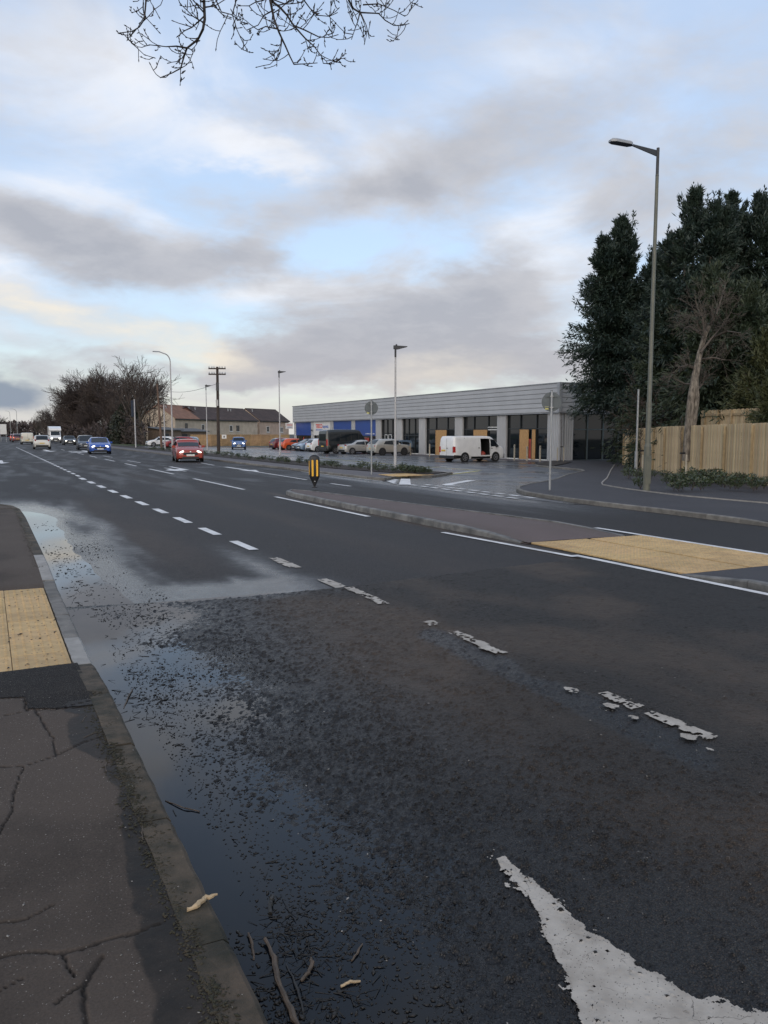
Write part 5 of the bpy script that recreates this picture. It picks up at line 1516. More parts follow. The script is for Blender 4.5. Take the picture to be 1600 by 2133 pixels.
# --- tall conifers behind the fence
def conifer_mesh(seed, H, Rm, nb=420, ns=13, k=5, lean=0.0, base=.06, power=.8, tip=1.0, mat='conifer', leaders=2):
    q = np.random.default_rng(seed)
    tops = [(0, 0, 1.0)] + [(q.uniform(-.45, .45) * Rm, q.uniform(-.45, .45) * Rm, q.uniform(.84, .97)) for _ in range(leaders - 1)]
    C, A, S, Ln, Wd = [], [], [], [], []
    br0, br1, bw = [], [], []
    for i in range(nb):
        tx, ty, th_ = tops[q.integers(len(tops))]
        t = base + (1 - base) * (1 - q.random() ** .85) if False else base + (th_ - base) * q.random() ** 1.02
        az = q.uniform(0, 2 * np.pi)
        env = Rm * (1 - t / th_) ** power * (.62 + .38 * min(1, (t - base + .05) / .22)) * q.uniform(.50, 1.22) * (.80 + .40 * vnoise(np.array([az * 1.3]), np.array([t * 9]), seed)[0]) + .16 * tip
        up = np.interp(t, [0, .25, .45, .8, 1], [-.12, .02, .38, .85, 2.0]) * q.uniform(.7, 1.3)
        o = np.array([tx * t, ty * t, t * H])
        dirh = np.array([math.cos(az), math.sin(az), 0])
        s_ = np.linspace(.12, 1, ns)
        pts = o + dirh * (s_ * env)[:, None] + np.array([0, 0, 1.]) * (up * env * (s_ ** 1.25) - .16 * env * s_ ** 3 * (t < .5))[:, None]
        pts[:, 0] += lean * (s_ ** 2) * env
        tg = unit(np.gradient(pts, axis=0))
        br0.append(pts[:-1:4]); br1.append(pts[1::4][:len(pts[:-1:4])]); 
        kk = np.repeat(np.arange(ns), k)
        n_ = len(kk)
        wgt = s_[kk]
        c = pts[kk] + q.normal(size=(n_, 3)) * (.045 + .11 * env * (1 - .6 * wgt))[:, None] * [1, 1, .7]
        hang = (q.random(n_) < .38) * (wgt > .45)
        a = unit(tg[kk] * 1.0 + q.normal(size=(n_, 3)) * .45 + np.stack([hang * 0, hang * 0, .16 - 1.15 * hang * (t < .75)], 1))
        C.append(c); A.append(a); S.append(unit(np.cross(a, q.normal(size=(n_, 3)))))
        Ln.append(q.uniform(.16, .40, n_) * (1.0 + .3 * (wgt > .9))); Wd.append(q.uniform(.05, .11, n_))
    for tx, ty, th_ in tops:          # feathery leading shoots, bent a little by the wind
        for sp in range(5):
            n_ = 90; hh_ = q.random(n_); ox, oy = q.normal(0, .18 * (sp > 0), 2); ht = q.uniform(.7, 1.0) if sp else 1.0
            z0_ = H * (th_ - .11); top_ = z0_ + (H * .125 + .5) * ht
            bx = tx * th_ + ox * 2 + (-.35 + .15 * sp) * hh_ ** 2 * .5; by = ty * th_ + oy * 2
            c = np.stack([bx + q.normal(0, 1, n_) * .16 * (1.05 - hh_), by + q.normal(0, 1, n_) * .16 * (1.05 - hh_), z0_ + (top_ - z0_) * hh_], 1)
            a = unit(q.normal(size=(n_, 3)) * .6 + [-.15, 0, .75])
            C.append(c); A.append(a); S.append(unit(np.cross(a, q.normal(size=(n_, 3))))); Ln.append(q.uniform(.2, .42, n_) * (1.15 - .4 * hh_)); Wd.append(q.uniform(.05, .10, n_))
    v, f = cards(np.concatenate(C), np.concatenate(A), np.concatenate(S), np.concatenate(Ln), np.concatenate(Wd))
    fol = np_mesh('foliage', v, f); fol.materials.append(M[mat])
    mb = MB()
    for tx, ty, th_ in tops:
        mb.tube([(0, 0, -.3), (tx * .3, ty * .3, H * .3), (tx * .95, ty * .95, H * th_ * .95)], [.26, .17, .03], 7)
    b0 = np.concatenate(br0); b1 = np.concatenate(br1)
    tv, tf = tubes_np(b0, b1, np.full(len(b0), .022), np.full(len(b0), .016), 3)
    bm_ = np_mesh('boughs', tv, tf); bm_.materials.append(M['bark'])
    return [fol, mb.mesh('trunk', M['bark']), bm_]
cA = conifer_mesh(11, 16.5, 5.7, 600, 15, 11, -.08, leaders=2, base=.25, power=1.08)
cB = conifer_mesh(12, 17.0, 3.8, 560, 15, 11, -.05, power=.85, base=.12, leaders=5)
cC = conifer_mesh(14, 10.0, 2.9, 380, 12, 10, 0, mat='conifer_b', leaders=3, power=.7)
cD = conifer_mesh(15, 7.5, 2.6, 320, 11, 9, .05, mat='conifer_c', leaders=2, power=.7)
CON = [(1312, 55, 452, cA, 16.5, 0, 'tall dark conifer overhanging the corner of the retail building'), (1352, 54, 520, cA, 16.5, 120, 'dark conifer just left of the tall street lamp, its top below its neighbours'),
       (1426, 47, 392, cB, 17.0, 10, 'tallest dark conifer just right of the street lamp'), (1502, 49, 402, cB, 17.0, 100, 'tall dark conifer with several tips, second right of the street lamp'),
       (1560, 47, 400, cB, 17.0, 200, 'tall dark conifer with feathery tips near the right edge'), (1640, 45, 440, cA, 16.5, 250, 'dark conifer cut by the right edge of the view'),
       (1368, 51, 535, cA, 16.5, 300, 'dark conifer filling the gap directly behind the street lamp column'), (1465, 41.5, 572, cC, 10.0, 40, 'lower olive green conifer behind the pale-barked tree'), (1545, 42, 600, cC, 10.0, 160, 'lower olive green conifer right of the pale-barked tree'),
       (1588, 37.5, 700, cD, 7.5, 20, 'yellowish green conifer low at the right edge'), (1385, 47, 640, cC, 10.0, 280, 'olive green conifer half hidden by the street lamp column'),
       (1356, 57, 630, cC, 10.0, 90, 'low conifer behind the grey steel post'), (1600, 34, 790, cD, 7.5, 130, 'small drooping conifer just above the rear fence at the right edge')]
for u, d, v, ms, H0, rz, lb in CON:
    x, y = plan(u, d); s = (level(v, d) - G(x)) / (H0 * 1.03)
    tr_ = place_tree('conifer_tree', ms, x, y, s, rz, lb, 'tree', 'conifers behind the timber fence')
    if u == 1312:      # leans out towards the light, over the corner of the building
        tr_.rotation_euler = (Matrix.Rotation(R(-3.6), 4, Vector((math.sin(R(YAW)), math.cos(R(YAW)), 0))) @ tr_.rotation_euler.to_matrix().to_4x4()).to_euler()

# --- pale-barked bare tree and scrub behind the fence
def birch():
    x, y = plan(1432, 37)
    t = empty('pale_barked_tree', (x, y, G(x)))
    g = G(x); rnd = random.Random(31)
    def pt(u, v, dd=0.0):
        d = 37 + dd; a, b = plan(u, d); return Vector((a - x, b - y, level(v, d) - g))
    tr = MB()
    tr.tube([pt(1430, 960), pt(1432, 885), pt(1434, 830), pt(1440, 780, .2), pt(1448, 735, .3), pt(1456, 700, .4), pt(1464, 680, .5)], [.24, .215, .19, .165, .135, .11, .085], 10)
    tr.tube([pt(1441, 890, -.1), pt(1446, 830, -.15), pt(1443, 790, 0), pt(1449, 738, .1)], [.12, .11, .10, .08], 8)
    trunk = tr.build('trunk', M['birch'], t); smooth_angle(trunk, 60)
    segs = []
    limbs = [[(1449, 735), (1470, 705), (1492, 678), (1508, 650)], [(1456, 700), (1450, 660), (1438, 640), (1432, 612)], [(1464, 680), (1478, 655), (1486, 625), (1492, 600)], [(1443, 815), (1456, 800), (1459, 780)],
             [(1456, 700), (1440, 690), (1425, 680), (1412, 684)], [(1470, 705), (1500, 690), (1530, 694)], [(1444, 770), (1425, 760), (1405, 765)], [(1446, 750), (1475, 745), (1500, 750)], [(1438, 800), (1420, 800), (1400, 790)]]
    cfg = dict(seg=[3, 3, 2], kids=[5, 4], wig=.16, up=[.05, .04, .02], rmin=.007, **{'from': [.1, .1]}, ang=[(25, 60), (25, 60)], len=[(.5, .9), (.4, .7)])
    for li, l in enumerate(limbs):
        P_ = [pt(u, v, .4 + rnd.uniform(-.4, .4)) for u, v in l]
        for i in range(len(P_) - 1):
            r0 = .07 * (1 - i / len(P_)); segs.append((tuple(P_[i]), tuple(P_[i + 1]), max(.02, r0), max(.014, .07 * (1 - (i + 1) / len(P_))), 0))
            for k in range(3):
                b = P_[i].lerp(P_[i + 1], rnd.random()); dv = (P_[i + 1] - P_[i]).normalized()
                grow(rnd, b, dv + Vector((rnd.gauss(0, .7), rnd.gauss(0, .7), rnd.gauss(.1, .6))), rnd.uniform(.5, 1.2), .016, 0, cfg, segs)
    v, f = tubes_np([s[0] for s in segs], [s[1] for s in segs], [s[2] for s in segs], [s[3] for s in segs], 4)
    link_mesh('crown', np_mesh('crown', v, f, True), M['twig_pale'], t)
    tag(t, 'bare tree with pale twisted bark standing behind the timber fence', 'tree')
birch()
BUSH = dict(trunk=.35, r=.012, seg=[3, 4, 3, 2], kids=[9, 7, 5], wig=.2, up=[.02, .10, .05, .02], rmin=.010, **{'from': [.05, .1, .1]}, ang=[(10, 45), (25, 60), (20, 55)], len=[(1.4, 2.2), (.35, .6), (.4, .7)])
b1 = tree_meshes(44, 5, BUSH, ('stems', 'twigs'), ('twig_brown', 'twig_brown')); hb = mesh_h(b1)
for u, d, v, rz, lb in ((1346, 55, 790, 0, 'leafless brown shrub between the grey steel post and the street lamp'), (1392, 46, 760, 80, 'leafless brown shrub just right of the street lamp behind the fence'), (1412, 43.5, 790, 170, 'leafless brown shrub left of the pale-barked tree'), (1368, 49, 745, 260, 'tallest leafless brown shrub right behind the street lamp')):
    x, y = plan(u, d); s = (level(v, d) - G(x)) / hb
    place_tree('bare_shrub', b1, x, y, s, rz, lb, 'shrub', 'leafless shrubs behind the fence')

# --- low shrubs: right-hand bed and the planting strip by the car park
def shrub_mesh(seed, H=.45, W=.32, n=110):
    q = np.random.default_rng(seed)
    th = q.uniform(0, 2 * np.pi, n); z = q.uniform(.18, 1, n) * H; r0 = W * q.random(n) ** .6 * (.5 + .5 * z / H)
    c = np.stack([r0 * np.cos(th), r0 * np.sin(th), z * (1 - .35 * r0 / W)], 1)
    a = unit(np.stack([np.cos(th), np.sin(th), q.uniform(.1, 1.3, n)], 1) + q.normal(size=(n, 3)) * .3)
    v, f = cards(c, a, unit(np.cross(a, q.normal(size=(n, 3)))), q.uniform(.07, .14, n), q.uniform(.035, .06, n))
    m1 = np_mesh('leaves', v, f); m1.materials.append(M['shrub'])
    k = 7; an = q.uniform(0, 2 * np.pi, k); e = np.stack([W * .6 * np.cos(an), W * .6 * np.sin(an), np.full(k, H * .8)], 1)
    v, f = tubes_np(np.zeros((k, 3)) - [0, 0, .03], e, np.full(k, .007), np.full(k, .004), 3)
    m2 = np_mesh('stems', v, f); m2.materials.append(M['twig_brown'])
    return [m1, m2]
SH = [shrub_mesh(s) for s in (1, 2, 3, 4)]
def place_shrub(x, y, z, s, label, group):
    t = empty('shrub', (x, y, z), random.uniform(0, 360))
    for me in random.choice(SH):
        o = link_mesh(me.name.split('.')[0], me, None, t); o.scale = (s, s, s * random.uniform(.85, 1.25))
    tag(t, label, 'shrub', group)
rs = random.Random(5)
cnt = 0
for k in range(400):
    i = rs.randrange(3, len(bed_edge) - 3); a = Vector(bed_edge[i]).lerp(Vector(bed_edge[i + 1]), rs.random())
    # across the bed towards the fence
    best = min((Vector(FENCE[j]).lerp(Vector(FENCE[j + 1]), t / 10) for j in range(4) for t in range(11)), key=lambda p: (p - a).length)
    w = rs.uniform(.05, .93); p = a.lerp(best, w)
    if fbm(np.array([p.x * .5]), np.array([p.y * .5]), 8)[0] < .44 and w < .6: continue
    fr_ = p.x * math.sin(R(YAW)) + p.y * math.cos(R(YAW)); ri_ = p.x * math.cos(R(YAW)) - p.y * math.sin(R(YAW)); us_ = 800 + 1603 * ri_ / fr_
    lb = ('one of the low leafy shrubs left of the street lamp' if us_ < 1346 else
          'one of the low leafy shrubs between the street lamp and the staked young tree' if us_ < 1420 else
          'one of the low leafy shrubs right of the staked young tree, below the fence')
    place_shrub(p.x, p.y, G(p.x) + .13 + .10 * w, rs.uniform(.6, 1.05), lb, 'low shrubs in the bed by the fence')
    cnt += 1
    if cnt >= 80: break
for k in range(150):
    y = 30.5 + 62 * rs.random() ** 1.5
    x0 = float(np.interp(y, [29.6, 33, 37, 45], [17.5, 16.7, 16.2, 16.0])) + .1; x1 = float(np.interp(y, [30, 33, 35], [18.2, 18.8, 18.35]))
    x = rs.uniform(x0, x1)
    lb = ('one of the scrubby shrubs at the near end of the car park strip' if y < 38 else
          'one of the scrubby shrubs in the strip behind the traffic bollard' if y < 58 else
          'one of the scrubby shrubs in the strip beside the telegraph pole')
    place_shrub(x, y, G(x) + .125, rs.uniform(.38, .8), lb, 'low shrubs in the planting strip')
# --- young trees tied to stakes
def young_tree(u, d, v_top, label, zoff=.2):
    x, y = plan(u, d); H = level(v_top, d) - G(x) - zoff
    t = empty('young_tree', (x, y, G(x) + zoff))
    MB().tube([(0, 0, -.1), (.02, 0, H * .4), (-.02, .02, H * .75), (.03, 0, H)], [.022, .018, .012, .005], 6).build('stem', M['twig_brown'], t)
    rnd = random.Random(int(u)); sg = []
    for k in range(14):
        z = H * rnd.uniform(.45, .97); a = rnd.uniform(0, 6.28); L_ = rnd.uniform(.25, .6) * (1.2 - z / H * .6)
        sg.append(((0, 0, z), (L_ * .5 * math.cos(a), L_ * .5 * math.sin(a), z + L_ * .85), .006, .003))
    v, f = tubes_np([s[0] for s in sg], [s[1] for s in sg], [s[2] for s in sg], [s[3] for s in sg], 3)
    link_mesh('twigs', np_mesh('twigs', v, f), M['twig_brown'], t)
    MB().box(-.03, .22, -.03, .03, 1.02, 1.09).build('tie', M['trim'], t)
    return tag(t, label, 'young tree')
def stake(u, d, v_top, label, zoff=.2, grp=None):
    x, y = plan(u, d); H = level(v_top, d) - G(x) - zoff
    t = tag(MB().tube([(0, 0, -.2), (0, 0, H - .03), (0, 0, H)], [.035, .035, .025], 8).build('tree_stake', M['post_pale'], None, (x, y, G(x) + zoff)), label, 'stake', grp)
young_tree(1416, 31.0, 868, 'thin young tree tied to a stake in front of the fence below the pale-barked tree')
stake(1428, 31.1, 947, 'pale stake right of the young tree in front of the fence')
young_tree(1333, 37.0, 880, 'thin young tree between the grey steel post and the street lamp')
stake(1338, 37.1, 948, 'pale stake beside the young tree left of the street lamp')
young_tree(1168, 57.5, 850, 'thin young tree standing at the corner of the retail building', .15)
stake(1161, 57.6, 932, 'pale stake left of the young tree at the building corner', .15)
stake(1174, 57.4, 931, 'pale stake right of the young tree at the building corner', .15)

# --- tree beside the pavement: trunk out of view on the left, one limb reaching over the camera
def pavement_tree():
    tx, ty = -2.6, 3.2
    t = empty('pavement_tree', (tx, ty, G(tx) + .08))
    g = G(tx) + .08; rnd = random.Random(12)
    tag(t, 'bare tree whose leafless twigs hang into the top of the view', 'tree')
    off = Vector((tx, ty, g))
    def pt(u, v, d):
        a, b = plan(u, d); return Vector((a, b, level(v, d))) - off
    tr = MB()
    top = pt(600, -330, 5.2)
    tr.tube([(0, 0, -.2), (.05, 0, 1.5), (.0, .1, 3.2), (.1, .1, 5.0), (-.1, .2, 8.0), (.1, .0, 10.5)], [.26, .21, .18, .15, .09, .03], 10)
    smooth_angle(tr.build('trunk', M['bark'], t), 60)
    lb = MB()
    limb = [Vector((.05, .1, 4.4)), Vector((1.2, .5, 5.4)), pt(330, -300, 5.0), pt(470, -230, 5.1), pt(600, -215, 5.3), pt(760, -190, 5.6)]
    lb.tube(limb, [.11, .09, .06, .045, .036, .022], 8)
    lb.tube([Vector((0, .1, 6.2)), Vector((-.8, .9, 7.6)), Vector((-1.6, 1.2, 9.4))], [.09, .06, .02], 7)
    lb.tube([Vector((0, .1, 7.2)), Vector((.9, -.8, 8.4)), Vector((1.3, -1.2, 10)),], [.08, .05, .02], 7)
    smooth_angle(lb.build('limb', M['twig_over'], t), 60)
    mains = [(5.0, [(440, -235), (457, -60), (459, 0), (460, 40), (456, 62), (447, 81), (425, 100), (418, 120), (412, 142), (395, 152), (372, 162)], .014),
             (5.1, [(425, 100), (405, 96), (385, 97), (352, 93)], .008),
             (4.9, [(330, -300), (352, -80), (350, 0), (346, 40), (336, 56), (322, 65), (296, 69)], .009),
             (5.2, [(560, -215), (578, -60), (584, 0), (591, 40), (600, 66), (611, 93), (620, 116), (628, 134), (650, 133), (673, 131)], .012),
             (5.3, [(584, 0), (603, 16), (616, 32), (628, 53), (650, 63), (676, 77), (695, 78), (713, 72)], .010),
             (5.3, [(628, 53), (650, 80), (668, 98), (680, 116), (684, 132), (705, 133)], .007),
             (5.5, [(690, -200), (725, -70), (733, 0), (742, 18), (754, 26), (770, 27), (790, 28), (802, 42), (819, 53), (835, 53), (848, 49)], .010),
             (5.4, [(754, 26), (750, 45), (744, 62), (738, 82)], .006), (5.4, [(756, 28), (766, 52), (772, 80)], .005),
             (5.0, [(470, -232), (478, -10), (492, 25), (510, 30), (526, 42)], .007),
             (5.1, [(520, -222), (520, 0), (512, 30), (520, 60), (532, 90), (540, 105)], .006),
             (5.4, [(640, -210), (648, 0), (660, 18), (676, 32), (696, 34), (712, 26)], .007),
             (5.2, [(597, 60), (575, 55), (560, 62), (545, 50)], .006), (5.2, [(592, 20), (572, 32), (561, 52), (540, 62)], .006), (5.2, [(606, 80), (602, 110), (595, 126)], .005),
             (5.4, [(760, 10), (790, 8), (820, 22), (840, 34)], .006), (5.0, [(459, 20), (445, 6), (440, 25)], .005), (5.0, [(462, 15), (480, 12), (505, -5)], .006)]
    segs = []
    def bud(p, d):
        d = d.normalized(); segs.append((tuple(p), tuple(p + d * .008), .0026, .0033)); segs.append((tuple(p + d * .008), tuple(p + d * .017), .0033, .001))
    def spray(p, d, L, r, lvl):
        n = 4; q = p; d = d.normalized()
        for i in range(n):
            d = (d + Vector((0, 0, .20)) + Vector((rnd.gauss(0, .18), rnd.gauss(0, .18), rnd.gauss(0, .18)))).normalized()
            e = q + d * L / n
            segs.append((tuple(q), tuple(e), max(.0022, r * (1 - .5 * i / n)), max(.002, r * (1 - .5 * (i + 1) / n))))
            if lvl > 0 and rnd.random() < .62:
                ax = Vector((rnd.gauss(0, 1), rnd.gauss(0, 1), rnd.gauss(0, .6)))
                spray(e, d * .5 + ax.normalized(), L * rnd.uniform(.35, .6), r * .7, lvl - 1)
            elif rnd.random() < .5:
                bud(e, d + Vector((rnd.gauss(0, .8), rnd.gauss(0, .8), .5)))
            q = e
        bud(q, d)
    for d, px_, r in mains:
        P_ = [pt(u, v, d + rnd.uniform(-.06, .06)) for u, v in px_]
        n = len(P_)
        for i in range(n - 1):
            r0 = max(.0028, .8 * r * (1 - .78 * i / (n - 1))); r1 = max(.0026, .8 * r * (1 - .78 * (i + 1) / (n - 1)))
            segs.append((tuple(P_[i]), tuple(P_[i + 1]), r0, r1))
            if px_[i + 1][1] < -20: continue
            ln = (P_[i + 1] - P_[i]).length
            for k in range(max(1, int(ln / .055))):
                b = P_[i].lerp(P_[i + 1], rnd.random()); dv = (P_[i + 1] - P_[i]).normalized()
                ax = Vector((rnd.gauss(0, 1), rnd.gauss(0, 1), rnd.gauss(0, .8))).normalized()
                spray(b, dv * .55 + ax * .9, rnd.uniform(.07, .22), max(.0028, r1 * .55), 1)
    v, f = tubes_np([s[0] for s in segs], [s[1] for s in segs], [s[2] for s in segs], [s[3] for s in segs], 5)
    link_mesh('twigs', np_mesh('twigs', v, f, True), M['twig_over'], t)
pavement_tree()

# ================================================================== VEHICLES (local +Y is forward, +X is the right-hand side)
def lerp_prof(prof, y):
    return float(np.interp(y, [p[0] for p in prof], [p[1] for p in prof]))
class Vehicle:
    def __init__(s, name, label, cat, x, y, heading, L, W, H, prof, paint, belt=.92, R_=.315, axles=(-1.3, 1.35), tumble=.19, zb=.20, group=None, nose=.16, tail=.12, trim='trim', plan_=.45, cut=None, stations=None, hip=1.0):
        s.L, s.W, s.H, s.prof, s.belt, s.tumble, s.zb, s.nose, s.tail, s.plan_ = L, W, H, prof, belt, tumble, zb, nose, tail, plan_
        s.t = empty(name, (x, y, G(x) + .012), heading)
        tag(s.t, label, cat, group)
        s.R, s.axles, s.paint = R_, axles, paint
        s.body(cut, stations)
        s.wheels()
    def top(s, y): return lerp_prof(s.prof, y)
    def hw(s, y, z):
        """half width of the shell at station y, height z"""
        e = max(0, abs(y) - (s.L / 2 - s.plan_)) / s.plan_
        w = s.W / 2 * (1 - (s.nose if y > 0 else s.tail) * e ** 2.2)
        f = np.interp(z, [s.zb, s.zb + .12, .55, s.belt, s.H], [.93, .975, 1.0, .975, .975 - s.tumble])
        return float(w * f)
    def body(s, cut, stations):
        ys = sorted(set([round(v, 3) for v in np.linspace(-s.L / 2, s.L / 2, 34)] + [round(p[0], 3) for p in s.prof] + [round(v, 3) for v in (stations or [])]))
        V, F = [], []
        zl = [s.zb, s.zb + .10, .42, .58, .74, .90, 1.05, 1.2, 1.35, 1.5, 1.62, 1.75, 1.9, 2.1, 2.3]
        nz = 13
        base_t = np.array([0, .07, .16, .28, .40, .52, .63, .73, .82, .89, .945, .98, 1.0])
        for y in ys:
            zt = s.top(y); col = []
            zb = s.zb + .10 * max(0, (abs(y) - s.L / 2 + .25) / .25)
            for t in base_t:
                z = zb + (zt - zb) * t
                w = s.hw(y, z)
                if t > .9: w -= .07 * ((t - .9) / .1) ** 2 * (1 if zt > s.belt + .1 else .8)
                col.append((w, z))
            ring = [(0, y, zb)] + [(w, y, z) for w, z in col] + [(col[-1][0] * .55, y, zt + .022), (0, y, zt + .030), (-col[-1][0] * .55, y, zt + .022)] + [(-w, y, z) for w, z in col[::-1]]
            V += ring
        n = len(ring)
        for i in range(len(ys) - 1):
            for k in range(n):
                a, b = i * n + k, i * n + (k + 1) % n
                if cut:
                    cy = (ys[i] + ys[i + 1]) / 2; k2 = (k + 1) % n
                    cx = (V[a][0] + V[b][0]) / 2; cz = (V[a][2] + V[b][2] + V[a + n][2] + V[b + n][2]) / 4
                    if cut[0] * cx > .5 and cut[1] < cy < cut[2] and cut[3] < cz < cut[4]: continue
                F.append((a, b, b + n, a + n))
        F.append(tuple(range(n - 1, -1, -1))); F.append(tuple(range((len(ys) - 1) * n, len(ys) * n)))
        mb = MB(); mb.add(V, F)
        s.b = smooth_angle(mb.build('body', M[s.paint], s.t), 38)
    def surf(s, x, y): 
        zt = s.top(y); w = s.hw(y, zt) - .06
        return zt + .03 * (1 - min(1, abs(x) / w) ** 2)
    def strip(s, name, y0, y1, mat, wf=.86, off=.010, n=8, parent=None, wf1=None):
        """panel lying on the upper skin between two stations (windscreen, rear window)"""
        V, F = [], []
        for i in range(n + 1):
            y = y0 + (y1 - y0) * i / n; zt = s.top(y); w = (s.hw(y, zt)) * (wf + ((wf1 or wf) - wf) * i / n)
            sl = (s.top(y + .02) - s.top(y - .02)) / .04; nx = Vector((0, -sl, 1)).normalized() * off
            for k in range(9):
                x = w * (k / 4 - 1)
                V.append((x, y + nx.y, s.surf(x, y) + nx.z))
        for i in range(n):
            for k in range(8):
                a = i * 9 + k; F.append((a, a + 1, a + 10, a + 9))
        mb = MB().add(V, F)
        return mb.build(name, M[mat], parent or s.t, smooth=True)
    def side(s, name, quad, mat, sides=(-1, 1), off=.008, parent=None):
        """panel on the flank: four (y,z) corners"""
        for sd in sides:
            V, F = [], []; n = 4
            (a, b, c, d) = quad
            for i in range(n + 1):
                for k in range(n + 1):
                    u, v = i / n, k / n
                    y = (a[0] * (1 - u) + b[0] * u) * (1 - v) + (d[0] * (1 - u) + c[0] * u) * v
                    z = (a[1] * (1 - u) + b[1] * u) * (1 - v) + (d[1] * (1 - u) + c[1] * u) * v
                    V.append((sd * (s.hw(y, z) + off), y, z))
            for i in range(n):
                for k in range(n):
                    q = i * (n + 1) + k; F.append((q, q + 1, q + n + 2, q + n + 1))
            MB().add(V, F).build(name, M[mat], parent or s.t, smooth=True)
    def wheels(s, rim='rim'):
        for ya in s.axles:
            for sd in (-1, 1):
                w = s.hw(ya, .5); x0 = sd * (w - .19); x1 = sd * (w + .012); n = 20
                ar = MB(); ar.lathe([(s.R * 1.17, sd * (w - .02)), (s.R * 1.17, sd * (w + .006)), (s.R * .6, sd * (w + .006))], 22, 0, 0, 'x')
                ao = ar.build('wheel_arch', M['trim'], s.t, (0, ya, s.R + .01))
                ty = MB(); ty.lathe([(s.R * .6, x0), (s.R * .95, x0), (s.R, x0 + sd * .03), (s.R, x1 - sd * .03), (s.R * .94, x1), (s.R * .66, x1)], n, 0, 0, 'x')
                wh = smooth_angle(ty.build('wheel', M['tyre'], s.t, (0, ya, s.R)), 40)
                rm = MB(); rm.lathe([(s.R * .66, x1 - sd * .012), (s.R * .66, x1 + sd * .004), (s.R * .56, x1 + sd * .004), (s.R * .54, x1 - sd * .008)], n, 0, 0, 'x')
                for k in range(5):
                    a = 2 * math.pi * k / 5 + .3
                    c_, d_ = math.cos(a), math.sin(a)
                    e = s.R * .10
                    rm.add([(x1 + sd * .008, d_ * r - c_ * q, c_ * r + d_ * q) for r, q in ((s.R * .06, -e), (s.R * .58, -e * .6), (s.R * .58, e * .6), (s.R * .06, e))], [(0, 1, 2, 3)])
                rm.build('rim', M[s.rim if hasattr(s, 'rim') else 'rim'], wh)
    def lamp(s, name, y, z, xf, mat, sx=.16, sy=.10, sz=.08, tilt=0.0):
        for sd in (-1, 1):
            mb = MB(); n1, n2 = 8, 6; V = []; F = []
            for i in range(n2 + 1):
                ph = math.pi * i / n2
                for k in range(n1):
                    th = 2 * math.pi * k / n1
                    V.append((sx * math.sin(ph) * math.cos(th), sy * math.sin(ph) * math.sin(th), sz * math.cos(ph) + sd * tilt * math.sin(ph) * math.cos(th) * sx))
            for i in range(n2):
                for k in range(n1): F.append((i * n1 + k, i * n1 + (k + 1) % n1, (i + 1) * n1 + (k + 1) % n1, (i + 1) * n1 + k))
            w = s.hw(y, z)
            mb.add(V, F).build(name, M[mat], s.t, (sd * w * xf, y, z), smooth=True)
    def block(s, name, x0, x1, y0, y1, z0, z1, mat, c=.012, parent=None):
        return MB().bbox(x0, x1, y0, y1, z0, z1, c).build(name, M[mat], parent or s.t)
    def mirrors(s, y, z, mat):
        for sd in (-1, 1):
            w = s.hw(y, z)
            MB().bbox(sd * w + (0.0 if sd > 0 else -.20), sd * w + (.20 if sd > 0 else 0), y - .06, y + .05, z - .02, z + .13, .02).build('wing_mirror', M[mat], s.t)

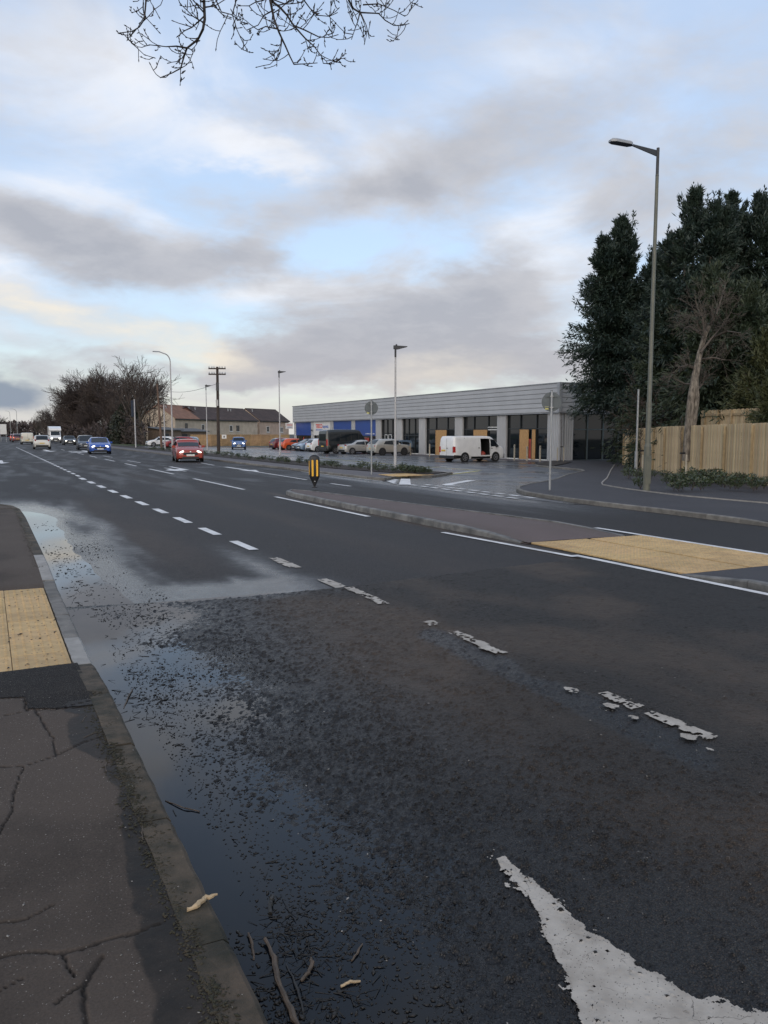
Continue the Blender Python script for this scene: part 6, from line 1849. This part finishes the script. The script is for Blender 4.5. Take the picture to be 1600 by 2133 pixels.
def car(name, label, x, y, heading, kind='hatch', paint='red_paint', lights=False, face=None, L=4.1, W=1.75, H=1.48, group=None, cat='car', rim='rim', two_tone=None, tail_on=False, hind=True):
    h = L / 2
    if kind == 'hatch':
        prof = [(-h, .72), (-h + .06, .98), (-h + .35, H * .90), (-h + .80, H * .985), (-.25, H), (.35, H * .975), (h - 1.65, H * .90), (h - .98, .985), (h - .45, .90), (h - .10, .76), (h, .62)]
        wind = (h - 1.0, .42); rear = (-h + .08, -h + .50)
    elif kind == 'saloon':
        prof = [(-h, .74), (-h + .06, .96), (-h + .50, 1.02), (-h + .78, 1.06), (-.75, H * .965), (-.15, H), (.30, H * .985), (h - 1.30, 1.0), (h - .5, .90), (h - .1, .76), (h, .62)]
        wind = (h - 1.33, .40); rear = (-h + .80, -.78)
    elif kind == 'estate':
        prof = [(-h, .74), (-h + .05, 1.0), (-h + .30, H * .93), (-h + .55, H * .99), (-.2, H), (.35, H * .98), (h - 1.30, 1.0), (h - .5, .92), (h - .1, .78), (h, .64)]
        wind = (h - 1.33, .42); rear = (-h + .06, -h + .33)
    else:  # crossover
        prof = [(-h, .80), (-h + .05, 1.08), (-h + .52, H * .93), (-h + .95, H * .985), (-.1, H), (.45, H * .975), (h - 1.25, 1.10), (h - .5, 1.03), (h - .08, .88), (h, .70)]
        wind = (h - 1.27, .52); rear = (-h + .08, -h + .62)
    Vehicle.rim = rim
    belt = .93 if kind != 'crossover' else 1.02
    R_ = .32 if kind != 'crossover' else .36
    v = Vehicle(name, label, cat, x, y, heading, L, W, H, prof, paint, belt, R_, (-h + .78, h - .86), .20, .19 if kind != 'crossover' else .24, group)
    v.strip('windscreen', wind[0], wind[1], 'car_glass', .80, wf1=.86)
    v.strip('rear_window', rear[0], rear[1], 'car_glass', .78)
    zb_, zt_ = belt + .03, H - .13
    yf = wind[0] - .10; ym = .02 if kind != 'saloon' else .0
    v.side('side_window', [(ym + .04, zb_), (yf - .18, zb_ + .01), (wind[1] + .18, zt_ - .02), (ym + .04, zt_)], 'car_glass')
    yr = -h + (.95 if kind in ('hatch', 'crossover') else 1.15 if kind == 'saloon' else .55)
    v.side('side_window', [(yr, zb_ + .06), (ym - .04, zb_), (ym - .04, zt_), (yr + (.25 if kind != 'estate' else .12), zt_ - .08)], 'car_glass')
    for yy in (ym, yf - .30, yr + .02):
        v.side('door_seam', [(yy - .006, .30), (yy + .006, .30), (yy + .006, belt), (yy - .006, belt)], 'trim', off=.003)
    v.side('sill', [(-h + 1.15, v.zb), (h - 1.25, v.zb), (h - 1.25, .34), (-h + 1.15, .34)], 'trim', off=.006)
    for yy in (ym - .22, ym + .75):
        v.side('door_handle', [(yy - .09, belt - .13), (yy + .09, belt - .13), (yy + .09, belt - .09), (yy - .09, belt - .09)], 'chrome' if kind == 'saloon' else paint, off=.016)
    v.lamp('headlight', h - .07, .66 if kind != 'crossover' else .78, .72, 'lamp_on' if lights else 'lamp_off', .17, .10, .065, -.3)
    v.lamp('tail_light', -h + .07, .92 if kind != 'estate' else 1.0, .86, 'tail_on' if tail_on else 'tail', .09 if kind != 'saloon' else .2, .09, .12 if kind != 'saloon' else .06)
    we = v.hw(h, .5)
    v.block('grille', -we * .62, we * .62, h - .03, h + .012, .47, .63, 'trim')
    v.block('lower_grille', -we * .72, we * .72, h - .06, h + .014, .22, .36, 'trim')
    v.block('number_plate', -.26, .26, h + .004, h + .024, .40, .51, 'plate_w', .004)
    MB().lathe([(.05, 0), (.05, .012), (.01, .016)], 12, 0, 0).build('badge', M['chrome'], v.t, (0, h + .012, .66)).rotation_euler = (R(-90), 0, 0)
    v.block('rear_bumper', -we * .85, we * .85, -h - .012, -h + .06, .24, .46, 'trim')
    v.block('number_plate', -.26, .26, -h - .03, -h - .004, .62, .73, 'plate_y', .004)
    v.mirrors(yf - .12, belt + .02, 'trim' if two_tone else paint)
    if two_tone: v.strip('roof_panel', .3, -h + .75, two_tone, .9, .012)
    return v
p_ = plan
def at(u, d): return plan(u, d)
MV = 'cars moving along the road'
x, y = at(405, 50.2); car('moving_car', 'red hatchback with lit headlights driving towards the camera', x, y + 1.9, 187, 'hatch', 'red_paint', True, L=3.86, W=1.78, H=1.46, group=MV)
x, y = at(213, 68.5); car('moving_car', 'bright blue hatchback with lit headlights driving towards the camera in the centre of the road', x, y + 2, 184, 'hatch', 'blue_paint', True, L=4.4, W=1.86, H=1.46, group=MV)
x, y = at(183, 86); car('moving_car', 'slate grey car half hidden behind the bright blue hatchback', x, y + 2, 183, 'hatch', 'slate_paint', False, L=4.3, W=1.82, H=1.6, group=MV)
x, y = at(147, 121); car('moving_car', 'dark grey car with lit headlights between the box truck and the blue hatchback', x, y + 2, 181, 'saloon', 'dark_paint', True, L=4.5, W=1.86, H=1.46, group=MV)
x, y = at(90, 87); car('moving_car', 'silver white estate car seen from behind driving away', x, y + 2.1, 2, 'estate', 'silver_paint', False, L=4.5, W=1.84, H=1.55, group=MV)
x, y = at(37, 150); car('moving_car', 'dark red car with lit brake lights ahead of the cream van', x, y + 2, -1, 'crossover', 'maroon_paint', False, L=4.3, W=1.85, H=1.65, group=MV, tail_on=True)
x, y = at(30, 172); car('moving_car', 'red car partly hidden ahead of the dark red braking car', x, y + 2, -1, 'hatch', 'crimson_paint', False, L=4.2, W=1.8, H=1.55, group=MV, tail_on=True)
PK = 'cars parked in the car park'
x, y = at(503, 99.5); car('parked_car', 'blue crossover with bright headlights facing the road in the car park', x, y + 1.2, 196, 'crossover', 'mid_blue_paint', True, L=4.2, W=1.8, H=1.58, group=PK)
x, y = at(810, 76); car('parked_car', 'champagne crossover with black wheel arches parked nose to the shops behind the round sign', x, y, 84, 'crossover', 'champagne_paint', L=4.21, W=1.8, H=1.6, group=PK, rim='rim_dark')
x, y = at(752, 81); car('parked_car', 'silver saloon parked between the black minibus and the champagne crossover', x, y, 84, 'saloon', 'silver_paint', L=4.75, W=1.84, H=1.45, group=PK)
x, y = at(829, 83.5); car('parked_car', 'pale blue hatchback mostly hidden behind the champagne crossover', x, y, 264, 'hatch', 'pale_blue_paint', L=4.1, W=1.78, H=1.46, group=PK)
x, y = at(676, 90); car('parked_car', 'white hatchback with red tail lamps just left of the black minibus', x, y, 86, 'hatch', 'white_paint', L=4.2, W=1.78, H=1.5, group=PK)
x, y = at(655, 93.5); car('parked_car', 'pale blue grey car reversed in between the orange hatchback and the white one', x, y, 268, 'hatch', 'pale_blue_paint', L=4.2, W=1.78, H=1.52, group=PK)
x, y = at(643, 97.5); car('parked_car', 'dark blue car with sloping bonnet right of the orange hatchback', x, y, 268, 'hatch', 'slate_paint', L=4.2, W=1.78, H=1.46, group=PK)
x, y = at(613, 101.5); car('parked_car', 'bright orange hatchback parked in front of the blue shop panel', x, y, 84, 'hatch', 'orange_paint', L=4.0, W=1.77, H=1.48, group=PK)
x, y = at(594, 105.5); car('parked_car', 'maroon hatchback parked left of the bright orange one', x, y, 84, 'hatch', 'maroon_paint', L=4.1, W=1.77, H=1.52, group=PK)
x, y = at(336, 118); car('parked_car', 'white car with its bonnet to the left beside the bare tree', x, y, 268, 'hatch', 'white_paint', L=4.4, W=1.8, H=1.5, group=PK)
x, y = at(372, 108); car('parked_car', 'crimson car with its bonnet to the left behind the bent street lamp', x, y, 266, 'hatch', 'crimson_paint', L=4.3, W=1.8, H=1.52, group=PK)
x, y = at(397, 118); car('parked_car', 'pale car with only its roof showing above the red moving hatchback', x, y, 210, 'hatch', 'pale_blue_paint', L=4.1, W=1.78, H=1.5, group=PK)

# --- white panel van with its sliding door open
def white_van():
    L, W, H = 4.96, 1.92, 1.92; h = L / 2
    prof = [(-h, 1.55), (-h + .05, 1.80), (-h + .16, 1.90), (-1.6, H), (.7, H), (1.0, 1.89), (1.22, 1.80), (1.95, 1.20), (2.28, 1.06), (h - .06, .86), (h, .66)]
    x, y = at(984, 58.6)
    Vehicle.rim = 'rim'
    D0, D1 = .02, .92
    v = Vehicle('panel_van', 'white panel van with its side door open in front of the boarded shop units', 'van', x, y, 84, L, W, H, prof, 'white_paint', 1.08, .34, (-h + .98, h - .98), .10, .24, cut=(1, D0, D1, .46, 1.74), stations=[D0, D1], plan_=.35)
    # dark load space seen through the opening
    m_ = MB(); w = W / 2
    m_.box(-w + .12, w - .1, D0 - 1.5, D1 + .0, .40, .46); m_.box(-w + .10, -w + .13, D0 - 1.5, D1, .46, 1.8); m_.box(-w + .1, w - .1, D1, D1 + .03, .46, 1.76); m_.box(-w + .1, w - .16, D0 - 1.5, D1, 1.76, 1.80); m_.box(-w + .1, w - .1, D0 - 1.53, D0 - 1.5, .46, 1.8)
    m_.build('load_space', M['trim'], v.t)
    q = [(D0 - 1.02, .42), (D0 - .02, .42), (D0 - .02, 1.76), (D0 - 1.02, 1.76)]
    v.side('sliding_door', q, 'white_paint', (1,), .05)
    v.side('door_handle', [(D0 - .30, 1.02), (D0 - .12, 1.02), (D0 - .12, 1.07), (D0 - .30, 1.07)], 'trim', (1,), .07)
    v.side('door_seam', [(D1 + .05, .40), (D1 + .065, .40), (D1 + .065, 1.7), (D1 + .05, 1.7)], 'trim', (1, -1), .004)
    v.side('side_window', [(1.02, 1.14), (1.86, 1.14), (1.36, 1.64), (1.02, 1.70)], 'car_glass')
    v.side('door_handle', [(1.02, .98), (1.20, .98), (1.20, 1.03), (1.02, 1.03)], 'trim', (1, -1), .012)
    v.strip('windscreen', 1.93, 1.14, 'car_glass', .84, wf1=.86)
    v.side('sill', [(-.9, .25), (h - 1.5, .25), (h - 1.5, .40), (-.9, .40)], 'trim', off=.012)
    v.lamp('headlight', h - .24, .92, .84, 'lamp_off', .14, .16, .10)
    v.block('bumper', -.84, .84, h - .14, h + .03, .26, .60, 'trim', .03)
    v.block('grille', -.5, .5, h - .03, h + .016, .66, .76, 'trim')
    v.mirrors(1.55, 1.12, 'trim')
    v.block('rear_bumper', -.90, .90, -h - .05, -h + .10, .28, .50, 'trim', .03)
    v.side('corner_bumper', [(-h + .02, .28), (-h + .62, .28), (-h + .62, .50), (-h + .02, .54)], 'trim', off=.014)
    for sd in (-1, 1):
        v.block('tail_light', sd * .80 - .09, sd * .80 + .09, -h - .02, -h + .10, .72, 1.16, 'tail', .02)
    v.side('tail_light', [(-h + .03, .72), (-h + .13, .72), (-h + .13, 1.16), (-h + .03, 1.16)], 'tail', off=.010)
    v.block('door_seam', -.008, .008, -h - .006, -h, .5, 1.75, 'trim', .001)
    v.block('number_plate', -.62, -.14, -h - .03, -h - .004, .80, .92, 'plate_y', .004)
    v.block('door_handle', .04, .12, -h - .03, -h, 1.0, 1.06, 'trim', .004)
    bag = MB(); bag.lathe([(.02, 0), (.19, .01), (.22, .14), (.15, .26), (.05, .34), (.02, .35)], 12)
    o = smooth_angle(bag.build('tool_bag', M['inside_red'], None), 60)
    tw = v.t.matrix_basis if False else None
    hd = R(84); lx, ly = W / 2 - .32, D0 + .45
    wx = x + lx * math.cos(-hd) - ly * math.sin(-hd); wy = y + lx * math.sin(-hd) + ly * math.cos(-hd)
    o.location = (wx, wy, G(x) + .475); o.scale = (1.1, 1.1, .95)
    tag(o, 'red bag lying in the open side doorway of the white van', 'bag')
white_van()

# --- black minibus
def black_bus():
    L, W, H = 5.55, 2.06, 2.52; h = L / 2
    prof = [(-h, 2.0), (-h + .05, 2.36), (-h + .22, 2.48), (-1.8, H), (.9, H), (1.2, 2.46), (1.40, 2.34), (2.05, 1.40), (2.42, 1.18), (h - .06, .98), (h, .72)]
    x, y = at(719, 83.0)
    Vehicle.rim = 'rim'
    v = Vehicle('minibus', 'tall black minibus parked nose to the shops beside the silver saloon', 'minibus', x, y, 84, L, W, H, prof, 'black_paint', 1.25, .36, (-h + 1.05, h - 1.0), .12, .28, plan_=.3)
    v.side('side_window', [(-h + .32, 1.30), (-1.15, 1.30), (-1.15, 2.12), (-h + .36, 2.12)], 'car_glass')
    v.side('side_window', [(-1.05, 1.30), (.15, 1.30), (.15, 2.12), (-1.05, 2.12)], 'car_glass')
    v.side('side_window', [(.25, 1.30), (1.05, 1.30), (1.05, 2.12), (.25, 2.12)], 'car_glass')
    v.side('side_window', [(1.15, 1.30), (1.98, 1.30), (1.52, 2.0), (1.15, 2.05)], 'car_glass')
    v.strip('windscreen', 2.04, 1.36, 'car_glass', .84)
    v.side('trim_line', [(-h + .3, 1.04), (1.9, 1.04), (1.9, 1.08), (-h + .3, 1.08)], 'rim_dark', off=.01)
    v.block('rear_window', -.74, .74, -h - .012, -h + .03, 1.35, 2.1, 'car_glass', .01)
    for sd in (-1, 1): v.block('tail_light', sd * .88 - .07, sd * .88 + .07, -h - .02, -h + .08, .85, 1.5, 'tail', .02)
    v.side('tail_light', [(-h + .03, .85), (-h + .12, .85), (-h + .12, 1.5), (-h + .03, 1.5)], 'tail', off=.010)
    v.block('rear_bumper', -.95, .95, -h - .08, -h + .1, .30, .58, 'trim', .03)
    v.block('number_plate', -.26, .26, -h - .03, -h - .004, .72, .84, 'plate_y', .004)
    v.lamp('headlight', h - .22, 1.02, .86, 'lamp_off', .14, .16, .12)
    v.block('grille', -.6, .6, h - .03, h + .016, .62, .84, 'trim')
    v.mirrors(1.75, 1.32, 'trim')
black_bus()

# --- cream van seen from behind
def cream_van():
    L, W, H = 4.4, 1.82, 1.84; h = L / 2
    prof = [(-h, 1.6), (-h + .04, 1.78), (-h + .12, 1.82), (-1.4, H), (.6, H), (1.0, 1.74), (1.65, 1.15), (h - .08, .90), (h, .7)]
    x, y = at(58, 122)
    v = Vehicle('small_van', 'cream small van with plain rear doors driving away ahead of the silver white estate', 'van', x, y + 2.2, -1, L, W, H, prof, 'cream_paint', 1.1, .32, (-h + .85, h - .9), .08, .28, plan_=.25)
    v.strip('windscreen', 1.6, 1.02, 'car_glass', .84)
    v.side('side_window', [(.6, 1.15), (1.4, 1.15), (1.05, 1.6), (.6, 1.62)], 'car_glass')
    v.block('door_seam', -.008, .008, -h - .006, -h, .5, 1.68, 'trim', .001)
    v.block('rear_bumper', -.86, .86, -h - .05, -h + .1, .30, .48, 'trim', .03)
    v.block('number_plate', -.36, .16, -h - .025, -h - .004, .62, .74, 'plate_y', .004)
    for sd in (-1, 1): v.block('tail_light', sd * .82 - .05, sd * .82 + .05, -h - .02, -h + .08, .85, 1.3, 'tail', .02)
    v.block('door_handle', .05, .3, -h - .03, -h - .002, .82, .90, 'trim', .004)
    v.lamp('headlight', h - .2, .8, .84, 'lamp_off', .14, .14, .10)
    v.mirrors(1.15, 1.12, 'trim')
cream_van()

# --- box truck with lit lamps
def box_truck():
    L, W, H = 2.6, 2.0, 2.25; h = L / 2
    prof = [(-h, 2.2), (-.2, 2.25), (.1, 2.2), (.55, 1.42), (.95, 1.22), (h - .06, 1.0), (h, .75)]
    x, y = at(117, 145)
    v = Vehicle('box_truck', 'white box truck with lit headlights driving towards the camera', 'truck', x, y + 1.3, 181, L, W, H, prof, 'white_paint', 1.25, .36, (.35, -3.4), .10, .32, plan_=.3)
    b = MB().bbox(-1.08, 1.08, -5.4, -h + .02, .75, 3.15, .05); b.build('box_body', M['white_paint'], v.t)
    MB().prism([(-h + .02, 2.32), (.25, 2.36), (.12, 2.75), (-h + .02, 3.15)], 'x', -1.06, 1.06).build('overcab', M['white_paint'], v.t)
    MB().box(-.9, .9, -5.3, -h, .5, .74).build('chassis', M['trim'], v.t)
    v.strip('windscreen', .54, .12, 'car_glass', .86)
    v.side('side_window', [(-.9, 1.3), (.3, 1.3), (-.05, 1.95), (-.9, 1.95)], 'car_glass')
    v.lamp('headlight', h - .06, .90, .76, 'lamp_on', .17, .12, .12)
    v.block('grille', -.55, .55, h - .03, h + .016, .60, .92, 'trim')
    v.block('bumper', -.9, .9, h - .1, h + .03, .36, .56, 'trim', .03)
    v.block('number_plate', -.26, .26, h + .024, h + .04, .44, .55, 'plate_w', .004)
    v.mirrors(.35, 1.4, 'trim')
    MB().box(-.06, .06, h + .012, h + .03, .72, .8).build('badge', M['chrome'], v.t)
box_truck()

# white board at the far left verge
x, y = at(8, 160); g = G(x)
wb = empty('white_board', (x, y, g + .05), 3)
z0, z1 = level(905, 160) - g, level(884, 160) - g
MB().box(-.62, .62, -.03, .03, z0, z1).build('panel', M['white_panel'], wb)
for sx in (-.5, .5): MB().box(sx - .04, sx + .04, .03, .10, -.1, z1 - .05).build('post', M['galv'], wb)
tag(wb, 'plain pale board on two posts on the grass at the far left', 'sign')

# ================================================================== SMALL THINGS IN THE GUTTER
def surface_z(x, y):
    if y < 8.1: return max(float(coarse_fields(np.array([x]), np.array([y]))[0][0]), WATER - .003)
    return max(float(road_z(np.array([x]), np.array([y]))[0]), -.0095)
def stick(pts, rad, mat, label, z0=None, n=7, cat='stick', group=None):
    rnd = random.Random(int(pts[0][0] * 1000)); P = []
    for i, p in enumerate(pts):
        z = (z0 if z0 is not None else surface_z(p[0], p[1])) + (p[2] if len(p) > 2 else 0)
        P.append(Vector((p[0], p[1], G(p[0]) + z + rad[min(i, len(rad) - 1)] * .6)))
    Q, Rr = [], []
    for i in range(len(P) - 1):
        for k in range(4):
            t = k / 4; q = P[i].lerp(P[i + 1], t); j = rad[min(i, len(rad) - 1)]
            Q.append(q + Vector((rnd.gauss(0, .22), rnd.gauss(0, .22), rnd.gauss(0, .12))) * j); r0, r1 = rad[min(i, len(rad) - 1)], rad[min(i + 1, len(rad) - 1)]
            Rr.append((r0 + (r1 - r0) * t) * rnd.uniform(.62, 1.0))
    Q.append(P[-1]); Rr.append(rad[-1] * .6)
    c = Q[len(Q) // 2].copy()
    o = MB().tube([q - c for q in Q], Rr, n).build('stick', M[mat], None, c)
    smooth_angle(o, 25)
    return tag(o, label, cat, group)
stick([(.545, 2.555), (.585, 2.565), (.625, 2.600), (.665, 2.605)], [.008, .011, .010, .006], 'stick_pale', 'pale bare piece of stick lying across the kerb edge', z0=.100)
stick([(.775, 2.40, .012), (.772, 2.30, .006), (.745, 2.16, .004), (.735, 2.02, .004), (.74, 1.90)], [.007, .010, .011, .011, .009], 'stick', 'longest brown stick standing upright in view in the puddle by the kerb')
stick([(.735, 2.46, .012), (.728, 2.40, .008), (.712, 2.33)], [.005, .006, .005], 'stick', 'short thin brown stick in the puddle left of the longest stick')
stick([(.815, 2.165, .003), (.85, 2.18, .008), (.875, 2.215, .012), (.885, 2.25, .006)], [.006, .008, .008, .004], 'stick', 'curved brown stick lying among leaf litter right of the longest stick')
stick([(.92, 2.085, .004), (.955, 2.085, .006), (.985, 2.078, .004)], [.005, .007, .005], 'stick_pale', 'short pale splinter of wood on the wet road')
stick([(.84, 2.535, .004), (.865, 2.60, .006), (.885, 2.64, .004)], [.010, .012, .008], 'debris', 'short black stick in the wet gutter')
stick([(.77, 2.02, .004), (.79, 2.12, .01), (.80, 2.26, .004)], [.004, .005, .003], 'debris', 'thin black twig just right of the longest stick')
stick([(1.00, 2.18, .004), (1.03, 2.20, .006), (1.07, 2.24, .004)], [.004, .005, .004], 'stick', 'small brown twig on the wet road farthest from the kerb')
stick([(.70, 4.98), (.76, 5.18, .01), (.82, 5.36, .004)], [.004, .005, .003], 'stick', 'thin bent twig in the puddle beside the new asphalt patch')
stick([(.80, 3.42, .004), (.74, 3.48, .008), (.68, 3.60, .003)], [.004, .004, .003], 'stick', 'thin twig touching the kerb beside the cracked pavement')
for pts, lb in (([(.495, 3.12), (.50, 3.17), (.515, 3.24)], 'small dark twig lying on the inner edge of the kerb'), ([(.45, 3.86), (.455, 3.93), (.47, 3.98)], 'small curved twig on the pavement by the kerb'),
                ([(.40, 4.36), (.44, 4.39), (.48, 4.42)], 'reddish twig on the damp patch of pavement'), ([(.42, 4.62), (.44, 4.68), (.455, 4.71)], 'short pale twig on the damp patch of pavement')):
    stick(pts, [.0025, .003, .002], 'stick', lb, z0=.097, n=5)

# leaf litter, bud scales and grit: far too many to count, one object
q = np.random.default_rng(99)
def litter(n, xy, s0, s1, flat=.6):
    """little irregular crumbs (squashed octahedra)"""
    x, y = xy
    z = np.where(y < 8.1, np.maximum(coarse_fields(x, y)[0], WATER), np.maximum(road_z(x, y), -.0085))
    s = q.uniform(s0, s1, n) * q.uniform(.5, 1.5, n)
    el = q.uniform(1, 2.4, n); a = q.uniform(0, np.pi, n)
    c, s_ = np.cos(a), np.sin(a)
    loc = np.array([[1, 0, 0], [0, 1, 0], [-1, 0, 0], [0, -1, 0], [0, 0, 1], [0, 0, -.6]], float)
    P = loc[None] * np.stack([s * el, s, s * flat], 1)[:, None, :] * q.uniform(.7, 1.3, (n, 6, 1))
    X = P[..., 0] * c[:, None] - P[..., 1] * s_[:, None] + x[:, None]; Y = P[..., 0] * s_[:, None] + P[..., 1] * c[:, None] + y[:, None]
    Z = P[..., 2] + (Gn(x) + z + s * .25)[:, None]
    v = np.stack([X, Y, Z], 2).reshape(-1, 3)
    f = np.array([[0, 1, 4], [1, 2, 4], [2, 3, 4], [3, 0, 4], [1, 0, 5], [2, 1, 5], [3, 2, 5], [0, 3, 5]])
    F = (f[None] + (np.arange(n) * 6)[:, None, None]).reshape(-1, 3)
    return v, F
def clumped(n, x0, x1, y0, y1, seed, thr=.5, fx=2.2, fy=1.3):
    xs, ys = [], []
    while sum(map(len, xs)) < n:
        x = q.uniform(x0, x1, 4000); y = q.uniform(y0, y1, 4000)
        k = fbm(x * fx, y * fy, seed) + q.normal(0, .06, 4000) > thr
        xs.append(x[k]); ys.append(y[k])
    return np.concatenate(xs)[:n], np.concatenate(ys)[:n]
parts = [litter(5200, clumped(5200, .80, 2.5, 1.9, 6.5, 15, .50, 3.0, 2.0), .0016, .0042, .9), litter(1900, clumped(1900, .85, 2.1, 2.2, 5.2, 5, .53), .002, .005), litter(800, clumped(800, .85, 2.0, 5.0, 8.2, 6, .55), .0035, .008),
         litter(420, clumped(420, .70, 1.7, 8.2, 13.5, 7, .50, 1.2, .8), .003, .008), litter(160, clumped(160, .70, 1.5, 12, 19.5, 8, .50, 1.2, .8), .004, .011),
         litter(500, clumped(500, .66, 1.25, 1.75, 2.5, 9, .52, 5, 5), .0025, .006), litter(500, clumped(500, .65, .86, 1.6, 2.2, 9, .40, 5, 5), .003, .008)]
v, f = join_np(parts)
lt = link_mesh('leaf_litter', np_mesh('leaf_litter', v, f), M['debris']); tag(lt, 'dark leaf litter and grit lying in the puddle along the kerb', 'leaf litter', kind='stuff')
# thin rotting leaf strips and stems in mats
P0, P1, r0 = [], [], []
for (cx, cy, sx, sy, n) in ((.80, 2.02, .10, .20, 130), (.86, 2.25, .06, .10, 60), (.90, 2.48, .05, .10, 40), (.78, 5.05, .08, .25, 50), (.95, 5.6, .10, .3, 40), (1.05, 6.4, .12, .5, 60), (.80, 8.2, .10, .3, 30), (1.05, 9.8, .2, .6, 40), (.78, 11.0, .08, 1.2, 30), (1.0, 3.6, .12, .5, 40), (1.15, 4.3, .12, .3, 30)):
    for k in range(n):
        x, y = q.normal(cx, sx), q.normal(cy, sy)
        if x < .67: continue
        a = q.uniform(0, 2 * np.pi); L_ = q.uniform(.015, .06) * (1 + cy * .03); z = surface_z(x, y) + .004
        P0.append((x, y, G(x) + z)); P1.append((x + L_ * math.cos(a), y + L_ * math.sin(a), G(x) + z + q.uniform(-.002, .012))); r0.append(q.uniform(.001, .0026) * (1 + cy * .05))
v, f = tubes_np(P0, P1, r0, np.array(r0) * .5, 4)
ls = link_mesh('leaf_stems', np_mesh('leaf_stems', v, f), M['debris']); tag(ls, 'matted dead stems and leaf strips in the gutter water', 'leaf litter', kind='stuff')
# moss and silt along the back of the old kerb
n = 5200
y = np.concatenate([q.uniform(1.6, 5.2, n - 1700), q.uniform(10.4, 19, 1700)])
x = .507 + np.abs(q.normal(0, .022, n)) * (.4 + 1.6 * fbm(y * 3.1, y * 0, 6)) * np.where(q.random(n) < .3, -1, 1)
v, F = litter(n, (x, y), .0022, .0055, .5)
v[:, 2] += np.repeat(pav_h(y) + .001 - np.where(y < 8.1, np.maximum(coarse_fields(x, y)[0], WATER), np.maximum(road_z(x, y), -.0085)), 6)
ms = link_mesh('moss', np_mesh('moss', v, F), M['moss']); tag(ms, 'dark moss and silt along the back edge of the old kerb', 'moss', kind='stuff')
# crumbs on the buff slabs and pavement
n = 160
x = q.uniform(-.5, .5, n); y = q.uniform(6.1, 9.2, n)
v, F = litter(n, (x, y), .003, .009)
v[:, 2] += np.repeat(.036 - np.where(y < 8.1, np.maximum(coarse_fields(x, y)[0], WATER), np.maximum(road_z(x, y), -.0085)), 6)
gs = link_mesh('grit', np_mesh('grit', v, F), M['debris']); tag(gs, 'dark crumbs of dirt scattered on the buff tactile slabs', 'grit', kind='stuff')
n = 300
x = q.uniform(-.5, .62, n); y = q.uniform(1.7, 6, n)
v, F = litter(n, (x, y), .0012, .0032)
base = np.where(y < 8.1, np.maximum(coarse_fields(x, y)[0], WATER), 0)
v[:, 2] += np.repeat(pav_h(y) + .003 - base, 6)
gp = link_mesh('grit', np_mesh('grit', v, F), M['kerb_new']); tag(gp, 'pale grit scattered over the cracked pavement', 'grit', kind='stuff')
n = 260
x = q.uniform(1.0, 4.5, n); y = q.uniform(1.3, 7.5, n)
v, F = litter(n, (x, y), .0015, .0045)
gr = link_mesh('grit', np_mesh('grit', v, F), M['kerb_new']); tag(gr, 'pale chippings scattered over the worn road surface', 'grit', kind='stuff')
